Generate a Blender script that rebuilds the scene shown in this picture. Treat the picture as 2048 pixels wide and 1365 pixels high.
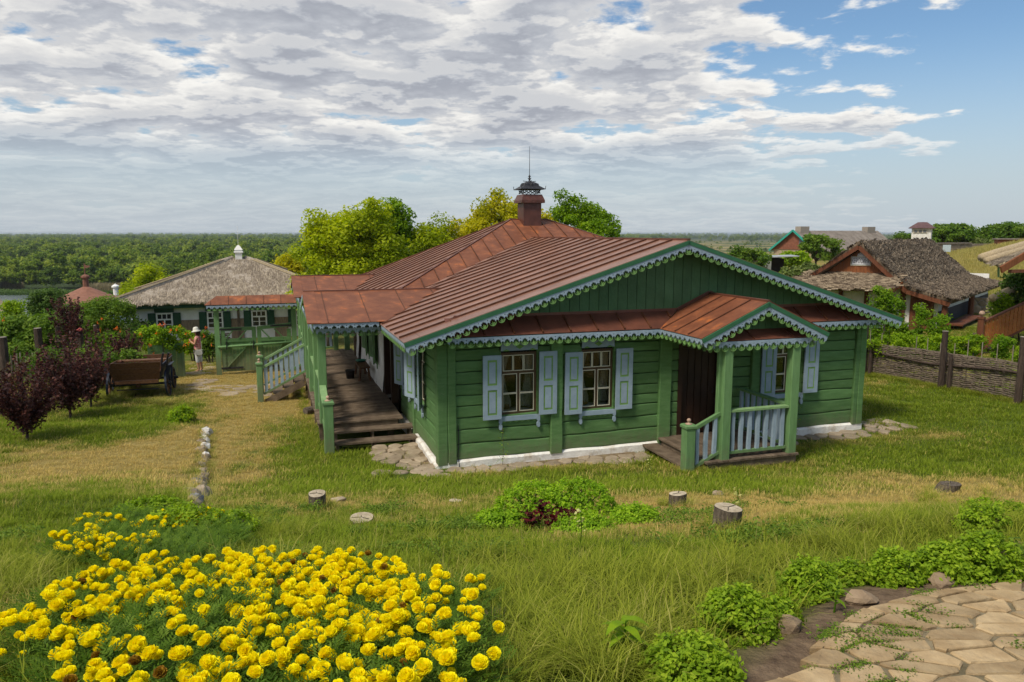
import bpy, bmesh, math, random
import numpy as np
from mathutils import Vector, Matrix, Euler, noise
from mathutils.geometry import tessellate_polygon
from math import sin, cos, pi, radians, hypot, atan2, sqrt, exp

for o in list(bpy.data.objects): bpy.data.objects.remove(o)
S = bpy.context.scene
COL = S.collection
rnd = random.Random(7)
nrs = np.random.RandomState(11)

# ------------------------------------------------------------------ camera, sky, sun, exposure
FPX, CX, CY, CAMH = 1495.0, 1024.0, 682.5, 4.9
PITCH = math.atan(216 / 1495)
cam = bpy.data.objects.new('camera', bpy.data.cameras.new('camera')); COL.objects.link(cam)
cam.location = (0, 0, CAMH); cam.rotation_euler = (pi / 2 - PITCH, 0, 0)
cam.data.sensor_width = 36; cam.data.lens = 36 * FPX / 2048
cam.data.clip_start = .05; cam.data.clip_end = 30000
S.camera = cam
SUN_EL, SUN_AZ = radians(54), radians(-138)      # azimuth clockwise from +Y
wd = bpy.data.worlds.new('World'); S.world = wd; wd.use_nodes = True
def build_world():
    nt = wd.node_tree; nt.nodes.clear(); N = nt.nodes.new; L = nt.links.new
    out = N('ShaderNodeOutputWorld'); bg = N('ShaderNodeBackground'); bg.inputs[1].default_value = .07
    L(bg.outputs[0], out.inputs[0])
    sky = N('ShaderNodeTexSky'); sky.sky_type = 'NISHITA'; sky.sun_disc = False
    sky.sun_elevation = SUN_EL; sky.sun_rotation = SUN_AZ; sky.air_density = 1.0; sky.dust_density = 1.2; sky.ozone_density = 1.6
    def M(op, a, b=None, c=None):
        n = N('ShaderNodeMath'); n.operation = op
        for i, v in enumerate((a, b, c)):
            if v is None: continue
            if isinstance(v, (int, float)): n.inputs[i].default_value = v
            else: L(v, n.inputs[i])
        return n.outputs[0]
    def MR(v, a, b, c=0., d=1.):
        n = N('ShaderNodeMapRange'); n.interpolation_type = 'SMOOTHSTEP'; L(v, n.inputs[0])
        for i, q in enumerate((a, b, c, d)): n.inputs[i + 1].default_value = q
        return n.outputs[0]
    tc = N('ShaderNodeTexCoord'); sp = N('ShaderNodeSeparateXYZ'); L(tc.outputs['Generated'], sp.inputs[0])
    x, y, z = sp.outputs
    zz = M('ADD', M('MAXIMUM', z, 0), .13)
    px, py = M('DIVIDE', x, zz), M('DIVIDE', y, zz)
    cb = N('ShaderNodeCombineXYZ'); L(px, cb.inputs[0]); L(py, cb.inputs[1])
    def noise_(scale, det, rough, off, dist=0., vec=None):
        mp = N('ShaderNodeMapping'); L(vec or cb.outputs[0], mp.inputs[0]); mp.inputs[1].default_value = off
        mp.inputs[3].default_value = (1., 1.0, 1)
        mp.inputs[2].default_value = (0, 0, .25)
        n = N('ShaderNodeTexNoise'); n.inputs['Scale'].default_value = scale; n.inputs['Detail'].default_value = det
        n.inputs['Roughness'].default_value = rough; n.inputs['Distortion'].default_value = dist
        L(mp.outputs[0], n.inputs[0]); return n.outputs[0]
    big = noise_(.50, 2, .5, (3.1, 1.7, 0))
    mid = noise_(2.45, 8, .55, (.3, 4.2, 0), .15)
    fin = noise_(8.6, 6, .62, (7.3, 1.2, 0), .2)
    f = M('ADD', M('ADD', M('MULTIPLY', big, .8), M('MULTIPLY', mid, 1.05)), M('MULTIPLY', fin, .22))
    side = MR(M('DIVIDE', x, M('ADD', M('ABSOLUTE', y), .35)), -.15, .62, .17, -.17)   # the cloud sheet thins out towards the right
    f = M('ADD', f, side)
    cov = MR(f, .97, 1.07)
    low = MR(z, .055, .14)                      # close to the horizon the sheet fades into thin veil
    cov = M('MULTIPLY', cov, M('ADD', M('MULTIPLY', low, .82), .18))
    thick = MR(f, 1.02, 1.30)
    # each billow is brighter on its top, which is the side away from the horizon, and greyer underneath
    o2 = (.3, 4.2, 0); e = .085
    vd = N('ShaderNodeVectorMath'); vd.operation = 'NORMALIZE'; L(cb.outputs[0], vd.inputs[0])
    ve = N('ShaderNodeVectorMath'); ve.operation = 'SCALE'; L(vd.outputs[0], ve.inputs[0]); ve.inputs[3].default_value = -.11
    va = N('ShaderNodeVectorMath'); va.operation = 'ADD'; L(cb.outputs[0], va.inputs[0]); L(ve.outputs[0], va.inputs[1])
    mid2 = noise_(2.45, 8, .55, o2, .15, va.outputs[0]); fin2 = noise_(8.6, 6, .62, (7.3, 1.2, 0), .2, va.outputs[0])
    g1 = M('ADD', mid, M('MULTIPLY', fin, .30)); g2 = M('ADD', mid2, M('MULTIPLY', fin2, .30))
    rel = MR(M('SUBTRACT', g1, g2), -.055, .065, 0, 1)
    br = M('ADD', M('MULTIPLY', M('SUBTRACT', 1., thick), .56), M('MULTIPLY', rel, .50))
    cr = N('ShaderNodeValToRGB'); L(br, cr.inputs[0])
    e = cr.color_ramp.elements; e[0].position = .0; e[0].color = (2.45, 2.6, 2.95, 1); e[1].position = 1.; e[1].color = (6.0, 5.9, 5.65, 1)
    q = e.new(.35); q.color = (3.3, 3.45, 3.75, 1); q = e.new(.65); q.color = (4.6, 4.6, 4.6, 1)
    for el in e: el.color = tuple(c / 9. for c in el.color[:3]) + (1,)
    scl = N('ShaderNodeVectorMath'); scl.operation = 'SCALE'; L(cr.outputs[0], scl.inputs[0]); scl.inputs[3].default_value = 9.
    mix = N('ShaderNodeMix'); mix.data_type = 'RGBA'; L(cov, mix.inputs[0])
    # pale milky air low over the horizon
    hz = N('ShaderNodeMix'); hz.data_type = 'RGBA'; L(MR(z, 0., .24, .85, .0), hz.inputs[0])
    sk2 = N('ShaderNodeVectorMath'); sk2.operation = 'MULTIPLY'; L(sky.outputs[0], sk2.inputs[0]); sk2.inputs[1].default_value = (.62, .74, .80); L(sk2.outputs[0], hz.inputs[6]); hz.inputs[7].default_value = (3.45, 3.85, 4.25, 1)
    L(hz.outputs[2], mix.inputs[6]); L(scl.outputs[0], mix.inputs[7])
    L(mix.outputs[2], bg.inputs[0])
build_world()
sl = bpy.data.lights.new('sun', 'SUN'); sl.energy = 1.5; sl.angle = radians(12); sl.color = (1, .91, .76)
sun = bpy.data.objects.new('sun', sl); COL.objects.link(sun); sun.location = (-30, 10, 40)
sd = Vector((sin(SUN_AZ) * cos(SUN_EL), cos(SUN_AZ) * cos(SUN_EL), sin(SUN_EL)))
sun.rotation_euler = sd.to_track_quat('Z', 'Y').to_euler()
S.view_settings.view_transform = 'Standard'; S.view_settings.look = 'None'; S.view_settings.exposure = 1.17; S.view_settings.gamma = 1
S.view_settings.use_curve_mapping = False
HAZE = .00011
S.cycles.max_bounces = 6; S.cycles.diffuse_bounces = 3; S.cycles.transparent_max_bounces = 8; S.cycles.glossy_bounces = 3

# ------------------------------------------------------------------ terrain height
def sstep(a, b, x):
    t = min(1, max(0, (x - a) / (b - a))); return t * t * (3 - 2 * t)
def smax(a, b, k):
    h = max(0, k - abs(a - b)) / k; return max(a, b) + h * h * k * .25
def hill(x, y):
    if y < 40: return 0.
    b = x / y
    return (1.6 * sstep(.5, .58, b) + min(2.2, max(0, b - .58) * 14)) * sstep(40, 68, y) * (1 - sstep(82, 120, y))
PE = [(-2.4, 1.0), (-.4, 1.6), (.6, 2.3), (1.03, 2.98), (1.18, 3.04), (1.32, 3.2), (1.49, 3.37), (1.8, 3.64), (2.25, 3.83), (2.86, 3.97), (3.6, 4.0), (4.6, 3.85), (6, 3.2), (7.5, 1.6)]
def pedge(x):
    if x <= PE[0][0]: return PE[0][1]
    for (a, b), (c, d) in zip(PE, PE[1:]):
        if x <= c: return b + (d - b) * (x - a) / (c - a)
    return PE[-1][1]
PZ = 2.98
def g0(x, y):
    s = 3.77 - .262 * y
    s = -smax(-s, -3.22, .3)
    r = min(.1 * max(0, x - 8.9), 1.0)
    fl = -.03 * (min(y, 60) - 14) * (1 - sstep(0, 5, x)) + r + hill(x, y)
    z = smax(s, fl, .6)
    z += .32 * exp(-((x - 4.2) ** 2 / 6 + (y - 6) ** 2 / 6))
    if 8 < y < 19.5:
        xl = -4.05 - (y - 9) * .40
        z += .17 * (1 - sstep(xl - .1, xl + .1, x)) * sstep(8, 9, y) * (1 - sstep(18.3, 19.5, y))
    if y > 40:
        b = x / max(y, 1)
        e = 48 + 95 * sstep(.12, .3, b)
        z += (-15 - z) * sstep(e, e * 1.7 + 20, y)
    if y < 6 and x > -3:
        d = y - pedge(x)
        z = PZ - .035 if d < -.02 else z + (PZ - .03 - z) * (1 - sstep(-.02, .8, d))
    return z
def G(x, y):
    z = g0(x, y)
    if y < 45: z += .035 * noise.noise((x * .9, y * .9, 0)) * sstep(4.2, 6, y) + .012 * noise.noise((x * 4, y * 4, 3)) * sstep(4, 5, y)
    return z

# ------------------------------------------------------------------ surveying: where a sight line meets a distance or the ground
def ray(x, y):
    a, b = (x - CX) / FPX, -(y - CY) / FPX
    return Vector((a, cos(PITCH) + b * sin(PITCH), -sin(PITCH) + b * cos(PITCH)))
def at(x, y, D):
    d = ray(x, y); return Vector((0, 0, CAMH)) + d * (D / d.y)
def gnd(x, y, h=0.):
    d = ray(x, y); C = Vector((0, 0, CAMH)); t = .6; last = t
    while t < 400:
        P = C + d * t
        if P.z < G(P.x, P.y) + h: break
        last = t; t *= 1.02
    for _ in range(14):
        m = (last + t) / 2; P = C + d * m
        if P.z < G(P.x, P.y) + h: t = m
        else: last = m
    P = C + d * t; P.z = G(P.x, P.y); return P

# ------------------------------------------------------------------ mesh helpers
class MB:
    def __init__(s): s.v = []; s.f = []; s.m = []; s.mi = 0
    def add(s, vs, fs, M=None):
        o = len(s.v)
        if M is not None: vs = [M @ Vector(p) for p in vs]
        s.v += [tuple(p) for p in vs]
        for f in fs: s.f.append(tuple(o + i for i in f)); s.m.append(s.mi)
    def box(s, x0, x1, y0, y1, z0, z1, M=None):
        s.add([(x0, y0, z0), (x1, y0, z0), (x1, y1, z0), (x0, y1, z0), (x0, y0, z1), (x1, y0, z1), (x1, y1, z1), (x0, y1, z1)],
              [(0, 3, 2, 1), (4, 5, 6, 7), (0, 1, 5, 4), (1, 2, 6, 5), (2, 3, 7, 6), (3, 0, 4, 7)], M)
    def bar(s, p, q, w, h, up=(0, 0, 1), M=None):
        p, q = Vector(p), Vector(q); d = (q - p).normalized(); u = Vector(up); a = d.cross(u).normalized(); u = a.cross(d)
        vs = []
        for c in (p, q):
            for i, j in ((-1, -1), (1, -1), (1, 1), (-1, 1)): vs.append(c + a * i * w / 2 + u * j * h / 2)
        s.add(vs, [(0, 3, 2, 1), (4, 5, 6, 7), (0, 1, 5, 4), (1, 2, 6, 5), (2, 3, 7, 6), (3, 0, 4, 7)], M)
    def tube(s, pts, rs, n=8, M=None, caps=True):
        pts = [Vector(p) for p in pts]; k = len(pts)
        if isinstance(rs, (int, float)): rs = [rs] * k
        vs = []; fs = []; a = None
        for i, p in enumerate(pts):
            d = (pts[min(i + 1, k - 1)] - pts[max(i - 1, 0)]).normalized()
            if a is None: a = d.orthogonal().normalized()
            a = (a - d * a.dot(d)).normalized(); b = d.cross(a)
            for j in range(n):
                t = 2 * pi * j / n; vs.append(p + (a * cos(t) + b * sin(t)) * rs[i])
        for i in range(k - 1):
            for j in range(n): fs.append((i * n + j, i * n + (j + 1) % n, (i + 1) * n + (j + 1) % n, (i + 1) * n + j))
        if caps: fs += [tuple(range(n))[::-1], tuple((k - 1) * n + j for j in range(n))]
        s.add(vs, fs, M)
    def lathe(s, prof, n=12, M=None):
        vs = []; fs = []; k = len(prof)
        for r, z in prof:
            for j in range(n): vs.append((r * cos(2 * pi * j / n), r * sin(2 * pi * j / n), z))
        for i in range(k - 1):
            for j in range(n): fs.append((i * n + j, i * n + (j + 1) % n, (i + 1) * n + (j + 1) % n, (i + 1) * n + j))
        fs += [tuple(range(n))[::-1], tuple((k - 1) * n + j for j in range(n))]
        s.add(vs, fs, M)
    def plate(s, outl, holes=(), th=.02, M=None):
        # outline in XY counter-clockwise, extruded from z=0 to z=th
        loops = [list(outl)] + [list(h) for h in holes]
        tri = tessellate_polygon([[Vector((x, y, 0)) for x, y in l] for l in loops])
        pts = [p for l in loops for p in l]; n = len(pts)
        fs = []
        for a, b, c in tri:
            A, B, C_ = pts[a], pts[b], pts[c]
            if (B[0] - A[0]) * (C_[1] - A[1]) - (B[1] - A[1]) * (C_[0] - A[0]) < 0: b, c = c, b
            fs.append((a + n, b + n, c + n)); fs.append((c, b, a))
        o = 0
        for l in loops:
            k = len(l)
            area = sum(l[i][0] * l[(i + 1) % k][1] - l[(i + 1) % k][0] * l[i][1] for i in range(k))
            ccw = (area > 0) == (o == 0)
            for i in range(k):
                a, b = o + i, o + (i + 1) % k
                fs.append((a, b, b + n, a + n) if ccw else (b, a, a + n, b + n))
            o += k
        s.add([(x, y, 0) for x, y in pts] + [(x, y, th) for x, y in pts], fs, M)
    def mesh(s, name, mats, smooth=False):
        me = bpy.data.meshes.new(name); me.from_pydata(s.v, [], s.f)
        if not isinstance(mats, (list, tuple)): mats = [mats]
        for m in mats: me.materials.append(m)
        if len(mats) > 1: me.polygons.foreach_set('material_index', s.m)
        if smooth: me.polygons.foreach_set('use_smooth', [True] * len(me.polygons))
        me.update(); return me
def link(name, me, parent=None, M=None, **kw):
    o = bpy.data.objects.new(name, me); COL.objects.link(o)
    if parent is not None: o.parent = parent
    if M is not None: o.matrix_local = M if isinstance(M, Matrix) else Matrix.Translation(M)
    for k, v in kw.items(): o[k] = v
    return o
def part(name, mb, mats, parent, M=None, smooth=False, **kw): return link(name, mb.mesh(name, mats, smooth), parent, M, **kw)
def thing(name, label, cat, loc=(0, 0, 0), rz=0., group=None, M=None):
    o = bpy.data.objects.new(name, None); COL.objects.link(o); o.empty_display_size = .1
    if M is None: o.location = loc; o.rotation_euler = (0, 0, rz)
    else: o.matrix_world = M
    o['label'] = label; o['category'] = cat
    if group: o['group'] = group
    return o
def npmesh(name, V, F, mat, attrs=None, smooth=False):
    me = bpy.data.meshes.new(name); V = np.asarray(V, np.float32); F = np.asarray(F, np.int32); k = F.shape[1]
    me.vertices.add(len(V)); me.vertices.foreach_set('co', V.ravel())
    me.loops.add(F.size); me.loops.foreach_set('vertex_index', F.ravel())
    me.polygons.add(len(F)); me.polygons.foreach_set('loop_start', np.arange(0, F.size, k, dtype=np.int32))
    me.polygons.foreach_set('loop_total', np.full(len(F), k, np.int32))
    if smooth: me.polygons.foreach_set('use_smooth', np.ones(len(F), bool))
    for nm, a in (attrs or {}).items():
        at_ = me.attributes.new(nm, 'FLOAT', 'POINT'); at_.data.foreach_set('value', np.asarray(a, np.float32))
    me.update(calc_edges=True)
    if mat is not None: me.materials.append(mat)
    return me
def T(x, y, z): return Matrix.Translation((x, y, z))
def RZ(a): return Matrix.Rotation(a, 4, 'Z')
def RX(a): return Matrix.Rotation(a, 4, 'X')
def RY(a): return Matrix.Rotation(a, 4, 'Y')
def SC(x, y, z): return Matrix.Diagonal((x, y, z, 1))
def frame(o, X, Y):
    X = Vector(X).normalized(); Y = Vector(Y); Z = X.cross(Y).normalized(); Y = Z.cross(X)
    m = Matrix((X, Y, Z)).transposed().to_4x4(); m.translation = Vector(o); return m

# ------------------------------------------------------------------ materials
def mat(name, c1, c2=None, scale=3., rough=.7, bump=.0, bscale=None, stretch=(1, 1, 1), rand=.12, spec=.3, metal=0., det=5, c3=None, lo=.35, hi=.65, coord='world', trans=None):
    m = bpy.data.materials.new(name); m.use_nodes = True; nt = m.node_tree; N = nt.nodes.new; L = nt.links.new
    b = nt.nodes['Principled BSDF']; b.inputs['Roughness'].default_value = rough; b.inputs['Metallic'].default_value = metal
    b.inputs['Specular IOR Level'].default_value = spec
    if coord == 'world': src = N('ShaderNodeNewGeometry').outputs['Position']
    else: src = N('ShaderNodeTexCoord').outputs['Object']
    mp = N('ShaderNodeMapping'); mp.inputs[3].default_value = stretch; L(src, mp.inputs[0])
    if coord != 'world':
        oi0 = N('ShaderNodeObjectInfo'); va = N('ShaderNodeVectorMath'); va.operation = 'ADD'; L(mp.outputs[0], va.inputs[0])
        mu = N('ShaderNodeMath'); mu.operation = 'MULTIPLY'; L(oi0.outputs['Random'], mu.inputs[0]); mu.inputs[1].default_value = 37.; L(mu.outputs[0], va.inputs[1]); vec = va.outputs[0]
    else: vec = mp.outputs[0]
    n = N('ShaderNodeTexNoise'); n.inputs['Scale'].default_value = scale; n.inputs['Detail'].default_value = det; n.inputs['Roughness'].default_value = .6; L(vec, n.inputs[0])
    r = N('ShaderNodeValToRGB'); L(n.outputs[0], r.inputs[0]); e = r.color_ramp.elements
    c2 = c2 or c1; e[0].position = lo; e[0].color = (*c1, 1); e[1].position = hi; e[1].color = (*c2, 1)
    if c3: q = e.new(min(.99, hi + .12)); q.color = (*c3, 1)
    oi = N('ShaderNodeObjectInfo'); mr = N('ShaderNodeMapRange'); L(oi.outputs['Random'], mr.inputs[0]); mr.inputs[3].default_value = 1 - rand; mr.inputs[4].default_value = 1 + rand
    hs = N('ShaderNodeHueSaturation'); L(r.outputs[0], hs.inputs['Color']); L(mr.outputs[0], hs.inputs['Value'])
    L(hs.outputs[0], b.inputs['Base Color'])
    if bump:
        n2 = N('ShaderNodeTexNoise'); n2.inputs['Scale'].default_value = bscale or scale * 4; n2.inputs['Detail'].default_value = 6; L(vec, n2.inputs[0])
        bp = N('ShaderNodeBump'); bp.inputs['Strength'].default_value = bump; bp.inputs['Distance'].default_value = .02; L(n2.outputs[0], bp.inputs['Height']); L(bp.outputs[0], b.inputs['Normal'])
    return m
def leafmat(name, dark, mid, light, trans=.35, rand=.12, rough=.55, wscale=.0, attr='tint'):
    m = bpy.data.materials.new(name); m.use_nodes = True; nt = m.node_tree; N = nt.nodes.new; L = nt.links.new
    b = nt.nodes['Principled BSDF']; out = nt.nodes['Material Output']; b.inputs['Roughness'].default_value = rough; b.inputs['Specular IOR Level'].default_value = .1
    a = N('ShaderNodeAttribute'); a.attribute_name = attr
    oi = N('ShaderNodeObjectInfo'); mr = N('ShaderNodeMapRange'); L(oi.outputs['Random'], mr.inputs[0]); mr.inputs[3].default_value = -rand; mr.inputs[4].default_value = rand
    ad = N('ShaderNodeMath'); L(a.outputs['Fac'], ad.inputs[0]); L(mr.outputs[0], ad.inputs[1]); fac = ad.outputs[0]
    if wscale:
        gp = N('ShaderNodeNewGeometry'); nz = N('ShaderNodeTexNoise'); nz.inputs['Scale'].default_value = wscale; nz.inputs['Detail'].default_value = 3; L(gp.outputs['Position'], nz.inputs[0])
        m2 = N('ShaderNodeMath'); m2.operation = 'MULTIPLY_ADD'; L(nz.outputs[0], m2.inputs[0]); m2.inputs[1].default_value = 1.1; m2.inputs[2].default_value = -.55
        a2 = N('ShaderNodeMath'); L(fac, a2.inputs[0]); L(m2.outputs[0], a2.inputs[1]); fac = a2.outputs[0]
    r = N('ShaderNodeValToRGB'); L(fac, r.inputs[0]); e = r.color_ramp.elements
    e[0].position = .05; e[0].color = (*dark, 1); e[1].position = .95; e[1].color = (*light, 1); q = e.new(.5); q.color = (*mid, 1)
    L(r.outputs[0], b.inputs['Base Color'])
    if trans:
        tr = N('ShaderNodeBsdfTranslucent'); hs = N('ShaderNodeHueSaturation'); L(r.outputs[0], hs.inputs['Color']); hs.inputs['Value'].default_value = 1.5; hs.inputs['Saturation'].default_value = 1.05
        L(hs.outputs[0], tr.inputs[0]); mx = N('ShaderNodeMixShader'); mx.inputs[0].default_value = trans; L(b.outputs[0], mx.inputs[1]); L(tr.outputs[0], mx.inputs[2]); L(mx.outputs[0], out.inputs[0])
    return m
GREEN = mat('green_paint', (.084, .180, .060), (.118, .236, .086), 2.6, .6, .6, 30, (1, 1, 5), .14, .2, c3=(.155, .28, .12), det=8)
GREENP = mat('green_post_paint', (.125, .245, .095), (.16, .30, .125), 3, .55, .5, 26, (6, 6, 1), .06, .25)
GREENL = mat('worn_light_green_paint', (.19, .33, .14), (.26, .41, .19), 6, .6, .5, 30, (1, 1, 1), .06, c3=(.36, .42, .26))
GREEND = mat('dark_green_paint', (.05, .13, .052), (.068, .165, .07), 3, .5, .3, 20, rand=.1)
GREENF = mat('fretwork_green_paint', (.13, .27, .075), (.19, .34, .11), 12, .6, .2, 60, rand=.12)
BLUE = mat('greyish_blue_paint', (.26, .345, .43), (.32, .41, .50), 5, .6, .25, 40, rand=.05)
ROOF = mat('rusty_brown_sheet_roof', (.175, .080, .050), (.275, .14, .096), 1.3, .38, .3, 6, (1, 1, 1), .11, .5, .0, 6)
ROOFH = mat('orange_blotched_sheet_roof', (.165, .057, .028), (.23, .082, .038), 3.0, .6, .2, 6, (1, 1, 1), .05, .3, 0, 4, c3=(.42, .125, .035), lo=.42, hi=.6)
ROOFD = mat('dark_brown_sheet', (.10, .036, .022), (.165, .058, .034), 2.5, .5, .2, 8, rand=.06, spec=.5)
DECK = mat('weathered_brown_boards', (.10, .072, .05), (.18, .135, .095), 5, .85, .8, 30, (1, 1, 1), .16, c3=(.2, .155, .11))
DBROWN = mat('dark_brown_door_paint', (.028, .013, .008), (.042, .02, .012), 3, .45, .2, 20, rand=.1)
BROWN = mat('window_brown_wood', (.07, .042, .022), (.10, .06, .032), 6, .6, .3, 30)
CREAM = mat('cream_bead', (.62, .58, .45), (.7, .66, .52), 6, .6)
WHITE = mat('white_limewash', (.74, .73, .71), (.84, .84, .82), 2.5, .9, .5, 9, rand=.03)
WHITEF = mat('stained_white_plinth', (.50, .43, .34), (.80, .79, .76), 3.2, .9, .8, 14, rand=.03, lo=.3, hi=.5)
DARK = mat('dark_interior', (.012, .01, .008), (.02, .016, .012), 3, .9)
BLACK = mat('black_iron', (.012, .013, .016), (.03, .03, .034), 8, .5, .3, 30, spec=.4)
STONE = mat('tan_flagstone', (.27, .21, .145), (.38, .31, .225), 5, .85, .6, 25, rand=.22, c3=(.38, .33, .27), coord='obj')
STONEP = mat('patio_sandstone', (.29, .20, .105), (.44, .33, .19), 5.5, .85, .8, 16, rand=.2, c3=(.46, .37, .25), coord='obj', det=8)
STONEW = mat('whitewashed_stone', (.55, .53, .50), (.75, .74, .72), 8, .9, .5, 20, rand=.15)
STONEG = mat('grey_stone', (.16, .16, .17), (.25, .25, .26), 8, .9, .5, 20, rand=.15)
STUMP = mat('old_grey_bark', (.07, .055, .042), (.19, .155, .12), 9, .9, 1., 30, (4, 4, .8), .12, coord='obj')
ROCKT = mat('tan_brown_rock', (.19, .135, .085), (.30, .22, .145), 7, .9, .9, 20, rand=.2, c3=(.36, .29, .21), coord='obj')
STUMPT = mat('sawn_wood_top', (.36, .30, .21), (.56, .48, .36), 14, .9, .5, 40, rand=.15, coord='obj')
SOIL = mat('bare_soil', (.12, .08, .055), (.20, .145, .10), 6, .95, 1., 20)
THATCH = mat('grey_reed_thatch', (.24, .20, .16), (.44, .385, .32), 9, .95, .9, 30, (1, 1, .35), .05, c3=(.52, .42, .27))
THATCHY = mat('straw_reed', (.30, .24, .16), (.48, .39, .25), 20, .95, .5, 30, rand=.25, c3=(.6, .47, .24))
THATCHD = mat('old_brown_thatch', (.085, .062, .042), (.19, .145, .10), 9, .95, .9, 24, rand=.2, c3=(.33, .26, .18))
WOODG = mat('old_dark_timber', (.04, .028, .022), (.085, .06, .048), 8, .9, .8, 30, (3, 3, .6), .15)
WOODO = mat('brown_orange_stain', (.19, .065, .022), (.27, .095, .035), 5, .6, .3, 30, (3, 3, .6), .12)
WOODR = mat('red_brown_stain', (.12, .042, .02), (.17, .062, .03), 5, .6, .3, 30, (3, 3, .6), .1)
CARTW = mat('cart_varnished_boards', (.075, .032, .014), (.17, .08, .035), 5, .55, .5, 26, (3, 1, 8), .1, coord='obj')
NAVY = mat('dark_blue_paint', (.012, .018, .035), (.02, .03, .055), 5, .5, .3)
WICK = mat('woven_twigs', (.095, .072, .055), (.20, .16, .125), 14, .9, .5, 40, rand=.35, coord='obj')
TWIG = mat('grey_stakes', (.19, .16, .12), (.30, .26, .2), 9, .9, rand=.2)
def glass_mat():
    m = bpy.data.materials.new('window_glass'); m.use_nodes = True; nt = m.node_tree; N = nt.nodes.new; L = nt.links.new
    out = nt.nodes['Material Output']; gl = N('ShaderNodeBsdfGlossy'); gl.inputs['Roughness'].default_value = .04; gl.inputs[0].default_value = (.9, .9, .9, 1)
    tr = N('ShaderNodeBsdfTransparent'); tr.inputs[0].default_value = (.75, .78, .76, 1); fr = N('ShaderNodeFresnel'); fr.inputs[0].default_value = 1.5
    mx = N('ShaderNodeMixShader'); L(fr.outputs[0], mx.inputs[0]); L(tr.outputs[0], mx.inputs[1]); L(gl.outputs[0], mx.inputs[2]); L(mx.outputs[0], out.inputs[0]); return m
GLASS = glass_mat()
LACE = mat('lace_curtain', (.55, .53, .48), (.35, .34, .3), 30, .9)
WICKER = mat('wicker', (.28, .16, .07), (.42, .27, .13), 30, .8, .6, 60)
def weather(m):
    # mud splashed on the lowest half metre and small chips of lost paint
    nt = m.node_tree; N = nt.nodes.new; L = nt.links.new; b = nt.nodes['Principled BSDF']; src = b.inputs['Base Color'].links[0].from_socket
    gp = N('ShaderNodeNewGeometry'); sp = N('ShaderNodeSeparateXYZ'); L(gp.outputs['Position'], sp.inputs[0])
    n1 = N('ShaderNodeTexNoise'); n1.inputs['Scale'].default_value = 7; n1.inputs['Detail'].default_value = 8; n1.inputs['Roughness'].default_value = .75; L(gp.outputs['Position'], n1.inputs[0])
    a = N('ShaderNodeMath'); a.operation = 'MULTIPLY_ADD'; L(n1.outputs[0], a.inputs[0]); a.inputs[1].default_value = -1.5; L(sp.outputs[2], a.inputs[2])
    mr = N('ShaderNodeMapRange'); L(a.outputs[0], mr.inputs[0]); mr.inputs[1].default_value = -.75; mr.inputs[2].default_value = -.15; mr.inputs[3].default_value = .6; mr.inputs[4].default_value = 0.
    mx = N('ShaderNodeMix'); mx.data_type = 'RGBA'; L(mr.outputs[0], mx.inputs[0]); L(src, mx.inputs[6]); mx.inputs[7].default_value = (.17, .155, .10, 1)
    n2 = N('ShaderNodeTexNoise'); n2.inputs['Scale'].default_value = 22; n2.inputs['Detail'].default_value = 4; mp = N('ShaderNodeMapping'); mp.inputs[3].default_value = (1, 1, 3); L(gp.outputs['Position'], mp.inputs[0]); L(mp.outputs[0], n2.inputs[0])
    m2 = N('ShaderNodeMapRange'); L(n2.outputs[0], m2.inputs[0]); m2.inputs[1].default_value = .69; m2.inputs[2].default_value = .72; m2.inputs[4].default_value = .8
    my = N('ShaderNodeMix'); my.data_type = 'RGBA'; L(m2.outputs[0], my.inputs[0]); L(mx.outputs[2], my.inputs[6]); my.inputs[7].default_value = (.24, .27, .19, 1)
    L(my.outputs[2], b.inputs['Base Color'])
weather(GREEN); weather(GREENP)
# ------------------------------------------------------------------ ground sheet
def axis(a, b, fine, lo, hi, grow=1.16):
    xs = list(np.arange(lo, hi + 1e-6, fine)); s = fine; x = hi
    while x < b: s *= grow; x += s; xs.append(x)
    s = fine; x = lo; pre = []
    while x > a: s *= grow; x -= s; pre.append(x)
    return pre[::-1] + xs
gx = axis(-14000, 14000, .16, -11, 14, 1.13); gy = axis(-60, 26000, .16, .6, 24, 1.075)
DRY = [(-9.5, 13.5, 3.2, 2.6, .75), (-7.4, 22.5, 1.5, 3.5, .8), (-5.2, 12.5, 1.8, 3, .45), (4.5, 9.8, 3.4, 1.7, .95), (7.5, 13.0, 3.8, 1.5, .9), (-8.2, 16, 2.2, 2, .4), (-9.5, 27, 4, 5, .85), (-7.5, 17, 1.3, 3, .5),
       (1.8, 7.4, 2.2, .9, .35), (9.0, 11.0, 3, 1.6, .45), (9.5, 17.2, 2.0, .8, .5)]
WET = [(10.5, 14.5, 4, 2.2, .35), (-10, 17, 2.5, 2, .35), (-5.5, 11, 2, 1.3, .3), (-2.9, 14.6, 1.5, 2.6, .75), (2.5, 12.6, 5.5, 1.3, .8), (11.5, 18.5, 4, 3, .6), (7.5, 15.2, 2.2, 1.2, .5), (-11.5, 20.5, 3, 2.5, .5), (-1, 7.2, 3, 1.2, .45), (-5.8, 8.2, 2, 1.5, .5), (-4.2, 17, 1.2, 3, .5)]
def dry(x, y):
    d = .36 + .5 * noise.noise((x * .35, y * .35, 5)) + .4 * noise.noise((x * 3.3, y * 3.3, 19)) + .45 * noise.noise((x * 1.3, y * 1.3, 9))
    for cx, cy, a, b, w in DRY: d += w * exp(-((x - cx) / a) ** 2 - ((y - cy) / b) ** 2)
    for cx, cy, a, b, w in WET: d -= w * exp(-((x - cx) / a) ** 2 - ((y - cy) / b) ** 2)
    d -= .45 * (1 - sstep(5.0, 7.5, y))
    return min(1, max(0, d))
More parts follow.
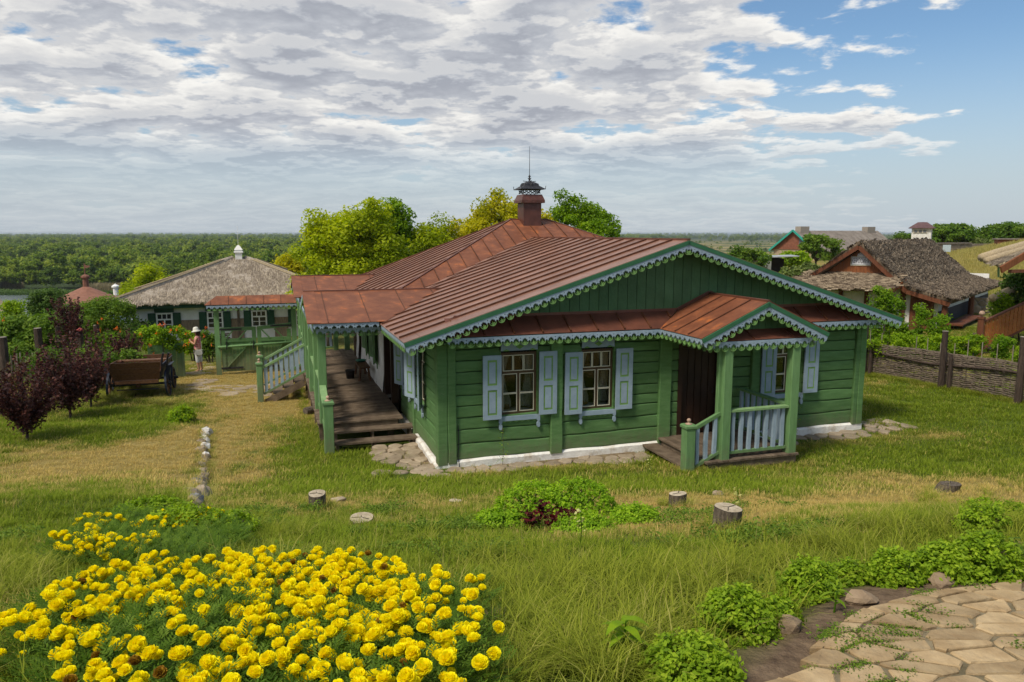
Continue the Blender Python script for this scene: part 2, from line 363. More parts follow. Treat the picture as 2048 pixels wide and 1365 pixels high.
def soilness(x, y):
    if y > 6.5 or x < -1.0: 
        return 0.
    d = y - pedge(x)
    a = (1 - sstep(.20, .46, d + .22 * noise.noise((x * 1.8, y * 1.8, 4)))) * sstep(.3, .9, x)
    if x < .4 and y < 4.2: a = max(a, .9 * (1 - min(1, hypot((x + .12) / .22, (y - 3.9) / .5))) * 2)
    return min(1, a)
nx, ny = len(gx), len(gy)
V = np.zeros((ny, nx, 3), np.float32); A = np.zeros((ny, nx), np.float32); B = np.zeros((ny, nx), np.float32)
for j, y in enumerate(gy):
    for i, x in enumerate(gx):
        V[j, i] = (x, y, G(x, y) if abs(x) < 900 and y < 900 else -15 )
        if y < 40 and -25 < x < 30: A[j, i] = dry(x, y); B[j, i] = soilness(x, y)
        else: A[j, i] = .5
idx = np.arange(nx * ny).reshape(ny, nx)
F = np.stack([idx[:-1, :-1], idx[:-1, 1:], idx[1:, 1:], idx[1:, :-1]], -1).reshape(-1, 4)
def ground_mat():
    m = bpy.data.materials.new('meadow_ground'); m.use_nodes = True; nt = m.node_tree; N = nt.nodes.new; L = nt.links.new
    b = nt.nodes['Principled BSDF']; b.inputs['Roughness'].default_value = .95; b.inputs['Specular IOR Level'].default_value = .1
    gp = N('ShaderNodeNewGeometry').outputs['Position']
    def nz(s, d=5, r=.6):
        n = N('ShaderNodeTexNoise'); n.inputs['Scale'].default_value = s; n.inputs['Detail'].default_value = d; n.inputs['Roughness'].default_value = r; L(gp, n.inputs[0]); return n.outputs[0]
    def mixc(f, a, c):
        n = N('ShaderNodeMix'); n.data_type = 'RGBA'
        if isinstance(f, float): n.inputs[0].default_value = f
        else: L(f, n.inputs[0])
        for k, q in ((6, a), (7, c)):
            if isinstance(q, tuple): n.inputs[k].default_value = (*q, 1)
            else: L(q, n.inputs[k])
        return n.outputs[2]
    def mr(v, a, c, lo=0., hi=1.):
        n = N('ShaderNodeMapRange'); L(v, n.inputs[0]); n.inputs[1].default_value = a; n.inputs[2].default_value = c; n.inputs[3].default_value = lo; n.inputs[4].default_value = hi; return n.outputs[0]
    ad = N('ShaderNodeAttribute'); ad.attribute_name = 'dry'; so = N('ShaderNodeAttribute'); so.attribute_name = 'soil'
    green = mixc(mr(nz(6), .35, .65), (.06, .095, .012), (.10, .135, .02))
    straw = mixc(mr(nz(11), .35, .65), (.20, .155, .045), (.33, .255, .09))
    f = N('ShaderNodeMath'); f.operation = 'ADD'; L(ad.outputs['Fac'], f.inputs[0]); L(mr(nz(2.5, 8, .7), .3, .7, -.3, .3), f.inputs[1])
    near = mixc(mr(f.outputs[0], .25, .85), green, straw)
    near = mixc(so.outputs['Fac'], near, mixc(mr(nz(9, 8, .7), .35, .65), (.10, .068, .045), (.21, .15, .10)))
    # the far plain: reed meadows, pale fields, tree belts
    fa = mixc(mr(nz(.012, 6, .55), .42, .58), (.06, .09, .025), (.34, .27, .12))
    fa = mixc(mr(nz(.05, 5), .5, .62), fa, (.05, .075, .022))
    sp = N('ShaderNodeSeparateXYZ'); L(gp, sp.inputs[0])
    left = mr(sp.outputs[0], 0., 120.)
    fa = mixc(left, (.035, .055, .018), fa)
    fd = mixc(mr(sp.outputs[1], 1500., 2600.), fa, (.035, .06, .028))
    hill = mixc(mr(nz(.25, 6), .4, .6), (.30, .225, .07), (.19, .19, .05))
    hz_ = mixc(mr(sp.outputs[2], -.5, 1.2), fd, hill)
    L(mixc(mr(sp.outputs[1], 34., 50.), near, hz_), b.inputs['Base Color'])
    bp = N('ShaderNodeBump'); bp.inputs['Strength'].default_value = .9; bp.inputs['Distance'].default_value = .03; L(nz(26, 6), bp.inputs['Height']); L(bp.outputs[0], b.inputs['Normal'])
    return m
link('ground', npmesh('ground', V.reshape(-1, 3), F, ground_mat(), {'dry': A.ravel(), 'soil': B.ravel()}, True), kind='structure')

# ------------------------------------------------------------------ the green log house
HR = 0.31368; HO = Vector((-1.4743, 15.086, 0))
HM = T(*HO) @ RZ(HR)
def hw(u, v, z=0): return HM @ Vector((u, v, z))
HOUSE = thing('log_house', 'long green log house with rusty sheet roof, blue fretwork and a tall chimney', 'house', M=HM)
H = HOUSE
# core (dark chinking behind the logs), interior is empty and dark behind the windows
WINF = [(1.28, 2.09, 1.06, 2.43), (3.11, 3.88, 1.04, 2.43), (8.08, 8.86, 1.08, 2.43)]
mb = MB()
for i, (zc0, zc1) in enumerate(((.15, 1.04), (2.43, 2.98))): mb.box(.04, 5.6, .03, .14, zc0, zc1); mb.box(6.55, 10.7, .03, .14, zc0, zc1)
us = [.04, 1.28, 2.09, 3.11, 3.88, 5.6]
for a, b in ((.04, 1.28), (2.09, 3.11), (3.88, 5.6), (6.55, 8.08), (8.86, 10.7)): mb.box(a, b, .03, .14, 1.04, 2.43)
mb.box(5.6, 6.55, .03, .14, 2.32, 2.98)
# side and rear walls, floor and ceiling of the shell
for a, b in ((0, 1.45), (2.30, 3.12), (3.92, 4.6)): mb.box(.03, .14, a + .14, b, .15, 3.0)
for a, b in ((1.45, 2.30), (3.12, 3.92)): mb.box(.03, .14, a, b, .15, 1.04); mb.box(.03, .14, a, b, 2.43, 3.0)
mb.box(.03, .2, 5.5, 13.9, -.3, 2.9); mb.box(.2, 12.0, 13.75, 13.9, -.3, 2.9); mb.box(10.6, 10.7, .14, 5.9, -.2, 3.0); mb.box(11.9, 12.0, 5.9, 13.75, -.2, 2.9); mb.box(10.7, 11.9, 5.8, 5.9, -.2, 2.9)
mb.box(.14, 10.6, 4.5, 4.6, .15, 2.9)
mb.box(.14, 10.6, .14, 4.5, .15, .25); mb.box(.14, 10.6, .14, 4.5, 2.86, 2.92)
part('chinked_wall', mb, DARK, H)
# logs
HTS = [.20, .53, .83, 1.09, 1.32, 1.56, 1.80, 2.05, 2.30, 2.53, 2.74, 2.96]
def zb(k, u): return HTS[k] + .028 * noise.noise((u * .7, k * 7.3, 1)) + .010 * noise.noise((u * 3.1, k * 5.1, 2)) - (.05 * (u / 10.7) * 0)
def logpiece(k, a, b, axis_='u', d=.10):
    n = max(2, int((b - a) / .22)); vs = []; fs = []
    for i in range(n + 1):
        u = a + (b - a) * i / n; z0, z1 = zb(k, u) + .010, zb(k + 1, u) - .010
        dd = d + .016 * noise.noise((u * 1.1, k * 3.3, 8)); h = z1 - z0
        pr = [(0.03, z0), (-dd * .90, z0), (-dd * .98, z0 + h * .08), (-dd, z0 + h * .5), (-dd * .93, z0 + h * .93), (-dd * .80, z1), (0.03, z1)]
        for y, z in pr: vs.append((u, y + .03, z) if axis_ == 'u' else (y + .03, u, z))
    m = 7
    for i in range(n):
        for j in range(m):
            q = (i * m + j, i * m + (j + 1) % m, (i + 1) * m + (j + 1) % m, (i + 1) * m + j)
            fs.append(q[::-1] if axis_ == 'u' else q)
    e0, e1 = tuple(range(m)), tuple(n * m + j for j in range(m))
    fs += [e0, e1[::-1]] if axis_ == 'u' else [e0[::-1], e1]
    o = MB(); o.add(vs, fs); return o
def course_wall(bays, wins, axis_):
    for a, b in bays:
        for k in range(len(HTS) - 1):
            segs = [(a, b)]
            for w0, w1, z0, z1 in wins:
                if (HTS[k] + HTS[k + 1]) / 2 > z0 - .02 and (HTS[k] + HTS[k + 1]) / 2 < z1 + .04:
                    new = []
                    for s0, s1 in segs:
                        if w1 <= s0 or w0 >= s1: new.append((s0, s1)); continue
                        if w0 - .03 > s0: new.append((s0, w0 - .03))
                        if w1 + .03 < s1: new.append((w1 + .03, s1))
                    segs = new
            for s0, s1 in segs:
                if s1 - s0 > .03: part('wall_log', logpiece(k, s0, s1, axis_), GREEN, H, smooth=False)
course_wall([(.31, 2.385), (2.665, 5.0), (5.31, 5.55), (6.62, 7.42), (7.66, 10.42)], WINF, 'u')
course_wall([(.13, 2.48), (2.69, 4.55)], [(1.45, 2.30, 1.06, 2.43), (3.12, 3.92, 1.06, 2.43)], 'v')
# posts clasping the logs, rough edged
def roughpost(w, h, d, seed, wav=.014):
    n = 9; vs = []; fs = []
    for i in range(n + 1):
        z = h * i / n; a = wav * noise.noise((z * 1.7, seed, 0)); b = wav * noise.noise((z * 1.7, seed, 5))
        vs += [(-w / 2 + a, d / 2, z), (-w / 2 + a, -d / 2 + .01, z), (-w / 2 + a + .015, -d / 2, z), (w / 2 + b - .015, -d / 2, z), (w / 2 + b, -d / 2 + .01, z), (w / 2 + b, d / 2, z)]
    for i in range(n):
        for j in range(6): fs.append((i * 6 + j, (i + 1) * 6 + j, (i + 1) * 6 + (j + 1) % 6, i * 6 + (j + 1) % 6)[::-1])
    fs += [tuple(range(6))[::-1], tuple(n * 6 + j for j in range(6))]
    o = MB(); o.add(vs, fs); return o
for k, (u, w, z0) in enumerate(((.215, .18, .14), (2.525, .27, .16), (5.155, .30, .16), (7.54, .23, .18), (10.49, .12, .17), (10.64, .17, .17))):
    part('wall_post', roughpost(w, 2.82 - z0, .20, k * 3.1), GREEN, H, T(u, -.03 - (.006 * (k % 2)), z0))
part('wall_post', roughpost(.21, 2.68, .24, 40), GREEN, H, T(.015, -.0, .12))
part('wall_post', roughpost(.20, 2.68, .20, 31), GREEN, H, T(-.02, 2.585, .12) @ RZ(-pi / 2))
# plinth
def plinth(L, seed, th, M, top=.20):
    n = int(L / .18); vs = []; fs = []
    for i in range(n + 1):
        x = L * i / n; t = top + .03 * noise.noise((x * 1.5, seed, 0)); f = .03 * noise.noise((x * 1.1, seed, 7))
        vs += [(x, th, -.7), (x, -.02 - f, -.7), (x, 0 + f * .6, .0), (x, .0 + f * .4, t - .04), (x, .05, t), (x, th, t)]
    for i in range(n):
        for j in range(6): fs.append((i * 6 + j, i * 6 + (j + 1) % 6, (i + 1) * 6 + (j + 1) % 6, (i + 1) * 6 + j)[::-1])
    fs += [tuple(range(6)), tuple(n * 6 + j for j in range(6))[::-1]]
    o = MB(); o.add(vs, fs); part('plinth', o, WHITEF, H, M)
plinth(10.75, 2, .2, T(0, -.115, 0)); plinth(4.7, 5, .2, T(-.13, 4.6, 0) @ RZ(-pi / 2), .14)
plinth(5.8, 8, .2, T(10.8, 0, 0) @ RZ(pi / 2))
mb = MB(); mb.box(10.62, 10.78, .1, 5.9, .2, 2.8); part('east_wall', mb, GREEN, H)
mb = MB(); mb.tube([(0, 0, .95), (.012, 0, .6), (-.01, 0, .3), (.01, -.03, .1), (0, -.05, -.05)], .008, 5); part('ground_wire', mb, BLACK, H, T(.345, -.09, 0))
# --- window, shutters, trim
def rect(x0, x1, y0, y1): return [(x0, y0), (x1, y0), (x1, y1), (x0, y1)]
UP = RX(pi / 2)            # lays a plate drawn in XY upright: x stays, y becomes z, thickness grows towards -y
def sh_mesh(w, h):
    b = MB(); b.plate(rect(0, w, 0, h), [rect(w * .24, w * .76, h * .07, h * .465), rect(w * .24, w * .76, h * .535, h * .93)], .035); return b.mesh('shutter', BLUE)
def pan_mesh(w, h):
    b = MB(); b.plate(rect(0, w, 0, h), [rect(w * .17, w * .83, h * .085, h * .915)], .022); return b.mesh('shutter_frame', GREENF)
def pan2(w, h):
    b = MB(); b.plate(rect(w * .17, w * .83, h * .085, h * .915), [], .028); return b.mesh('shutter_field', BLUE)
SHW, SHH = .40, 1.36
SHM, SPM, SFM = sh_mesh(SHW, SHH), pan_mesh(SHW * .52, SHH * .395), pan2(SHW * .52, SHH * .395)
def shutter(M):
    s = link('shutter', SHM, H, M)
    for y in (.07, .535):
        link('shutter_moulding', SPM, s, T(SHW * .24, SHH * y, .004)); link('shutter_panel', SFM, s, T(SHW * .24, SHH * y, .002))
def window(M, w, h, par, deep=.10, basket=False, curtain=True):
    # M: local frame with x along the wall, z up, -y outward, origin lower left of the opening
    f = MB(); t = .055
    f.plate(rect(0, w, 0, h), [rect(t, w / 2 - .028, t, h * .66), rect(w / 2 + .028, w - t, t, h * .66), rect(t, w - t, h * .66 + .055, h - t)], .06, UP)
    win = part('window', f, BROWN, par, M @ T(0, deep, 0))
    c = MB(); ps = []
    for x0, x1 in ((t, w / 2 - .028), (w / 2 + .028, w - t)):
        m_ = t + (h * .66 - t) * .48
        for z0, z1 in ((t, m_), (m_ + .006, h * .66)): ps.append((x0, x1, z0, z1))
    for i in range(3):
        x0 = t + (w - 2 * t) * i / 3; ps.append((x0 + .006, x0 + (w - 2 * t) / 3 - .006, h * .66 + .055, h - t))
    for x0, x1, z0, z1 in ps:
        p = MB(); p.plate(rect(x0 + .012, x1 - .012, z0 + .012, z1 - .012), [], .004, UP); part('pane', p, GLASS, win, T(0, -.03, 0))
        c.plate(rect(x0, x1, z0, z1), [rect(x0 + .014, x1 - .014, z0 + .014, z1 - .014)], .012, T(0, -.055, 0) @ UP)
    part('glazing_bead', c, CREAM, win)
    if curtain:
        for s in (0, 1):
            n = 14; vs = []; fs = []; rows = 9
            for j in range(rows + 1):
                zz = h * (.98 - .90 * j / rows); wd_ = (w * .40) * (1 - .45 * sin(pi * min(1, j / rows * 1.15))) 
                for i in range(n + 1):
                    x = i / n * wd_; x = x if s == 0 else w - x
                    vs.append((x, .16 + .022 * sin(i * 2.3 + j * .15), zz))
            for j in range(rows):
                for i in range(n): fs.append((j * (n + 1) + i, j * (n + 1) + i + 1, (j + 1) * (n + 1) + i + 1, (j + 1) * (n + 1) + i))
            cu = MB(); cu.add(vs, fs); part('curtain', cu, LACE, win, smooth=True)
    return win
def trim(M, w, H_=H):
    # blue head board with green lozenge, sill board with turned drops
    b = MB(); b.plate([(0, 0), (w, 0), (w, .17), (0, .17)], [], .03, UP); part('window_head', b, BLUE, H_, M @ T(0, -.02, 1.40))
    b = MB(); c = w / 2
    b.plate([(c - .09, .085), (c, .03), (c + .09, .085), (c, .14)], [], .012, UP)
    b.plate([(.03, 0), (.2, 0), (.115, .04)], [], .012, UP); b.plate([(w - .2, 0), (w - .03, 0), (w - .115, .04)], [], .012, UP)
    part('lozenge', b, GREENF, H_, M @ T(0, -.052, 1.40))
    b = MB(); b.plate(rect(-.04, w + .04, -.0, .10), [], .035, UP); part('window_sill', b, BLUE, H_, M @ T(0, -.03, -.10))
    z = MB(); o = [(0, 0)] + [p for k in range(6) for p in (((k + .5) * w / 6, -.035), ((k + 1) * w / 6, 0))]
    z.plate(o[::-1] if False else [(w, 0), (0, 0)][::-1][:0] + [(0, .01)] + [p for p in o] + [(w, .01)], [], .015, UP); part('sill_fringe', z, GREENF, H_, M @ T(0, -.025, -.115))
    for x in (-.02, w + .02):
        d = MB(); pr = [(-.035, .10), (-.035, -.03), (-.012, -.055), (-.035, -.085), (-.035, -.15), (-.018, -.18), (.018, -.18), (.035, -.15), (.035, -.085), (.012, -.055), (.035, -.03), (.035, .10)]
        d.plate(pr, [], .04, UP); part('sill_drop', d, BLUE, H_, M @ T(x, -.035, -.10))
for i, (u0, u1, z0, z1) in enumerate(WINF):
    M = T(u0, -.05, z0)
    window(T(u0, .0, z0 + .02), u1 - u0, 1.33, H, .05)
    trim(M, u1 - u0)
    shutter(T(u0 - .415, -.145, z0 - .03) @ UP); shutter(T(u1 + .015, -.148, z0 + .0) @ UP)
    b = MB()
    for x in (-.026, u1 - u0 + .001): b.box(x, x + .025, 0, .12, -.02, 1.42)
    b.box(-.02, u1 - u0 + .02, -.01, .12, -.018, .018); part('window_casing', b, GREEN, H, T(u0, -.07, z0))
SIDE = RZ(-pi / 2)
for v0, v1 in ((2.30, 1.45), (3.92, 3.12)):
    w = v0 - v1; M = T(-.05, v0, 1.06) @ SIDE
    window(T(0, v0, 1.08) @ SIDE, w, 1.33, H, .05); trim(M, w)
    shutter(T(-.10, v1 - .02, 1.03) @ SIDE @ RZ(radians(-22)) @ UP)
    shutter(T(-.11, v0 + .02, 1.03) @ RZ(radians(150 - 36)) @ T(-0, 0, 0) @ UP)
def basket(u, v, z, r, lab):
    t = MB(); t.lathe([(r * .8, 0), (r, r * .5), (r * .95, r * .9), (r * .5, r * 1.35), (r * .2, r * 1.6)], 14); me = t.mesh('wicker_basket', WICKER, True)
    o = bpy.data.objects.new('wicker_basket', me); COL.objects.link(o); o.matrix_world = HM @ T(u, v, z); o['label'] = lab; o['category'] = 'basket'
ss = MB(); ss.box(1.25, 2.12, .17, .42, 1.09, 1.125); ss.box(3.08, 3.91, .17, .42, 1.07, 1.105); ss.box(8.05, 8.89, .17, .42, 1.11, 1.145); part('inner_sill', ss, WHITE, H)
basket(1.50, .31, 1.125, .12, 'low straw basket on the sill inside the front window nearest the left corner')
basket(3.34, .31, 1.105, .11, 'round straw pot cover on the sill inside the second front window')
# front door
d = MB(); d.box(0, .95, .05, .12, 0, 2.05)
for i in range(5): d.box(.03 + i * .18, .19 + i * .18, .025, .05, .04, 2.01)
door = part('door', d, DBROWN, H, T(5.6, .0, .28)); hd = MB(); hd.tube([(0, -.0, -.06), (0, -.05, -.05), (0, -.05, .05), (0, 0, .06)], .01, 6); part('handle', hd, BLACK, door, T(.85, .02, 1.0))
d = MB(); d.box(-.10, 0, -.08, .14, -.02, 2.14); d.box(.95, 1.05, -.08, .14, -.02, 2.14); d.box(0, .95, -.08, .14, 2.05, 2.14); part('door_frame', d, DBROWN, H, T(5.6, .0, .28))
# gable of upright boards above the pent roof
APU, APZ = 5.34, 4.74; K1 = .315
n = 44
for i in range(n):
    a = .35 + (10.35 - .35) * i / n; b = .35 + (10.35 - .35) * (i + 1) / n - .012
    za, zc = APZ - K1 * abs(a - APU) - .10, APZ - K1 * abs(b - APU) - .10
    zm = None
    if min(za, zc) < 3.02: continue
    o = [(0, 2.95), (b - a, 2.95), (b - a, zc)] + ([(APU - a, APZ - .1)] if a < APU < b else []) + [(0, za)]
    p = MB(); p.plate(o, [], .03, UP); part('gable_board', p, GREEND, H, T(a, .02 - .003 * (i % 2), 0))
# ------------------------------------------------------------------ roofs
def clip(poly, fn):
    out = []
    for i in range(len(poly)):
        p, q = poly[i], poly[(i + 1) % len(poly)]; a, b = fn(p), fn(q)
        if a >= 0: out.append(p)
        if (a >= 0) != (b >= 0): t = a / (a - b); out.append((p[0] + (q[0] - p[0]) * t, p[1] + (q[1] - p[1]) * t))
    return out
RIBM = mat('seam_rust_brown', (.075, .028, .014), (.13, .048, .022), 6, .6, rand=.1)
def roof_face(poly, down, sp, m, par, first=0., rib=.036, th=.012, name='roof_sheet', chunk=1.9, ribw=.024, under=True):
    P0 = Vector(poly[0]); nrm = Vector((0, 0, 0))
    for i in range(len(poly)): nrm += Vector(poly[i]).cross(Vector(poly[(i + 1) % len(poly)]))
    nrm.normalize(); 
    if nrm.z < 0: nrm = -nrm
    dn = Vector(down); dn = (dn - nrm * dn.dot(nrm)).normalized(); ax = dn.cross(nrm).normalized(); fr = Matrix((ax, dn, ax.cross(dn))).transposed().to_4x4()
    s = 1 if ax.cross(dn).dot(nrm) > 0 else -1
    fr.translation = P0; inv = fr.inverted(); p2 = [tuple((inv @ Vector(p))[:2]) for p in poly]
    area = sum(p2[i][0] * p2[(i + 1) % len(p2)][1] - p2[(i + 1) % len(p2)][0] * p2[i][1] for i in range(len(p2)))
    if area < 0: p2 = p2[::-1]
    a0 = min(p[0] for p in p2); a1 = max(p[0] for p in p2); a = a0 + first - sp; k = 0
    while a < a1:
        c = clip(clip(p2, lambda p: p[0] - a - .001), lambda p: a + sp - .001 - p[0])
        if len(c) >= 3:
            o = MB(); b0 = min(p[1] for p in c); b1 = max(p[1] for p in c); bb = b0 - ((k * .77) % 1) * chunk
            while bb < b1:
                e = clip(clip(c, lambda p: p[1] - bb), lambda p: bb + chunk - .006 - p[1])
                if len(e) >= 3 and max(p[0] for p in e) - min(p[0] for p in e) > .004:
                    e2 = [e[0]]
                    for p in e[1:]:
                        if hypot(p[0] - e2[-1][0], p[1] - e2[-1][1]) > 1e-4: e2.append(p)
                    if hypot(e2[0][0] - e2[-1][0], e2[0][1] - e2[-1][1]) < 1e-4: e2.pop()
                    if len(e2) >= 3: o.plate(e2, [], th)
                bb += chunk
            if rib and a > a0 + .02:
                ys = [];
                for i in range(len(p2)):
                    p, q = p2[i], p2[(i + 1) % len(p2)]
                    if (p[0] - a) * (q[0] - a) < 0: ys.append(p[1] + (q[1] - p[1]) * (a - p[0]) / (q[0] - p[0]))
                if len(ys) >= 2:
                    y0, y1 = min(ys), max(ys)
                    if y1 - y0 > .15:
                        z = th if s > 0 else 0; o.mi = 1
                        o.box(a - ribw / 2, a + ribw / 2, y0 + .05, y1 - .02, z * s if s > 0 else -rib, rib + th if s > 0 else 0)
            if o.f: part(name, o, [m, RIBM], par, fr, smooth=False)
        a += sp; k += 1
LE = -.84; RE = 11.3; VF = -.6; KH = .41; TV, TZ = 10.95, 5.37
def zW(u): return APZ - K1 * abs(u - APU)
def vH(z): return TV - (TZ - z) / KH
J = (APU, vH(APZ), APZ); VL = (LE, vH(zW(LE)), zW(LE)); VR = (RE, vH(zW(RE)), zW(RE)); A1 = (5.05, TV, TZ); A2 = (6.45, TV, TZ)
CL = (LE, vH(2.896), 2.896); CR = (12.35, vH(2.896), 2.896); BL = (LE, 14.9, 2.896); BR = (12.35, 14.9, 2.896)
roof_face([(LE, VF, zW(LE)), (APU, VF, APZ), J, VL], (-1, 0, -K1), .60, ROOF, H)
roof_face([(APU, VF, APZ), (RE, VF, zW(RE)), VR, J], (1, 0, -K1), .60, ROOF, H)
roof_face([A1, CL, VL, J, VR, CR, A2], (0, -1, -KH), .52, ROOFH, H, rib=.03)
roof_face([A1, BL, CL], (-1, 0, -.42), .60, ROOF, H)
roof_face([A2, CR, BR], (1, 0, -.42), .5, ROOF, H)
roof_face([A1, A2, BR, BL], (0, 1, -.6), .6, ROOF, H)
# flashing in the valley and on hips and ridges
def strip(p, q, w, h, m, par=H, nm='ridge_cap', up=(0, 0, 1)):
    o = MB(); o.bar(p, q, w, h, up); part(nm, o, m, par)
def lift(p, d=.02): return (p[0], p[1], p[2] + d)
strip(lift((APU, VF, APZ)), lift(J), .07, .05, ROOFD); strip(lift(A1), lift(A2), .07, .05, ROOFD); strip(lift(A1), lift(CL), .07, .035, ROOFD); strip(lift(A2), lift(CR), .07, .035, ROOFD)
strip(lift(A1), lift(BL), .07, .035, ROOFD)
n3 = Vector((K1, 0, -1)).cross(Vector((0, 0, 1)))
o = MB(); vw = .34     # smooth valley sheet lying on the left slope
a = Vector(J); b = Vector(VL); o.add([a + Vector((0, -.02, .02)), b + Vector((0, -.02, .02)), b + Vector((0, -vw, .02)), a + Vector((0, -vw, .02)), a + Vector((0, -.02, .032)), b + Vector((0, -.02, .032)), b + Vector((0, -vw, .032)), a + Vector((0, -vw, .032))], [(3, 2, 1, 0), (4, 5, 6, 7), (0, 1, 5, 4), (1, 2, 6, 5), (2, 3, 7, 6), (3, 0, 4, 7)])
part('valley_sheet', o, ROOF, H)
# cross gablets over the side porch
def gablet(v0, v1, v2, zr, ze, u0, ur, ue):
    roof_face([(u0, v0, ze), (ue, v0, ze), (ur, v1, zr), (u0, v1, zr)], (0, -1, -.24), .95, ROOFH, H, rib=.012, chunk=9, first=.28, ribw=.02)
    roof_face([(u0, v1, zr), (ur, v1, zr), (ue, v2, ze), (u0, v2, ze)], (0, 1, -.24), .95, ROOFH, H, rib=.012, chunk=9, ribw=.02)
    strip((u0, v1, zr + .02), (ur, v1, zr + .02), .06, .04, ROOFD)
    for a, b in (((u0 + .12, v0 - .0, ze + .018), (u0 + .12, v1, zr + .018)),): strip(a, b, .30, .014, ROOFH, nm='verge_sheet')
    o = MB(); o.plate([(v0 + .1, ze - .12), (v2 - .1, ze - .12), (v2 - .1, ze - .02), (v1, zr - .03), (v0 + .1, ze - .02)], [], .04, Matrix(((0, 0, 1, u0 + .3), (1, 0, 0, 0), (0, 1, 0, 0), (0, 0, 0, 1))))
    part('gable_end', o, GREEND, H)
gablet(2.6, 4.9, 7.2, 3.41, 2.85, -2.45, 1.12, -.70)
gablet(9.9, 12.2, 14.5, 3.41, 2.85, -2.50, .42, -.84)
# pent roof along the facade, broken by the porch
PW = MB()
def pent(u0, u1, ua, ub):
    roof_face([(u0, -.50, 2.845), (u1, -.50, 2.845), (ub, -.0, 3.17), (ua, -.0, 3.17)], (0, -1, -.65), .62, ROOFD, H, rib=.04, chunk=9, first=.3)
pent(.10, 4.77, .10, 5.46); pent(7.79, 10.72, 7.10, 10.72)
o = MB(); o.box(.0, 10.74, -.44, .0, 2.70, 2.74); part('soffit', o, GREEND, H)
# porch roof
PVF, PA, PZ0, PZ1, PH = -2.15, 6.28, 2.84, 3.53, 1.52
kp = (PZ1 - PZ0) / PH
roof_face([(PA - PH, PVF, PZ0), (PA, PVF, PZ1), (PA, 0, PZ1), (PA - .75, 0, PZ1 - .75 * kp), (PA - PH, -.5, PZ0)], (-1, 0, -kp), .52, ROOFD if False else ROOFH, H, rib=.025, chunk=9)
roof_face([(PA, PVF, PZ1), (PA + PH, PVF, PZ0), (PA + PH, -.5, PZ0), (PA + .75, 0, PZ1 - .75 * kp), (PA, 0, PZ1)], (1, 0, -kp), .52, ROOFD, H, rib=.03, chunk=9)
strip((PA, PVF, PZ1 + .02), (PA, 0, PZ1 + .02), .07, .04, ROOFD)
strip((PA, .0, PZ1 + .03), (PA - .80, .0, PZ1 - .80 * kp + .03), .05, .10, ROOFD, nm='flashing'); strip((PA, .0, PZ1 + .03), (PA + .80, .0, PZ1 - .80 * kp + .03), .05, .10, ROOFD, nm='flashing')
strip((.3, .005, 3.185), (PA - .8, .005, 3.185), .04, .09, ROOFD, nm='flashing'); strip((PA + .8, .005, 3.185), (10.3, .005, 3.185), .04, .09, ROOFD, nm='flashing')
for i in range(15):       # porch gable boards
    a = PA - 1.15 + i * .155; b = a + .148; za, zc = PZ1 - kp * abs(a - PA) - .08, PZ1 - kp * abs(b - PA) - .08
    if min(za, zc) < 2.95: continue
    oo = [(0, 2.85), (b - a, 2.85), (b - a, zc)] + ([(PA - a, PZ1 - .08)] if a < PA < b else []) + [(0, za)]
    p = MB(); p.plate(oo, [], .025, UP); part('gable_board', p, GREEND, H, T(a, -1.72, 0))
roof_face([(PA - 1.22, -2.09, 2.76), (PA + 1.25, -2.09, 2.76), (PA + 1.25, -1.72, 2.93), (PA - 1.22, -1.72, 2.93)], (0, -1, -.45), .95, ROOFD, H, rib=.02, chunk=9, first=.55)
# ------------------------------------------------------------------ fretwork
LP = .192
def crescent():
    b = MB(); n = 12; ro = .076; out = []; inn = []
    for i in range(n + 1):
        t = pi + pi * i / n; w = .004 + .017 * sin(pi * i / n); out.append((ro * cos(t), ro * sin(t))); inn.append(((ro - w) * cos(t), (ro - w) * sin(t)))
    b.plate(out + inn[::-1], [], .018)
    for a, l, w in ((0, .085, .009), (.6, .070, .008), (-.6, .070, .008)):
        c, s = cos(a), sin(a); f = lambda x, y: (c * x + s * y, -s * x + c * y - .060)
        b.plate([f(-w * .5, 0), f(w * .5, 0), f(w, l * .55), f(0, l), f(-w, l * .55)], [], .014 + .002 * abs(a))
    return b.mesh('fretwork_crescent', GREENF)
CRES = crescent()
def lace(p, q, par=H, out=(0, -1, 0), up=(0, 0, 1), board=BLUE, cres=True, short=False):
    p, q = Vector(p), Vector(q); L_ = (q - p).length; n = max(1, round(L_ / LP)); w = L_ / n; X = (q - p).normalized(); O_ = Vector(out); Y = O_.cross(X).normalized() 
    if Y.z < 0: Y = -Y
    Z = X.cross(Y)
    M = Matrix((X, Y, Z)).transposed().to_4x4(); M.translation = p
    s = w / LP; pts = []
    nt_ = [(.013, -.10), (.030, -.128), (.043, -.10), (.051, -.065), (.066, -.085), (.074, -.048), (.086, -.068), (.096, -.036), (.106, -.068), (.118, -.048), (.126, -.085), (.141, -.065), (.149, -.10), (.162, -.128), (.179, -.10)]
    holes = []
    for i in range(n):
        pts += [(i * w + x * s, y) for x, y in nt_]
        if i: holes.append([(i * w + .0125 * cos(t), -.055 + .0125 * sin(t)) for t in (0, 1.05, 2.1, 3.14, 4.19, 5.24)])
    b = MB(); b.plate([(0, 0), (0, -.09)] + pts + [(L_, -.09), (L_, 0)], holes, .02); part('fretwork_board', b, board, par, M)
    if cres:
        for i in range(n): link('fretwork_crescent', CRES, par, M @ T((i + .5) * w, -.125, .003 if Z.dot(O_) > 0 else -.0))
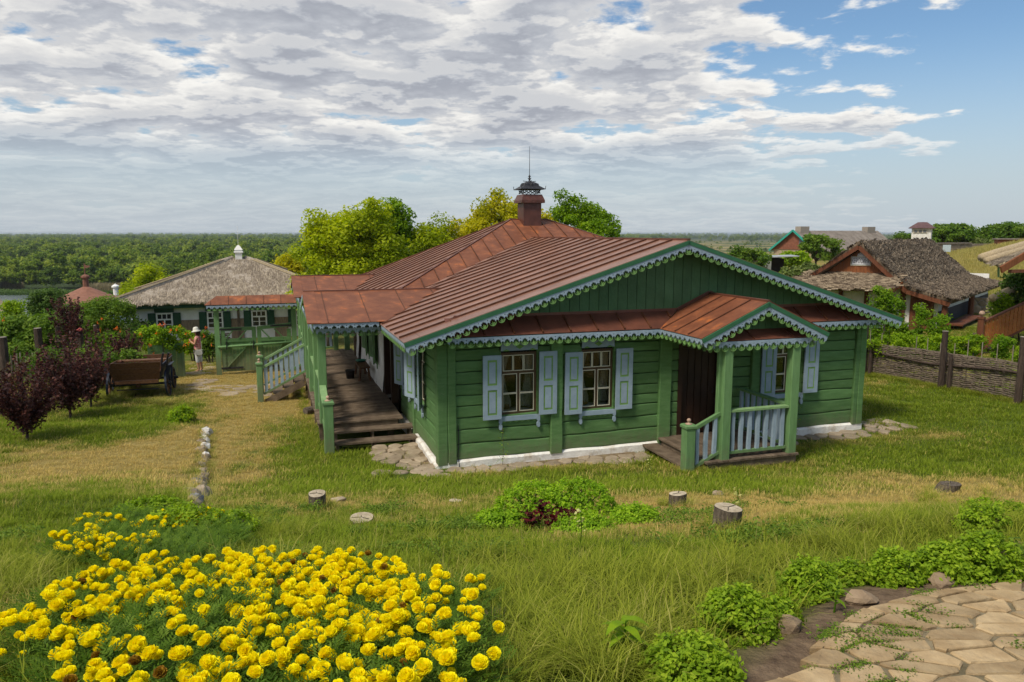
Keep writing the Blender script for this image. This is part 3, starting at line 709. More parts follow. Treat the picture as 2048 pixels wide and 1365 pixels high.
def rake(p, q, par=H):
    p, q = Vector(p), Vector(q); X = (q - p).normalized(); dn = Vector((X.z, 0, -X.x)); dn = dn if dn.z < 0 else -dn
    o = MB(); o.bar(p + dn * .035, q + dn * .035, .09, .05, (0, 0, 1)); o2 = MB()
    b = MB(); M = frame(p, X, -dn); b.plate([(0, -.085), ((q - p).length, -.085), ((q - p).length, 0), (0, 0)], [], .03, M); part('bargeboard', b, mat_green_barge, par)
    lace(p + dn * .085, q + dn * .085, par)
mat_green_barge = mat('bargeboard_green', (.03, .12, .06), (.04, .145, .07), 4, .5, .2, 30, rand=.05)
rake((LE + .0, VF - .0, zW(LE) - .0), (APU, VF, APZ)); rake((APU, VF, APZ), (RE, VF, zW(RE)))
rake((PA - PH, PVF, PZ0), (PA, PVF, PZ1)); rake((PA, PVF, PZ1), (PA + PH, PVF, PZ0))
lace((.05, -.49, 2.83), (4.80, -.49, 2.83)); lace((7.75, -.49, 2.83), (10.74, -.49, 2.83))
lace((PA - 1.22, -2.08, 2.75), (PA + 1.25, -2.08, 2.75))
lace((PA - PH + .03, -.5, PZ0 - .0), (PA - PH + .03, PVF, PZ0 - .0), out=(-1, 0, 0)); lace((PA - 1.2, -.5, 2.73), (PA - 1.2, -2.08, 2.73), out=(-1, 0, 0)); lace((PA + 1.25, -.5, 2.75), (PA + 1.25, -2.08, 2.75), out=(1, 0, 0))
lace((PA + PH - .03, -.5, PZ0), (PA + PH - .03, PVF, PZ0), out=(1, 0, 0))
lace((LE + .02, VF, zW(LE) - .0), (LE + .02, 2.55, zW(LE) - .0), out=(-1, 0, 0))
lace((-2.35, 2.64, 2.85), (-.86, 2.64, 2.85), cres=False); lace((-2.28, 2.84, 2.71), (-.80, 2.84, 2.71))
for v0, v1, v2 in ((2.6, 4.9, 7.2), (9.9, 12.2, 14.5)):
    lace((-2.46, v0, 2.85), (-2.46, v1, 3.41), out=(-1, 0, 0)); lace((-2.46, v1, 3.41), (-2.46, v2, 2.85), out=(-1, 0, 0))
lace((-2.35, 3.0, 2.71), (-2.35, 14.2, 2.71), out=(-1, 0, 0))
# ------------------------------------------------------------------ side porch
DZ = .45
k = 0; v = 2.92
DM = {}
def boardmesh(key, L, w, t, seed):
    if key not in DM:
        b = MB(); n = 5; vs = []; fs = []
        for i in range(n + 1):
            x = L * i / n; a = .004 * noise.noise((x * 2, seed, 0)); h = .004 * noise.noise((x * 2, seed, 4))
            vs += [(x, a, 0), (x, w + a, 0), (x, w + a, t + h), (x, a, t + h)]
        for i in range(n):
            for j in range(4): fs.append((i * 4 + j, i * 4 + (j + 1) % 4, (i + 1) * 4 + (j + 1) % 4, (i + 1) * 4 + j)[::-1])
        fs += [(0, 1, 2, 3), tuple(n * 4 + j for j in (3, 2, 1, 0))]
        b.add(vs, fs); DM[key] = b.mesh('deck_board', DECK)
    return DM[key]
while v < 12.2:
    link('deck_board', boardmesh(('s', k % 6), 2.02, .118, .035, k % 6), H, T(-2.32 + .012 * rnd.random(), v, DZ - .035 + .004 * rnd.random())); v += .126; k += 1
for i in range(16): link('deck_board', boardmesh(('l', i % 3), 2.3, .118, .035, i), H, T(-.30 - i * .126, 12.22, DZ - .035 + .003 * rnd.random()) @ RZ(pi / 2))
o = MB(); o.box(-2.28, -2.2, 2.95, 14.5, DZ - .16, DZ - .04); o.box(-.5, -.42, 2.95, 14.5, DZ - .16, DZ - .04); o.box(-2.2, -.5, 2.95, 3.03, DZ - .15, DZ - .04)
for v in (3.4, 5.4, 7.4, 8.9, 10.6, 12.6, 14.3): o.box(-2.25, -2.1, v, v + .15, -.6, DZ - .16); o.box(-.6, -.45, v, v + .15, -.6, DZ - .16)
part('deck_joist', o, DECK, H)
for i, (v, z) in enumerate(((2.56, .29), (2.16, .12))):
    link('step', boardmesh(('st', i), 2.0, .36, .045, i + 3), H, T(-2.02, v, z - .03))
for u in (-1.95, -1.1, -.2): o = MB(); o.box(u, u + .05, 2.2, 2.6, -.3, .08); o.box(u, u + .05, 2.6, 2.95, -.3, .25); part('stair_string', o, DECK, H)
def post(name, u, v, z0, z1, w, m=GREENP, par=H):
    o = MB(); c = w / 2 - .012; o.plate([(-w / 2, -c), (-c, -w / 2), (c, -w / 2), (w / 2, -c), (w / 2, c), (c, w / 2), (-c, w / 2), (-w / 2, c)], [], z1 - z0); return part(name, o, m, par, T(u, v, z0))
def newel(u, v, z0, z1, w=.20, par=H):
    p = post('newel_post', u, v, z0, z1, w); o = MB(); c = w / 2 + .022
    o.lathe([(c * 1.41, 0), (c * 1.41, .045), (c * 1.15, .07), (.01, .071)], 4, RZ(pi / 4)); part('post_cap', o, GREENP, p, T(0, 0, z1 - z0))
    o = MB(); r = .042; o.lathe([(.075, 0), (.07, .012), (.025, .02), (.022, .035)] + [(max(.004, r * sin(t)), .035 + r - r * cos(t)) for t in (.5, .9, 1.3, 1.57, 1.9, 2.4, 3.0)], 14)
    part('knob', o, mat_knob, p, T(0, 0, z1 - z0 + .071), smooth=True)
mat_knob = mat('bare_turned_wood', (.36, .24, .17), (.46, .32, .24), 9, .6, rand=.1)
newel(-2.12, 2.1, -.15, 1.10, .215)
for u, v in ((-2.16, 3.02), (-2.18, 4.55), (-2.2, 6.8), (-2.2, 8.85), (-2.2, 10.5), (-2.2, 12.3), (-2.2, 14.3), (-.5, 14.3)): post('porch_post', u, v, DZ, 2.74, .19)
o = MB(); o.box(-2.28, -2.12, 2.9, 14.4, 2.60, 2.72); o.box(-2.12, -.35, 2.88, 3.02, 2.60, 2.72); o.box(-2.12, .0, 14.2, 14.35, 2.60, 2.72); part('porch_beam', o, GREENP, H)
def rail(p, q, h=.90, n=None, par=H, botz=.12, side=1, mtop=GREENL, sw=.095, thick=.03, fl=True):
    p, q = Vector(p), Vector(q); up = Vector((0, 0, h))
    o = MB(); o.bar(p + up, q + up, .15 if fl else .075, .045 if fl else .07); part('handrail', o, mtop, par)
    o = MB(); o.bar(p + Vector((0, 0, botz)), q + Vector((0, 0, botz)), .07, .06); part('bottom_rail', o, GREENP, par)
    L_ = (q - p).length; n = n or int(L_ / .21); d = (q - p).normalized(); dh = Vector((d.x, d.y, 0)).normalized(); M0 = frame((0, 0, 0), dh, (0, 0, 1))
    for i in range(n):
        t = (i + .5) / n; c = p.lerp(q, t); hh = h - botz - .04; k_ = i % 3
        zl = -d.z / max(1e-6, hypot(d.x, d.y)) * sw * 0
        key = ('bal', round(hh, 2), k_, sw)
        if key not in DM:
            b = MB(); n_ = 6; L1 = []; R1 = []
            for j in range(n_ + 1):
                z = hh * j / n_; wv = .006 * sin(z * 9 + k_ * 2); L1.append((-sw / 2 + wv, z)); R1.append((sw / 2 + wv * .6, z))
            b.plate([L1[0]] + [R1[0]] + R1[1:] + L1[:0:-1], [], thick); DM[key] = b.mesh('baluster', BLUE)
        link('baluster', DM[key], par, T(c.x, c.y, c.z + botz + .02) @ M0 @ T(0, 0, -thick / 2))
# porch rail in bays between stub posts
vs_ = [2.2, 3.02, 3.75, 4.55, 5.3, 6.05, 6.8, 7.5, 8.15, 8.85]
zt = lambda v: .55 + .45 * min(1, (v - 2.2) / .8)
for a, b in zip(vs_, vs_[1:]):
    za = 0 if a > 2.9 else -.33
    rail((-2.17, a + .05, DZ + (0 if a > 2.9 else -.28)), (-2.17, b - .05, DZ + (0.02 if a > 2.9 else -.02)), .98 if a > 2.9 else .93, 3)
    if b < 8.8 and b not in (3.02, 4.55, 6.8): post('stub_post', -2.17, b, DZ, DZ + .96, .09)
for a, b in zip((10.5, 11.4, 12.3, 13.3), (11.4, 12.3, 13.3, 14.3)): rail((-2.2, a + .05, DZ), (-2.2, b - .05, DZ), .98, 4)
rail((-2.1, 14.3, DZ), (-1.0, 14.3, DZ), .98, 5); post('porch_post', -.92, 14.3, DZ, 2.7, .17)
# side stair going down to the left
for v in (9.0, 10.45):
    newel(-3.66, v, -.35, .92, .17)
    rail((-3.56, v, -.13), (-2.3, v, DZ + .08), .95, 8 if v < 10 else 8, fl=False, sw=.09)
for i, (u, z) in enumerate(((-2.62, .30), (-2.95, .15), (-3.28, .0))): link('step', boardmesh(('ss', i), 1.38, .30, .04, i), H, T(u + .29, 9.06, z - .04) @ RZ(pi / 2))
for v in (9.02, 10.38): o = MB(); o.bar((-3.5, v, -.28), (-2.35, v, .28), .05, .20); part('stair_string', o, DECK, H)
# white rendered side wall with green windows, brown doorways
o = MB()
def wavy_wall(u, v0, v1, z0, z1, th):
    b = MB(); n = max(3, int((v1 - v0) / .3)); m_ = 7; vs = []; fs = []
    for j in range(m_ + 1):
        for i in range(n + 1):
            v_ = v0 + (v1 - v0) * i / n; z = z0 + (z1 - z0) * j / m_; bulge = .05 * (1 - sstep(DZ, DZ + .5, z)); vs.append((u - bulge + .018 * noise.noise((v_ * 1.3, z * 1.3, 2)), v_, z))
    for j in range(m_):
        for i in range(n): fs.append((j * (n + 1) + i, (j + 1) * (n + 1) + i, (j + 1) * (n + 1) + i + 1, j * (n + 1) + i + 1))
    b.add(vs, fs); b.box(u + .03, u + th, v0, v1, z0, z1); return b
wh = [(5.95, 7.25, 0), (7.25, 7.95, 1), (7.95, 9.1, 0), (9.1, 9.8, 1), (9.8, 11.15, 0), (12.0, 12.75, 0)]
for a, b, w in wh:
    if not w: part('rendered_wall', wavy_wall(-.30, a, b, .3, 2.85, .3), WHITE, H)
    else:
        part('rendered_wall', wavy_wall(-.30, a, b, .3, 1.15, .3), WHITE, H); part('rendered_wall', wavy_wall(-.30, a, b, 2.35, 2.85, .3), WHITE, H)
        window(T(-.24, b, 1.15) @ SIDE, b - a, 1.2, H, .05)
        f = MB(); f.plate(rect(-.05, b - a + .05, -.1, 1.28), [rect(0, b - a, 0, 1.2)], .05, UP); f.plate(rect(-.06, -.0, -.24, -.1), [], .04, UP); f.plate(rect(b - a, b - a + .06, -.24, -.1), [], .04, UP); part('window_surround', f, GREENP, H, T(-.29, b, 1.15) @ SIDE)
        for s in (0, 1):
            f = MB(); f.plate(rect(0, .34, 0, 1.2), [], .03, UP); f.plate(rect(.06, .28, .08, .52), [], .04, UP); f.plate(rect(.06, .28, .64, 1.1), [], .04, UP)
            part('side_shutter', f, GREENP, H, T(-.34, (a - .04) if s else (b + .04), 1.13) @ (SIDE @ RZ(radians(-14)) if s else RZ(radians(90 + 12))))
for a, b in ((4.62, 5.93), (11.15, 12.0)):
    f = MB(); f.box(-.30, -.12, a, a + .13, DZ - .02, 2.85); f.box(-.30, -.12, b - .13, b, DZ - .02, 2.85); f.box(-.28, -.12, a + .13, b - .13, 2.35, 2.85); part('door_frame', f, DBROWN, H)
    f = MB(); f.box(-.06, -.01, a + .13, b - .13, DZ, 2.35)
    for i in range(5): f.box(-.08, -.06, a + .15 + i * (b - a - .28) / 5, a + .13 + (i + .9) * (b - a - .28) / 5, DZ + .03, 2.3)
    part('door', f, DBROWN, H)
post('corner_post', -.34, 12.82, DZ - .02, 2.8, .12, DECK)
o = MB(); o.box(-.0, .9, 12.9, 13.9, -.3, 2.8); part('rendered_wall', o, WHITE, H)
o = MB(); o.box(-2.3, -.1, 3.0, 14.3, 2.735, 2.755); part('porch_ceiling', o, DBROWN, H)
# bench with a basin, black bucket on the porch
def free(name, mb_, m, M, label, cat, group=None, smooth=False):
    o = link(name, mb_.mesh(name, m, smooth)); o.matrix_world = M; o['label'] = label; o['category'] = cat
    if group: o['group'] = group
    return o
bt = thing('bench', 'small plain wooden bench against the white wall on the side porch', 'bench', M=HM @ T(-.62, 7.7, DZ))
o = MB(); o.box(-.16, .16, 0, 1.35, .40, .44); part('seat', o, DECK if False else CARTW, bt)
for sx in (-.11, .11):
    for y in (.15, 1.2): o = MB(); o.bar((sx, y, .40), (sx * 1.5, y + (.05 if y > .5 else -.05), 0), .05, .05); part('leg', o, CARTW, bt)
o = MB(); o.lathe([(.10, 0), (.17, .05), (.175, .06), (.15, .05), (.05, .03)], 14); free('basin', o, mat('teal_enamel', (.05, .25, .2), rough=.3), HM @ T(-.62, 8.75, DZ + .44), 'small teal enamel basin on the far end of the porch bench', 'basin', smooth=True)
o = MB(); o.lathe([(.11, 0), (.15, .26), (.16, .27), (.14, .26), (.10, .03)], 14); free('bucket', o, BLACK, HM @ T(-1.0, 8.35, DZ), 'black bucket standing on the porch deck beside the small bench', 'bucket', smooth=True)
o = MB(); o.lathe([(.06, 0), (.07, .1), (.09, .16), (.09, .17)], 6); free('wall_lamp', o, BLACK, HM @ T(-.52, 10.5, 2.35), 'black lantern hanging from the white wall above the side porch', 'lantern'); o = MB(); o.bar((0, 0, .17), (.2, 0, .2), .02, .02); 
# ------------------------------------------------------------------ front porch
fz = .30
for i in range(17): link('deck_board', boardmesh(('f', i % 4), 2.06, .122, .04, i), H, T(5.0 + .125 + i * .1315, -2.13 + .015 * rnd.random(), fz - .04) @ RZ(pi / 2))
o = MB(); o.box(5.05, 7.2, -2.08, -2.0, fz - .2, fz - .04); o.box(5.05, 7.2, -.3, -.2, fz - .2, fz - .04); o.box(5.04, 5.12, -2.0, -.3, fz - .2, fz - .04)
for u in (5.1, 6.2, 7.05): o.box(u, u + .14, -2.06, -1.9, -.4, fz - .2)
part('deck_joist', o, DECK, H)
for i, (u, z) in enumerate(((4.74, .17),)): link('step', boardmesh(('fs', i), 1.95, .36, .045, i), H, T(u + .24, -2.0, z - .045) @ RZ(pi / 2))
o = MB(); o.bar((4.6, -1.2, -.1), (4.6, -1.2, .12), .3, .1); o.bar((4.6, -.5, -.1), (4.6, -.5, .12), .3, .1); part('step_block', o, DECK, H)
post('porch_post', 5.47, -1.97, fz, 2.64, .20); post('porch_post', 7.10, -1.97, fz, 2.64, .20); o = post('porch_post', 5.35, -1.93, fz - .1, 2.62, .10)
o = MB(); o.box(5.06, 7.5, -2.06, -1.9, 2.60, 2.72); o.box(5.1, 5.24, -1.9, -.1, 2.60, 2.71); o.box(7.3, 7.44, -1.9, -.1, 2.60, 2.71); part('porch_beam', o, GREENP, H)
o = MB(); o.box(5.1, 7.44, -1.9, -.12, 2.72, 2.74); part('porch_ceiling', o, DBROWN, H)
newel(4.62, -2.02, -.1, 1.04, .21)
rail((5.58, -1.97, fz), (6.99, -1.97, fz), 1.0, 7, sw=.075, thick=.06)
rail((7.12, -1.86, fz), (7.12, -.1, fz), 1.0, 8, sw=.075, thick=.06, mtop=GREENP)
rail((4.73, -2.0, -.02 + .08), (5.36, -1.97, fz + .03), .93, 3, sw=.075, thick=.06, mtop=GREENP, fl=False)
# ------------------------------------------------------------------ chimney and the wrought iron spire
cm = mat('chimney_sheet', (.075, .026, .017), (.12, .042, .028), 4, .45, .3, 8, rand=.03, spec=.5)
c = MB(); c.box(-.33, .33, -.33, .33, 0, .95); ch = part('chimney', c, cm, H, T(5.68, 10.72, 5.02))
c = MB(); c.box(-.43, .43, -.43, .43, .93, 1.02); c.lathe([(.43 * 1.414, 1.02), (.35 * 1.414, 1.22), (.34 * 1.414, 1.225)], 4, RZ(pi / 4)); part('chimney_cap', c, cm, ch)
c = MB()
for x in (-.30, -.15, 0, .15, .30):
    for y in (-.30, .30): c.bar((x, y, 1.22), (x, y, 1.42), .022, .022); c.bar((y, x, 1.22), (y, x, 1.42), .022, .022)
for s in (-1, 1):
    for k_ in range(4):
        x = -.30 + k_ * .15
        c.bar((x, s * .3, 1.26), (x + .15, s * .3, 1.38), .012, .02); c.bar((x + .15, s * .3, 1.26), (x, s * .3, 1.38), .012, .02); c.bar((s * .3, x, 1.26), (s * .3, x + .15, 1.38), .02, .012); c.bar((s * .3, x + .15, 1.26), (s * .3, x, 1.38), .02, .012)
part('iron_grille', c, BLACK, ch)
c = MB(); c.lathe([(.45 * 1.414, 1.40), (.45 * 1.414, 1.415), (.27 * 1.414, 1.53), (.25 * 1.414, 1.60), (.10 * 1.414, 1.68), (.05, 1.69)], 4, RZ(pi / 4))
for a in range(4):
    R_ = RZ(a * pi / 2); c.add([(-.11, -.30, 1.47), (.11, -.30, 1.47), (0, -.30, 1.62), (-.11, -.1, 1.6), (.11, -.1, 1.6), (0, -.1, 1.66)], [(0, 1, 2), (0, 3, 4, 1), (1, 4, 5, 2), (2, 5, 3, 0)], R_)
    c.bar(R_ @ Vector((.44, .44, 1.41)), R_ @ Vector((.45, .45, 1.52)), .015, .015); c.bar(R_ @ Vector((.06, 0, 1.68)), R_ @ Vector((.24, 0, 1.70)), .02, .02); c.bar(R_ @ Vector((.2, 0, 1.66)), R_ @ Vector((.2, 0, 1.74)), .05, .02)
part('iron_roof', c, BLACK, ch)
c = MB(); c.lathe([(.05, 1.68), (.03, 1.74), (.05, 1.78), (.02, 1.82), (.045, 1.86), (.012, 1.92), (.006, 2.9)], 8); c.bar((-.07, 0, 1.80), (.07, 0, 1.80), .015, .015); c.bar((-.05, 0, 1.87), (.05, 0, 1.87), .015, .015); part('spire', c, BLACK, ch)
# ------------------------------------------------------------------ scattering helper (for what nobody could count)
def scatter(name, pts, rz, sc, pi_, protos, extra=None, parent=None, M=None, tilt=None, **kw):
    c = bpy.data.collections.new(name + '_kinds')
    for i, me in enumerate(protos):
        o = bpy.data.objects.new('%s_kind_%02d' % (name, i), me); c.objects.link(o)
    me = bpy.data.meshes.new(name); me.vertices.add(len(pts)); me.vertices.foreach_set('co', np.asarray(pts, np.float32).ravel())
    def fa(n, a, t='FLOAT'): q = me.attributes.new(n, t, 'POINT'); q.data.foreach_set('value', np.asarray(a, np.int32 if t == 'INT' else np.float32))
    fa('rz', rz); fa('sc', sc); fa('pk', pi_, 'INT')
    if tilt is None: tilt = np.zeros(len(pts))
    fa('tl', tilt)
    for k, a in (extra or {}).items(): fa(k, a)
    for p in protos[:1]: me.materials.append(p.materials[0])
    ob = link(name, me, parent, M, **kw)
    ng = bpy.data.node_groups.new(name, 'GeometryNodeTree'); ng.interface.new_socket('Geometry', in_out='INPUT', socket_type='NodeSocketGeometry'); ng.interface.new_socket('Geometry', in_out='OUTPUT', socket_type='NodeSocketGeometry')
    N = ng.nodes.new; L = ng.links.new; gi = N('NodeGroupInput'); go = N('NodeGroupOutput'); ip = N('GeometryNodeInstanceOnPoints'); ci = N('GeometryNodeCollectionInfo')
    ci.inputs['Collection'].default_value = c; ci.inputs['Separate Children'].default_value = True; ci.inputs['Reset Children'].default_value = True
    def na(n, t='FLOAT'): q = N('GeometryNodeInputNamedAttribute'); q.data_type = t; q.inputs['Name'].default_value = n; return [s for s in q.outputs if s.enabled][0]
    L(gi.outputs[0], ip.inputs['Points']); L(ci.outputs[0], ip.inputs['Instance']); ip.inputs['Pick Instance'].default_value = True
    L(na('pk', 'INT'), ip.inputs['Instance Index']); L(na('sc'), ip.inputs['Scale'])
    cx = N('ShaderNodeCombineXYZ'); L(na('rz'), cx.inputs[2]); L(na('tl'), cx.inputs[0]); L(cx.outputs[0], ip.inputs['Rotation']); L(ip.outputs[0], go.inputs[0])
    md = ob.modifiers.new('scatter', 'NODES'); md.node_group = ng
    return ob

# ------------------------------------------------------------------ leaves
def leafcloud(P, size, aspect=.5, up=.35, tint=None, seed=0, fold=0., outward=None, ow=.6):
    r = np.random.RandomState(seed); n = len(P); P = np.asarray(P, float)
    nr = r.normal(size=(n, 3)); nr[:, 2] = np.abs(nr[:, 2]) + up
    if outward is not None: nr += outward * ow
    nr /= np.linalg.norm(nr, axis=1)[:, None]
    t = r.normal(size=(n, 3)); t -= nr * (t * nr).sum(1)[:, None]; t /= np.linalg.norm(t, axis=1)[:, None]; b = np.cross(nr, t)
    s = size * (.65 + .7 * r.rand(n))[:, None]; w = s * aspect
    V = np.stack([P - t * s * .5, P + b * w * .5 - t * s * .05, P + t * s * .5, P - b * w * .5 - t * s * .05], 1).reshape(-1, 3)
    F = np.arange(4 * n).reshape(n, 4)
    tt = np.repeat((tint if tint is not None else r.rand(n)), 4)
    return V, F, tt
def clumps(n, rx, ry, rz, c, seed, lump=.3, shell=.55, flat=.75):
    r = np.random.RandomState(seed); d = r.normal(size=(n, 3)); d /= np.linalg.norm(d, axis=1)[:, None]; d[:, 2] = np.where(d[:, 2] < -.45, -d[:, 2], d[:, 2])
    rad = shell + (1 - shell) * r.rand(n) ** .6
    wob = 1 + .22 * np.sin(d[:, 0] * 3.1 + seed) * np.cos(d[:, 2] * 4 + seed * 1.7)
    return np.stack([c[0] + d[:, 0] * rx * rad * wob, c[1] + d[:, 1] * ry * rad * wob, c[2] + d[:, 2] * rz * rad * wob], 1), lump * (.6 + .8 * r.rand(n))
def crownmesh(name, cs, rs, per, size, m, seed=0, aspect=.5, flat=.7, up=.35, dens=None, tintc=.5):
    r = np.random.RandomState(seed + 99); k = len(cs); n = per * k
    d = r.normal(size=(n, 3)); d /= np.linalg.norm(d, axis=1)[:, None]; rr = (r.rand(n) ** .45)[:, None]
    ci = np.repeat(np.arange(k), per); P = cs[ci] + d * rr * rs[ci][:, None] * np.array([1, 1, flat])
    tc = r.rand(k); tint = np.clip(tc[ci] * tintc + r.rand(n) * (1 - tintc), 0, 1)
    V, F, t = leafcloud(P, size, aspect, up, tint, seed + 5, outward=d)
    return npmesh(name, V, F, m, {'tint': t})
BARK = mat('tree_bark', (.06, .045, .035), (.13, .105, .085), 9, .9, 1., 30, (4, 4, 1))
def limbs(mb, base, top, cs, r0, seed, n=9, wob=.08):
    r = random.Random(seed); base = Vector(base); top = Vector(top); pts = []; rs = []
    for i in range(7):
        t = i / 6; p = base.lerp(top, t) + Vector((r.uniform(-1, 1), r.uniform(-1, 1), 0)) * wob * (t * (1 - t) * 4); pts.append(p); rs.append(r0 * (1 - .75 * t) + .004)
    rs[0] *= 1.35; mb.tube(pts, rs, 7)
    for c in r.sample(list(range(len(cs))), min(n, len(cs))):
        c = Vector(cs[c]); t = r.uniform(.25, .95); s = base.lerp(top, t); m_ = s.lerp(c, .5) + Vector((0, 0, -.06 * (c - s).length)); mb.tube([s, m_, c], [r0 * (1 - .75 * t) * .55, r0 * .3 * (1 - .5 * t), .004], 5)
def tree(name, label, cat, x, y, h, rx, ry, rz, nc, per, size, m, group=None, seed=1, lump=.4, r0=.12, z=None, shell=.5, trunkname='trunk', aspect=.5, flat=.7, zc=None, extra=None, up=.35, tintc=.5):
    z = G(x, y) if z is None else z
    t = thing(name, label, cat, (x, y, z), 0, group)
    c = (0, 0, (h - rz) if zc is None else zc); cs, rs = clumps(nc, rx, ry, rz, c, seed, lump, shell)
    if extra:
        for (ex, ey, ez, er, en) in extra:
            c2, r2 = clumps(en, er, er, er * .8, (ex, ey, ez), seed + 200 + int(ex * 10), lump, .3); cs = np.concatenate([cs, c2]); rs = np.concatenate([rs, r2])
    link('crown', crownmesh('crown', cs, rs, per, size, m, seed, aspect, flat, up, tintc=tintc), t)
    b = MB(); limbs(b, (0, 0, -.2), (0, 0, c[2] + rz * .45), cs, r0, seed); part(trunkname, b, BARK, t, smooth=True)
    return t
L_YEL = leafmat('golden_locust_leaf', (.24, .27, .01), (.44, .42, .015), (.60, .54, .025), .45)
L_GRN = leafmat('fresh_green_leaf', (.09, .18, .010), (.20, .33, .015), (.36, .48, .02), .4)
L_YG = leafmat('yellow_green_locust_leaf', (.15, .22, .010), (.32, .40, .014), (.52, .56, .025), .45)
L_MID = leafmat('green_leaf', (.055, .12, .014), (.105, .19, .02), (.19, .28, .035), .35)
L_DRK = leafmat('deep_green_leaf', (.03, .075, .014), (.06, .12, .02), (.11, .18, .035), .3)
L_PUR = leafmat('purple_plum_leaf', (.035, .014, .015), (.085, .032, .030), (.17, .075, .055), .22, rough=.4)
L_PURT = leafmat('purple_green_leaf', (.05, .015, .016), (.10, .035, .03), (.15, .17, .04), .3, rough=.4)
L_OLV = leafmat('willow_leaf', (.08, .125, .03), (.15, .20, .05), (.23, .28, .08), .3)
L_LIME = leafmat('lime_green_leaf', (.08, .17, .01), (.15, .28, .015), (.26, .38, .03), .45)
L_MUM = leafmat('chrysanthemum_leaf', (.11, .20, .012), (.23, .36, .02), (.38, .50, .035), .4, rand=.05)
L_MAR = leafmat('marigold_leaf', (.05, .105, .01), (.09, .17, .015), (.17, .26, .03), .35)

# ------------------------------------------------------------------ stones
def cells(sites, box, rs, gap=.03, cut=None):
    x0, x1, y0, y1 = box; res = []
    for i, (sx, sy) in enumerate(sites):
        p = [(x0, y0), (x1, y0), (x1, y1), (x0, y1)]
        for j, (tx, ty) in enumerate(sites):
            if i == j or hypot(tx - sx, ty - sy) > 1.6: continue
            mx, my = (sx + tx) / 2, (sy + ty) / 2; dx, dy = tx - sx, ty - sy; l = hypot(dx, dy); dx /= l; dy /= l; g_ = gap * rs.uniform(.3, .8)
            p = clip(p, lambda q: -((q[0] - mx) * dx + (q[1] - my) * dy) - g_)
            if len(p) < 3: break
        if len(p) >= 3: res.append(p)
    return res
def roundpoly(p, rs, k=.16, jit=.012):
    out = []; n = len(p)
    for i in range(n):
        a, b, c = p[i - 1], p[i], p[(i + 1) % n]
        la, lc = hypot(a[0] - b[0], a[1] - b[1]), hypot(c[0] - b[0], c[1] - b[1])
        for q, l in ((a, la), (c, lc)):
            t = min(k * rs.uniform(.5, 1.4), .4); out.append((b[0] + (q[0] - b[0]) * t + rs.uniform(-jit, jit), b[1] + (q[1] - b[1]) * t + rs.uniform(-jit, jit)))
    return out
def slab(poly, th, inset=.012, seed=0):
    n = len(poly); cx = sum(p[0] for p in poly) / n; cy = sum(p[1] for p in poly) / n; b = MB(); r = random.Random(seed)
    lo = [(x - cx, y - cy, -th) for x, y in poly]; mid = [(x - cx, y - cy, -inset * .8) for x, y in poly]
    top = []
    for x, y in poly:
        l = hypot(x - cx, y - cy); k = max(0, 1 - inset / max(l, .01)); top.append(((x - cx) * k, (y - cy) * k, r.uniform(-.003, .003)))
    fs = [tuple(range(2 * n, 3 * n))]
    for k in (0, 1):
        for i in range(n): fs.append((k * n + i, k * n + (i + 1) % n, (k + 1) * n + (i + 1) % n, (k + 1) * n + i))
    b.add(lo + mid + top, fs); return b, cx, cy
rs_ = random.Random(5)
patio = MB(); patio.add([(x, y, PZ - .012) for x, y in [(-1.2, .8), (6.5, .8), (6.5, 2.6), (5, 3.6), (3.6, 3.92), (2.5, 3.86), (1.7, 3.5), (1.1, 2.85), (.55, 2.15), (-.4, 1.5)]], [tuple(range(10))])
PAT = part('patio', patio, mat('pale_mortar', (.09, .075, .04), (.24, .20, .13), 5, .95, .8, 25), None, kind='structure')
sites = []
for j in range(29):
    for i in range(26): sites.append((-1.0 + i * .25 + (j % 2) * .12 + rs_.uniform(-.12, .12), (1.1 + j * .112 + rs_.uniform(-.045, .045) + .06 * i * .25) * 2.0))
k = 0; PCELL = []
for p in cells(sites, (-1.3, 5.2, 1.8, 9.0), rs_, .02):
    p = [(x + .03 * (y - 3), y / 2.0) for x, y in p]; p = roundpoly(p, rs_, .06, .008)
    cx = sum(q[0] for q in p) / len(p); cy = sum(q[1] for q in p) / len(p)
    p0_ = p; p = [(x, min(y, pedge(x) - .015)) for x, y in p]
    if sum(1 for q in p if q[1] < pedge(q[0]) - .03) < 2: continue
    q_ = []
    for c_ in p:
        if not q_ or hypot(c_[0] - q_[-1][0], c_[1] - q_[-1][1]) > .012: q_.append(c_)
    p = q_; ar = abs(sum(p[i][0] * p[(i + 1) % len(p)][1] - p[(i + 1) % len(p)][0] * p[i][1] for i in range(len(p)))) / 2
    if len(p) < 3 or ar < .004: continue
    b, cx, cy = slab(p, .05, .008, k); part('flagstone', b, STONEP, PAT, T(cx, cy, PZ + rs_.uniform(-.004, .008)) @ RX(rs_.uniform(-.008, .008)), smooth=False); PCELL.append(p); k += 1
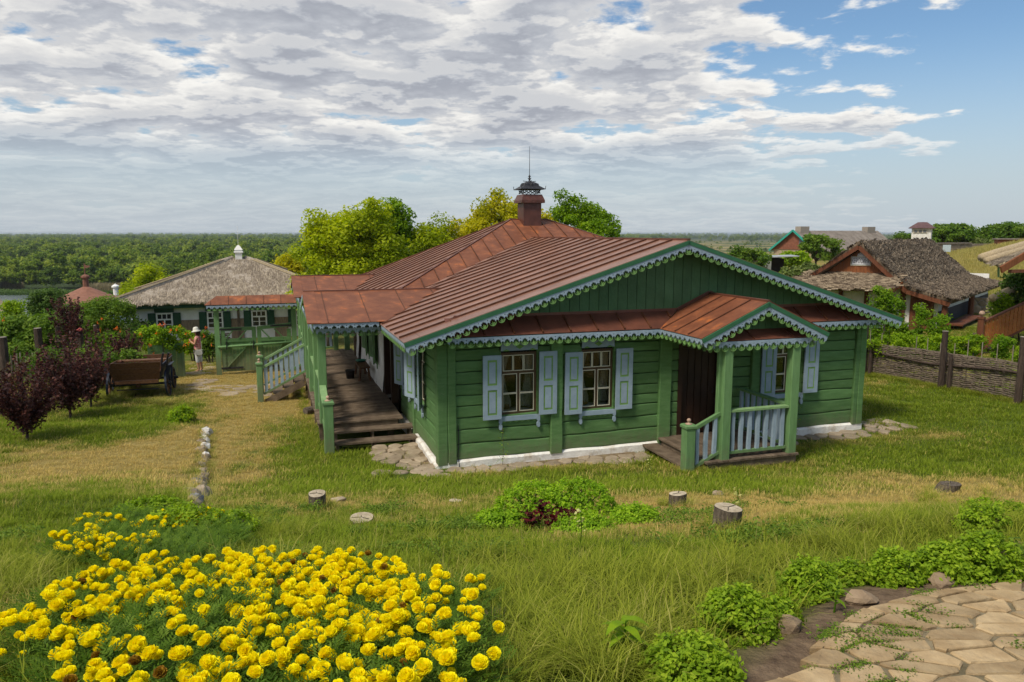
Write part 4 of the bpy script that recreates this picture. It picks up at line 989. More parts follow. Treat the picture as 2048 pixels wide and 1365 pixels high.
# flagstone apron round the log house
apr = part('stone_apron', (lambda b: (b.add([(-.05, 2.2, -.02), (-1.2, 2.1, -.02), (-1.25, .2, -.01), (-.7, -.85, .02), (1.5, -.7, .01), (4.4, -.62, .01), (4.4, -.05, .03), (-.1, -.05, .03)], [tuple(range(8))]), b)[1])(MB()), mat('apron_earth', (.12, .085, .05), (.22, .17, .10), 7, .95, .8, 30), None, HM @ T(0, 0, -.005), kind='structure')
def apron(pred, box, zf, seed, sx=.36, sy=.30):
    r = random.Random(seed); st = []; y = box[2]; j = 0
    while y < box[3]:
        x = box[0] + (j % 2) * sx / 2
        while x < box[1]: st.append((x + r.uniform(-.1, .1), y + r.uniform(-.08, .08))); x += sx
        y += sy; j += 1
    for i, p in enumerate(cells(st, box, r, .03)):
        p = roundpoly(p, r, .2, .015); cx = sum(q[0] for q in p) / len(p); cy = sum(q[1] for q in p) / len(p)
        if not pred(cx, cy): continue
        b, cx, cy = slab(p, .08, .02, i); part('flagstone', b, STONE, apr, T(cx, cy, zf(cx, cy) + r.uniform(-.01, .02)) @ RX(r.uniform(-.03, .03)) @ RY(r.uniform(-.03, .03)))
def zf_(u, v): p = hw(u, v); return max(G(p.x, p.y), .0) + .035
apron(lambda u, v: (-.2 - .95 * min(1, (v + 1.3) / 2) < u < -.16 and -1.2 < v < 2.2) or (u <= 4.5 and -.72 - .10 * sin(u * 2) < v < -.14), (-1.5, 4.6, -1.3, 2.4), zf_, 3)
apron(lambda u, v: v > -.62 + .1 * sin(u * 3) and v < -.12 or u > 10.9 and v > -.6, (7.3, 11.9, -.9, .5), zf_, 8)
def rock(seed, sx, sy, sz, m, name='stone', sub=2):
    bm = bmesh.new(); bmesh.ops.create_icosphere(bm, subdivisions=sub, radius=1)
    for v in bm.verts:
        k = 1 + .35 * noise.noise(v.co * 1.1 + Vector((seed * 3.7, 0, 0))) + .15 * noise.noise(v.co * 2.6 + Vector((0, seed * 2.1, 0))); v.co = Vector((v.co.x * sx * k, v.co.y * sy * k, v.co.z * sz * k))
    me = bpy.data.meshes.new(name); bm.to_mesh(me); bm.free(); me.materials.append(m); return me
edg = thing('stone_edging', 'line of rough tan and whitewashed stones edging the dry left bed towards the cart', 'stone edging', (-5.9, 13.5, 0))
r = random.Random(3); y = 8.9; k = 0
while y < 18.6:
    x = -4.05 - (y - 9) * .40; s = r.uniform(.085, .175) * (1 if y > 11 else 1.1)
    m = STONEW if r.random() < .06 or y > 17.2 else (STONEG if r.random() < .12 else STONE)
    link('stone', rock(k, s * .9, s * 1.25, s * r.uniform(.6, 1.0), m), edg, T(x + r.uniform(-.09, .09) + 5.9, y - 13.5, G(x + .15, y) + s * .2)); y += s * 1.5; k += 1
# the stone path past the gate
PM = T(-10.2, 25.2, G(-9.8, 25.3) + .004)
path = part('path', (lambda b: (b.add([(0, 0, 0), (.9, 0, 0), (.9, .3, 0), (0, .3, 0)], [(0, 1, 2, 3)]), b)[1])(MB()), STONE, None, PM, kind='structure')
r = random.Random(12)
for i in range(52):
    t = r.random(); cx = (410 + 150 * t if i < 26 else 395 + r.uniform(-15, 30)); cyp = (772 + 22 * r.random() - 4 * t if i < 26 else 720 + 60 * r.random())
    p = gnd(cx, cyp); s = r.uniform(.14, .34)
    pl = [(s * (1 + .3 * r.uniform(-1, 1)) * cos(a), s * .75 * (1 + .3 * r.uniform(-1, 1)) * sin(a)) for a in [j * pi / 3.5 for j in range(7)]]
    b, qx, qy = slab(pl, .05, .02, i); part('flagstone', b, STONE, path, PM.inverted() @ T(p.x, p.y, p.z + .02))
# stumps
def stump(px, py, w, h, label, lean=0., flat=False, m=None):
    p = gnd(px, py); t = thing('tree_stump', label, 'stump', (p.x, p.y, p.z - .05), rnd.random() * 6, 'sawn log stumps on the slope')
    n = 22; vs = []; k = int(px); rr = w / 2
    w *= .84; rr = w / 2; prof = [(1.06, -.08), (1.02, h * .3), (1.0, h * .7), (.98, h)]
    for q, z in prof:
        for j in range(n):
            a = 2 * pi * j / n; f = 1 + .09 * noise.noise((cos(a) * 1.6 + k, sin(a) * 1.6, z)) + .035 * noise.noise((cos(a) * 6, sin(a) * 6, k)); vs.append((rr * q * f * cos(a) + lean * z, rr * q * f * sin(a) * .92, z + (.012 * cos(a) if z == h else 0)))
    b = MB(); fs = [(i * n + j, i * n + (j + 1) % n, (i + 1) * n + (j + 1) % n, (i + 1) * n + j) for i in range(3) for j in range(n)]; b.add(vs, fs); part('bark', b, STUMP, t)
    b = MB(); top = [(x * .985, y * .985, z + .003) for x, y, z in vs[3 * n:]]; ctr = [(lean * h, 0, h + .006)]; b.add(top + ctr, [(j, (j + 1) % n, n) for j in range(n)]); part('sawn_face', b, m or STUMPT, t)
    if h > .12:
        b = MB(); 
        for a in (.3, 1.7, 4.2): b.bar((lean * h, 0, h + .008), (lean * h + rr * .8 * cos(a), rr * .75 * sin(a), h + .008), .006, .003)
        part('crack', b, DARK, t)
stump(635, 1018, .29, .26, 'weathered grey stump with a pale stone lying right beside it')
stump(722, 1052, .34, .13, 'low slanting stump with pale sawn top in the long grass', .3)
stump(911, 1004, .24, .07, 'small flat pale stump disc level with the lawn below the house corner')
stump(1355, 1012, .28, .22, 'dark cracked grey stump behind the largest pale topped stump')
stump(1452, 1058, .30, .26, 'largest stump with a clean cream sawn top beside the green mound', -.05)
stump(1885, 986, .40, .23, 'dark leaning stump remnant at the right edge of the dry lawn', .45, m=STUMP)
stump(0,0,0,0,'') if False else None
o = link('field_stone', rock(77, .11, .07, .05, STONE)); p = gnd(676, 1003); o.location = p + Vector((0, 0, .02)); o['label'] = 'flat triangular pale stone just right of the left grey stump'; o['category'] = 'stone'
o = link('field_stone', rock(78, .10, .09, .055, STONE)); p = gnd(1438, 990); o.location = p + Vector((0, 0, .02)); o['label'] = 'rounded stone in the dry grass between the two right stumps'; o['category'] = 'stone'
o = MB(); o.tube([(-.16, 0, .10), (.16, 0, .10)], .11, 12); lb = free('log_butt', o, [STUMP], T(*gnd(620, 828)) @ RZ(.9), 'short log butt lying in the grass beside the porch deck', 'log')

# ------------------------------------------------------------------ grass
def grassmat(name, g1, g2, d1, d2):
    m = bpy.data.materials.new(name); m.use_nodes = True; nt = m.node_tree; N = nt.nodes.new; L = nt.links.new
    b = nt.nodes['Principled BSDF']; b.inputs['Roughness'].default_value = .7; b.inputs['Specular IOR Level'].default_value = .08; out = nt.nodes['Material Output']
    ai = N('ShaderNodeAttribute'); ai.attribute_type = 'INSTANCER'; ai.attribute_name = 'dry'; tt = N('ShaderNodeAttribute'); tt.attribute_name = 'tint'
    oi = N('ShaderNodeObjectInfo')
    def mx(f, a, c):
        n = N('ShaderNodeMix'); n.data_type = 'RGBA'; L(f, n.inputs[0])
        for k, q in ((6, a), (7, c)):
            if isinstance(q, tuple): n.inputs[k].default_value = (*q, 1)
            else: L(q, n.inputs[k])
        return n.outputs[2]
    gc = mx(tt.outputs['Fac'], g1, g2); dc = mx(tt.outputs['Fac'], d1, d2)
    f = N('ShaderNodeMath'); f.operation = 'MULTIPLY_ADD'; L(oi.outputs['Random'], f.inputs[0]); f.inputs[1].default_value = .7; f.inputs[2].default_value = -.35
    f1 = N('ShaderNodeMath'); f1.operation = 'MULTIPLY_ADD'; L(tt.outputs['Fac'], f1.inputs[0]); f1.inputs[1].default_value = .5; f1.inputs[2].default_value = -.25
    f2 = N('ShaderNodeMath'); L(f.outputs[0], f2.inputs[0]); L(ai.outputs['Fac'], f2.inputs[1]); f4 = N('ShaderNodeMath'); L(f2.outputs[0], f4.inputs[0]); L(f1.outputs[0], f4.inputs[1])
    f3 = N('ShaderNodeMapRange'); L(f4.outputs[0], f3.inputs[0]); f3.inputs[1].default_value = .3; f3.inputs[2].default_value = .8
    c = mx(f3.outputs[0], gc, dc); L(c, b.inputs['Base Color'])
    tr = N('ShaderNodeBsdfTranslucent'); L(c, tr.inputs[0]); ms = N('ShaderNodeMixShader'); ms.inputs[0].default_value = .35; L(b.outputs[0], ms.inputs[1]); L(tr.outputs[0], ms.inputs[2]); L(ms.outputs[0], out.inputs[0])
    return m
GR = grassmat('lawn_grass', (.14, .215, .014), (.26, .33, .028), (.46, .34, .09), (.68, .52, .19))
GRT = grassmat('long_grass', (.15, .20, .016), (.33, .37, .04), (.38, .35, .09), (.54, .46, .17))
def tuft(n, h, spread, w, bend, seed, m, segs=3):
    r = np.random.RandomState(seed); V = []; F = []; tn = []
    for i in range(n):
        a = r.rand() * 2 * pi; ro = spread * sqrt(r.rand()); x, y = ro * cos(a), ro * sin(a); hh = h * (.45 + .6 * r.rand()); a2 = a + r.normal() * .9; bd = bend * (.3 + r.rand()) * hh
        px, py = -sin(a2), cos(a2); o = len(V); t0 = r.rand()
        for k in range(segs + 1):
            t = k / segs; q = (x + cos(a2) * bd * t ** 2, y + sin(a2) * bd * t ** 2, hh * t * (1 - .25 * bend * t * t)); ww = w * (1 - t * .85) * (.7 + .6 * t0) / 2
            if k == segs: V.append(q); tn.append(t0)
            else: V.append((q[0] - px * ww, q[1] - py * ww, q[2])); V.append((q[0] + px * ww, q[1] + py * ww, q[2])); tn += [t0, t0]
        for k in range(segs - 1): F.append((o + 2 * k, o + 2 * k + 1, o + 2 * k + 3, o + 2 * k + 2))
        F.append((o + 2 * segs - 2, o + 2 * segs - 1, o + 2 * segs))
    me = bpy.data.meshes.new('grass_tuft'); me.from_pydata(V, [], F); at_ = me.attributes.new('tint', 'FLOAT', 'POINT'); at_.data.foreach_set('value', tn); me.materials.append(m); me.update(); return me
LAWN = [tuft(26, .075, .09, .006, .8, s, GR, 2) for s in range(5)]
LAWNF = [tuft(26, .085, .15, .010, .8, s + 30, GR, 2) for s in range(4)]
LONG = [tuft(24, .20, .07, .006, 1.0, s + 10, GRT, 3) for s in range(5)]
CLMP = [tuft(90, .34, .07, .0065, 1.3, s + 20, GRT, 4) for s in range(4)]
SEED_ = [tuft(5, .5, .05, .004, .4, s + 50, GRT, 4) for s in range(2)]
def blocked(x, y):
    q = HM.inverted() @ Vector((x, y, 0)); u, v = q.x, q.y
    if -.1 < u < 10.8 and -.1 < v < 14: return True
    if -2.25 < u < 0 and 2.1 < v < 14.5: return True
    if 5.1 < u < 7.2 and -2.0 < v < 0: return True
    return False
def stony(x, y):
    q = HM.inverted() @ Vector((x, y, 0)); u, v = q.x, q.y
    return (-1.15 < u < -.1 and -1.1 < v < 2.2) or (-.2 < u < 4.5 and -.78 < v < 0) or (7.4 < u < 11.3 and -.7 < v < 0)
def inview(x, y, mrg=.30):
    return y > 1.5 and abs(x / y) < .70 + mrg + .6 / y
BED = [gnd(px, py, .30) for px, py in ((42, 1192), (150, 1152), (330, 1105), (620, 1095), (800, 1120), (935, 1150), (950, 1230), (900, 1330), (880, 1420), (400, 1480), (90, 1420), (95, 1300))]
BED2 = [gnd(px, py, .22) for px, py in ((112, 1080), (170, 1040), (260, 1018), (450, 1030), (480, 1060), (400, 1100), (240, 1108))]
MND = [gnd(px, py, .15) for px, py in ((915, 1045), (990, 1000), (1090, 985), (1180, 985), (1235, 1010), (1310, 1020), (1300, 1050), (1180, 1062), (1080, 1066), (960, 1066))]
def inpoly(x, y, P):
    c = False; n = len(P)
    for i in range(n):
        a, b = P[i], P[i - 1]
        if (a.y > y) != (b.y > y) and x < (b.x - a.x) * (y - a.y) / (b.y - a.y) + a.x: c = not c
    return c
def grass_pts(x0, x1, y0, y1, dens, seed, keep):
    r = np.random.RandomState(seed); n = int((x1 - x0) * (y1 - y0) * dens); X = x0 + (x1 - x0) * r.rand(n); Y = y0 + (y1 - y0) * r.rand(n); P = []; D_ = []; Z = []
    for x, y, q in zip(X, Y, r.rand(n)):
        if not inview(x, y) or blocked(x, y): continue
        d = dry(x, y); s = keep(x, y, d, q)
        if s <= 0: continue
        P.append((x, y, G(x, y) - .006)); D_.append(d); Z.append(s)
    n = len(P); return P, r.rand(n) * 6.28, np.array(Z) * (.7 + .6 * r.rand(n)), r.randint(0, 4, n), np.array(D_)
def k_lawn(x, y, d, q):
    if soilness(x, y) > .35 or y < pedge(x) and x > -3 and y < 5: return 0
    if inpoly(x, y, BED): return 0
    if stony(x, y) and q > .05: return 0
    if d > .72 and q > .75: return 0
    return 1.15 - .45 * d
P_, a, s, i_, d_ = grass_pts(-8, 9, 3.0, 11, 150, 1, k_lawn); scatter('lawn_grass', P_, a, s, i_, LAWN, {'dry': d_}, kind='stuff', label='lawn of short green and straw coloured grass blades on the slope', category='grass'); n1 = len(P_)
P_, a, s, i_, d_ = grass_pts(-21, 24, 11, 31, 60, 2, k_lawn); scatter('distant_lawn_grass', P_, a, s * 1.15, i_, LAWNF, {'dry': d_}, kind='stuff', label='short lawn grass around the log house, fence and cart', category='grass'); n2 = len(P_)
def k_long(x, y, d, q):
    if stony(x, y): return 0
    if soilness(x, y) > .3 or (y < pedge(x) and x > -3 and y < 5): return 0
    if inpoly(x, y, BED): return 0
    f = 1 - sstep(4.6, 6.7, y + .12 * x + 1.1 * noise.noise((x * .8, y * .8, 2)))
    if x < -2.6: f *= .45 + .5 * sstep(-1, 1, noise.noise((x, y, 1)) * 3)
    # grassy strips beside the house and along the fence
    q2 = HM.inverted() @ Vector((x, y, 0))
    if -1.7 < q2.y < -.95 and -1 < q2.x < 10.5: f = max(f, .3)
    return (.42 + .72 * f) if q < f * .8 else 0
P_, a, s, i_, d_ = grass_pts(-6, 7, 1.9, 18, 95, 3, k_long); scatter('long_grass', P_, a, s, i_, LONG, {'dry': d_ * .52}, kind='stuff', label='long tangled green grass on the near slope', category='grass'); n3 = len(P_)
# ragged longer grass along walls, stumps, fence and edging
P_ = []; D_ = []
r = random.Random(4)
def addg(x, y, d=.4): P_.append((x, y, G(x, y) - .01)); D_.append(d)
for i in range(260): y = r.uniform(8.6, 18.6); addg(-4.05 - (y - 9) * .4 + r.uniform(-.1, .3), y, .55)
for i in range(190): u = r.uniform(-2.4, 10.9); p = hw(u, -1.02 + r.uniform(-.2, .1) if u > -.5 else r.uniform(1, 2)); addg(p.x, p.y, .25)
for i in range(130): p = hw(r.uniform(4.4, 7.4), -2.15 + r.uniform(-.2, .15)); addg(p.x, p.y, .15)
for i in range(260): v = r.uniform(2, 13); p = hw(-2.42 + r.uniform(-.2, .1), v); addg(p.x, p.y, .1)
for px, py in ((635, 1018), (722, 1052), (1355, 1012), (1452, 1058), (1885, 984)):
    c = gnd(px, py)
    for i in range(40): a = r.uniform(0, 6.28); addg(c.x + .2 * cos(a), c.y + .19 * sin(a), .3)
for i in range(900): t = r.random(); x = 11.6 + 2.3 * t; y = 25 - 6.3 * t; addg(x + r.uniform(-.25, .1) + (0), y - .3 + r.uniform(-.2, .3), .15)
n = len(P_); scatter('edge_grass', P_, nrs.rand(n) * 6.28, .45 + .6 * nrs.rand(n), nrs.randint(0, 4, n), LONG, {'dry': D_}, kind='stuff', label='ragged grass fringe along walls, stones and fence', category='grass')
# big arching clumps
P_ = []
for px, py, k in ((1400, 1190, 3), (1330, 1180, 3), (1480, 1150, 3), (1560, 1120, 4), (1640, 1100, 4), (1700, 1100, 3), (1800, 1040, 4), (1760, 1060, 3), (1880, 1010, 5), (1960, 1000, 5), (2030, 985, 5), (1180, 1290, 5), (1120, 1330, 4), (1290, 1290, 4), (1230, 1350, 5), (1060, 1350, 4), (1010, 1180, 3), (980, 1120, 2), (1000, 1260, 3), (520, 1070, 3), (560, 1050, 3), (600, 1080, 2), (500, 1040, 2), (1340, 1110, 2), (1420, 1120, 3), (30, 1150, 2), (60, 1210, 2), (1700, 1060, 2), (1910, 1050, 3), (1990, 1070, 3), (820, 1090, 2), (720, 1100, 2), (1250, 1210, 3), (1150, 1180, 3), (1100, 1230, 3)):
    for i in range(k):
        p = gnd(px + r.uniform(-40, 40), py + r.uniform(-14, 14)); P_.append((p.x, p.y, p.z - .02))
n = len(P_); scatter('grass_clump', P_, nrs.rand(n) * 6.28, .55 + .35 * nrs.rand(n), nrs.randint(0, 3, n), CLMP, {'dry': np.full(n, .05)}, kind='stuff', label='arching clumps of long meadow grass near the flower beds', category='grass')
P_ = []
for i in range(260):
    x, y = r.uniform(-6, 8), r.uniform(3.5, 13)
    if inview(x, y) and not blocked(x, y) and soilness(x, y) < .3 and not inpoly(x, y, BED) and not y < pedge(x) + .3: P_.append((x, y, G(x, y)))
n = len(P_); scatter('grass_stalk', P_, nrs.rand(n) * 6.28, .5 + .5 * nrs.rand(n), nrs.randint(0, 1, n), SEED_, {'dry': .4 + .6 * nrs.rand(n)}, kind='stuff', label='thin tall grass stalks standing above the lawn', category='grass')
# weeds in the patio joints
L_WEED = leafmat('low_weed_leaf', (.06, .12, .012), (.12, .20, .02), (.20, .29, .035), .3)
WEED = []
for s in range(3):
    rr = np.random.RandomState(s); n = 90; Q = np.stack([rr.normal(size=n) * .05, rr.normal(size=n) * .03, rr.rand(n) * .035], 1); V_, F_, t_ = leafcloud(Q, .02, .5, .8, None, s); WEED.append(npmesh('weed', V_, F_, L_WEED, {'tint': t_}))
P_ = []; A_ = []
for p in PCELL:
    for i in range(len(p)):
        a, b = p[i], p[(i + 1) % len(p)]
        if hypot(a[0] - b[0], a[1] - b[1]) > .12:
            for k in range(4):
                t = r.random(); x, y = a[0] + (b[0] - a[0]) * t, a[1] + (b[1] - a[1]) * t
                if noise.noise((x * 2.2, y * 2.2, 7)) + r.uniform(-.3, .3) > .3: P_.append((x, y, PZ - .01)); A_.append(atan2(b[1] - a[1], b[0] - a[0]))
n = len(P_); scatter('joint_weeds', P_, A_, .35 + .5 * nrs.rand(n), nrs.randint(0, 3, n), WEED, kind='stuff', label='low green weeds creeping along the patio joints', category='weeds')
P_ = []; r = random.Random(31)
for i in range(55):
    cx, cy = r.uniform(-6, 7), r.uniform(3.6, 9.5)
    for k in range(r.randrange(3, 14)):
        x, y = cx + r.gauss(0, .16), cy + r.gauss(0, .13)
        if inview(x, y) and soilness(x, y) < .3 and not inpoly(x, y, BED) and not y < pedge(x) + .2 and not blocked(x, y): P_.append((x, y, G(x, y) + .03))
n = len(P_); scatter('lawn_weeds', P_, nrs.rand(n) * 6.28, 1.0 + 1.0 * nrs.rand(n), nrs.randint(0, 3, n), WEED, kind='stuff', label='low broad leaved weeds and clover in the near grass', category='weeds')
print('grass', n1, n2, n3)
# ------------------------------------------------------------------ marigolds
YF = leafmat('marigold_yellow', (.82, .62, .004), (.90, .79, .006), (.93, .87, .015), .3, .10, .6)
BUDM = leafmat('marigold_bud_green', (.08, .14, .02), (.12, .2, .03), (.3, .3, .03), .1)
def head_mesh(seed):
    r = np.random.RandomState(seed); n = 120; i = np.arange(n); ph = i * 2.39996; ct = 1 - (i + .5) / n * 1.18; st = np.sqrt(np.maximum(0, 1 - ct ** 2))
    d = np.stack([st * np.cos(ph), st * np.sin(ph), ct], 1); R0 = .034
    P = d * R0 * np.array([1, 1, .78]); up = np.array([0, 0, 1.])
    t = np.cross(d, up) + 1e-4; t /= np.linalg.norm(t, axis=1)[:, None]; b = np.cross(t, d)
    tw = r.normal(size=n) * .5; tt = t * np.cos(tw)[:, None] + b * np.sin(tw)[:, None]; o = d * (.55 + .3 * r.rand(n))[:, None] + up * .25 + b * (.35 * r.rand(n))[:, None]
    w = .0085 * (.8 + .5 * r.rand(n))[:, None]; l = .0135 * (.8 + .5 * r.rand(n))[:, None]
    V = np.stack([P * .72 - tt * w * .6, P * .72 + tt * w * .6, P * .9 + o * l + tt * w, P * .9 + o * l * 1.25, P * .9 + o * l - tt * w], 1).reshape(-1, 3)
    F = np.concatenate([np.arange(5 * n).reshape(n, 5)[:, [0, 1, 2, 4]], np.arange(5 * n).reshape(n, 5)[:, [4, 2, 3, 3]]]); 
    V2 = V.tolist(); F2 = [tuple(f) for f in np.arange(5 * n).reshape(n, 5).tolist()]
    tint = np.repeat(np.clip(.25 + .75 * r.rand(n), 0, 1), 5).tolist()
    # ragged core so that no sky shows between the petals
    k0 = len(V2); m = 10
    for a in range(5):
        z = (-.5 + a * .30); rr = sqrt(max(0, 1 - (z * .9) ** 2))
        for j in range(m): V2.append((.027 * rr * cos(j * 2 * pi / m), .027 * rr * sin(j * 2 * pi / m), .027 * z)); tint.append(.15)
    for a in range(4):
        for j in range(m): F2.append((k0 + a * m + j, k0 + a * m + (j + 1) % m, k0 + (a + 1) * m + (j + 1) % m, k0 + (a + 1) * m + j))
    F2.append(tuple(k0 + 4 * m + j for j in range(m)))
    me = bpy.data.meshes.new('flower_head'); me.from_pydata(V2, [], F2); a_ = me.attributes.new('tint', 'FLOAT', 'POINT'); a_.data.foreach_set('value', tint); me.materials.append(YF); me.update(); return me
HEADS = [head_mesh(s) for s in range(6)]
WILT = head_mesh(9); WILT.materials[0] = leafmat('wilted_bloom_brown', (.12, .05, .01), (.30, .15, .02), (.5, .32, .03), .1)
def marfol(seed, n=330, R=.17, h=.25):
    r = np.random.RandomState(seed); V = []; F = []; tn = []
    for i in range(n // 5):
        a = r.rand() * 6.283; ro = R * sqrt(r.rand()); z = h * (.25 + .7 * r.rand()) * (1 - .35 * (ro / R) ** 2); a2 = a + r.normal() * .8
        c = np.array([ro * cos(a), ro * sin(a), z]); ax = np.array([cos(a2), sin(a2), .35 + .5 * r.rand()]); ax /= np.linalg.norm(ax); sd = np.cross(ax, [0, 0, 1.]); sd /= np.linalg.norm(sd); L_ = .05 + .04 * r.rand(); t0 = r.rand()
        for k in range(9):
            s = (k % 2) * 2 - 1; q = c + ax * L_ * (k / 9); tip = q + (sd * s * .9 + ax * .8 + np.array([0, 0, .1])) * .026 * (1 - .04 * k); wv = ax * .0055
            o = len(V); V += [q, (q + tip) / 2 + wv, tip, (q + tip) / 2 - wv]; F.append((o, o + 1, o + 2, o + 3)); tn += [t0 * .7 + .3 * r.rand()] * 4
    return npmesh('foliage', V, F, L_MAR, {'tint': tn})
MFOL = [marfol(s, 430) for s in range(5)]
def stemmesh(h):
    k = round(h, 2)
    if k not in DM: b = MB(); b.tube([(0, 0, -k), (.004, .002, -k / 2), (0, 0, 0)], .0035, 5); DM[k] = b.mesh('stem', L_MAR)
    return DM[k]
rm = random.Random(21)
def marigold_bed(poly, label, group, sp, hmax, nh, gapfn=None, zoff=0.):
    xs = [p.x for p in poly]; ys = [p.y for p in poly]; y = min(ys); j = 0; cnt = 0
    while y < max(ys):
        x = min(xs) + (j % 2) * sp / 2
        while x < max(xs):
            px, py = x + rm.uniform(-.05, .05), y + rm.uniform(-.05, .05)
            if inpoly(px, py, poly) and inview(px, py, .32) and py > 2.0:
                t = thing('marigold_plant', label, 'marigold', (px, py, G(px, py)), rm.uniform(0, 6), group); s = rm.uniform(.85, 1.15)
                link('foliage', MFOL[rm.randrange(5)], t, SC(s, s, s))
                q = gapfn(px, py) if gapfn else 1.
                for k in range(max(0, int(nh * q + rm.random()))):
                    a = rm.uniform(0, 6.28); ro = .16 * sqrt(rm.random()); hh = hmax * rm.uniform(.80, 1.08) * (1 - .25 * (ro / .16) ** 2); f = rm.choice([.42, .54, .62, .66, .70, .75, .80])
                    hd = link('flower_head', WILT if f < .6 and rm.random() < .12 else HEADS[rm.randrange(6)], t, T(ro * cos(a), ro * sin(a), hh) @ RX(rm.uniform(-.5, .5)) @ RY(rm.uniform(-.5, .5)) @ RZ(rm.uniform(0, 6)) @ SC(f, f, f)); cnt += 1
            x += sp
        y += sp * .87; j += 1
    return cnt
def gap1(x, y):
    g_ = gnd(370, 1265, .2); d = hypot((x - g_.x) / .35, (y - g_.y) / .3)
    if d < 1: return .15
    return .75 + .5 * noise.noise((x * 2.3, y * 2.3, 5))
c1 = marigold_bed(BED, 'bushy marigold plant with round yellow double blooms in the large front bed', 'marigolds in the large front bed',   .175, .30, 7.6, gap1)
def gap2(x, y):
    a = [gnd(170, 1085, .2), gnd(200, 1045, .2), gnd(375, 1035, .2), gnd(440, 1040, .2), gnd(330, 1045, .2), gnd(140, 1080, .2), gnd(215, 1090, .2)]
    return 1. if min(hypot(x - q.x, y - q.y) for q in a) < .27 else 0.
c2 = marigold_bed(BED2, 'marigold plant with yellow blooms in the small second bed behind the large one', 'marigolds in the small second bed', .20, .25, 8.5, gap2)
print('heads', c1, c2)
# ------------------------------------------------------------------ mound bushes
def mound(x, y, rx, ry, h, label, group, m, n=1500, size=.035, seed=0, name='chrysanthemum_bush', cat='bush', z=None):
    z = G(x, y) if z is None else z
    t = thing(name, label, cat, (x, y, z), 0, group); r = np.random.RandomState(seed + 3)
    n = int(n * 2.6); size *= .8; k = max(20, n // 22); d = r.normal(size=(k, 3)); d[:, 2] = np.abs(d[:, 2]); d /= np.linalg.norm(d, axis=1)[:, None]; rr = .93 + .09 * r.rand(k)
    C_ = d * rr[:, None] * np.array([rx, ry, h]); tc = r.rand(k) * .6
    per = 22; ci = np.repeat(np.arange(k), per); P = C_[ci] + r.normal(size=(k * per, 3)) * size * .6
    P[:, 2] = np.maximum(P[:, 2], .01); tint = np.clip(tc[ci] + .4 * r.rand(k * per), 0, 1)
    V, F, tt = leafcloud(P, size, .55, .25, tint, seed, outward=d[ci], ow=.9)
    link('foliage', npmesh('foliage', V, F, m, {'tint': tt}), t)
    b = MB(); 
    for a in range(5): b.tube([(0, 0, -.03), (rx * .35 * cos(a * 1.3), ry * .35 * sin(a * 1.3), h * .4), (rx * .6 * cos(a * 1.3), ry * .6 * sin(a * 1.3), h * .7)], [.012, .008, .004], 5)
    # dark inner leaf mass keeps the mound closed
    part('stems', b, BARK, t)
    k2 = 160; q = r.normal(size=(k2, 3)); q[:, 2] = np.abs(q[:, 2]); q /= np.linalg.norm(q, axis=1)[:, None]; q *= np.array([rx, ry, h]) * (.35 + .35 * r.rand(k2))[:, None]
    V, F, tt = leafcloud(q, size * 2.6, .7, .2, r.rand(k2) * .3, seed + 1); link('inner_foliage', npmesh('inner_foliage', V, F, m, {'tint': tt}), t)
    return t
def mb_at(px, py, w, h, lab, grp='chrysanthemum mounds beside the patio', m=None, depth=None, seed=None, n=1500, size=.034, **kw):
    p = gnd(px, py); Z = p.length; rr = 1.02 * w / 2 / FPX * (p.y * cos(PITCH) + (CAMH - p.z) * sin(PITCH)); hh = 1.18 * h / FPX * (p.y * cos(PITCH) + (CAMH - p.z) * sin(PITCH)) / cos(.45)
    dy = rr * (depth or .9)
    return mound(p.x, p.y + dy * .7, rr, dy, hh, lab, grp, m or L_MUM, n, size, int(px), **kw)
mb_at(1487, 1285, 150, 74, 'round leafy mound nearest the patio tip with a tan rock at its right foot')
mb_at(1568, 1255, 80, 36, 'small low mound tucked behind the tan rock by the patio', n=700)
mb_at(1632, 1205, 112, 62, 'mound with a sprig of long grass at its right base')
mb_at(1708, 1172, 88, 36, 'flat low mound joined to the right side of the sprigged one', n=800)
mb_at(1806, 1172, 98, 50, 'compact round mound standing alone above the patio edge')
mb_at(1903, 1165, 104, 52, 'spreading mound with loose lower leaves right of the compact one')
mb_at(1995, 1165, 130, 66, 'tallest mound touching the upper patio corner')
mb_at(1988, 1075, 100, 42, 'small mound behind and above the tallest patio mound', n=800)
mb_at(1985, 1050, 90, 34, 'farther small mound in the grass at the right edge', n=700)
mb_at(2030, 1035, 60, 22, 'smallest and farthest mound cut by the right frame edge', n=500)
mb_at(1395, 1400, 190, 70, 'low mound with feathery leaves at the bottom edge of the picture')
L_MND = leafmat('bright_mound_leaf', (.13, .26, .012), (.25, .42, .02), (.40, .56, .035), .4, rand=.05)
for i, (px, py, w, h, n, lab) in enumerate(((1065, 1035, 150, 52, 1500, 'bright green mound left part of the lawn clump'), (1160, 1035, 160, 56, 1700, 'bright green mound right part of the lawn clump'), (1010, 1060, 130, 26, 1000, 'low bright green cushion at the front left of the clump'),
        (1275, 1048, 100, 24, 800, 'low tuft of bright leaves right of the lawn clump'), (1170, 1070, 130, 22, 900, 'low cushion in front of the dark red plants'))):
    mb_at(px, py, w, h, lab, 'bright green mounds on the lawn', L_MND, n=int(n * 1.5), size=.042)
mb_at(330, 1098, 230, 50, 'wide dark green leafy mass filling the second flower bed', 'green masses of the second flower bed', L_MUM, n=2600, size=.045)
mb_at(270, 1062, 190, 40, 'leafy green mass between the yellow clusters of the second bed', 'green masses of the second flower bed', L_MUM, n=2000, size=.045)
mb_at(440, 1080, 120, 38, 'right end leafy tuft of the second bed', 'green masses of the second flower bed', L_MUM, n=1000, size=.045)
mb_at(357, 848, 52, 26, 'single low bush in the grass in front of the cart', None, L_GRN, n=700, size=.07)
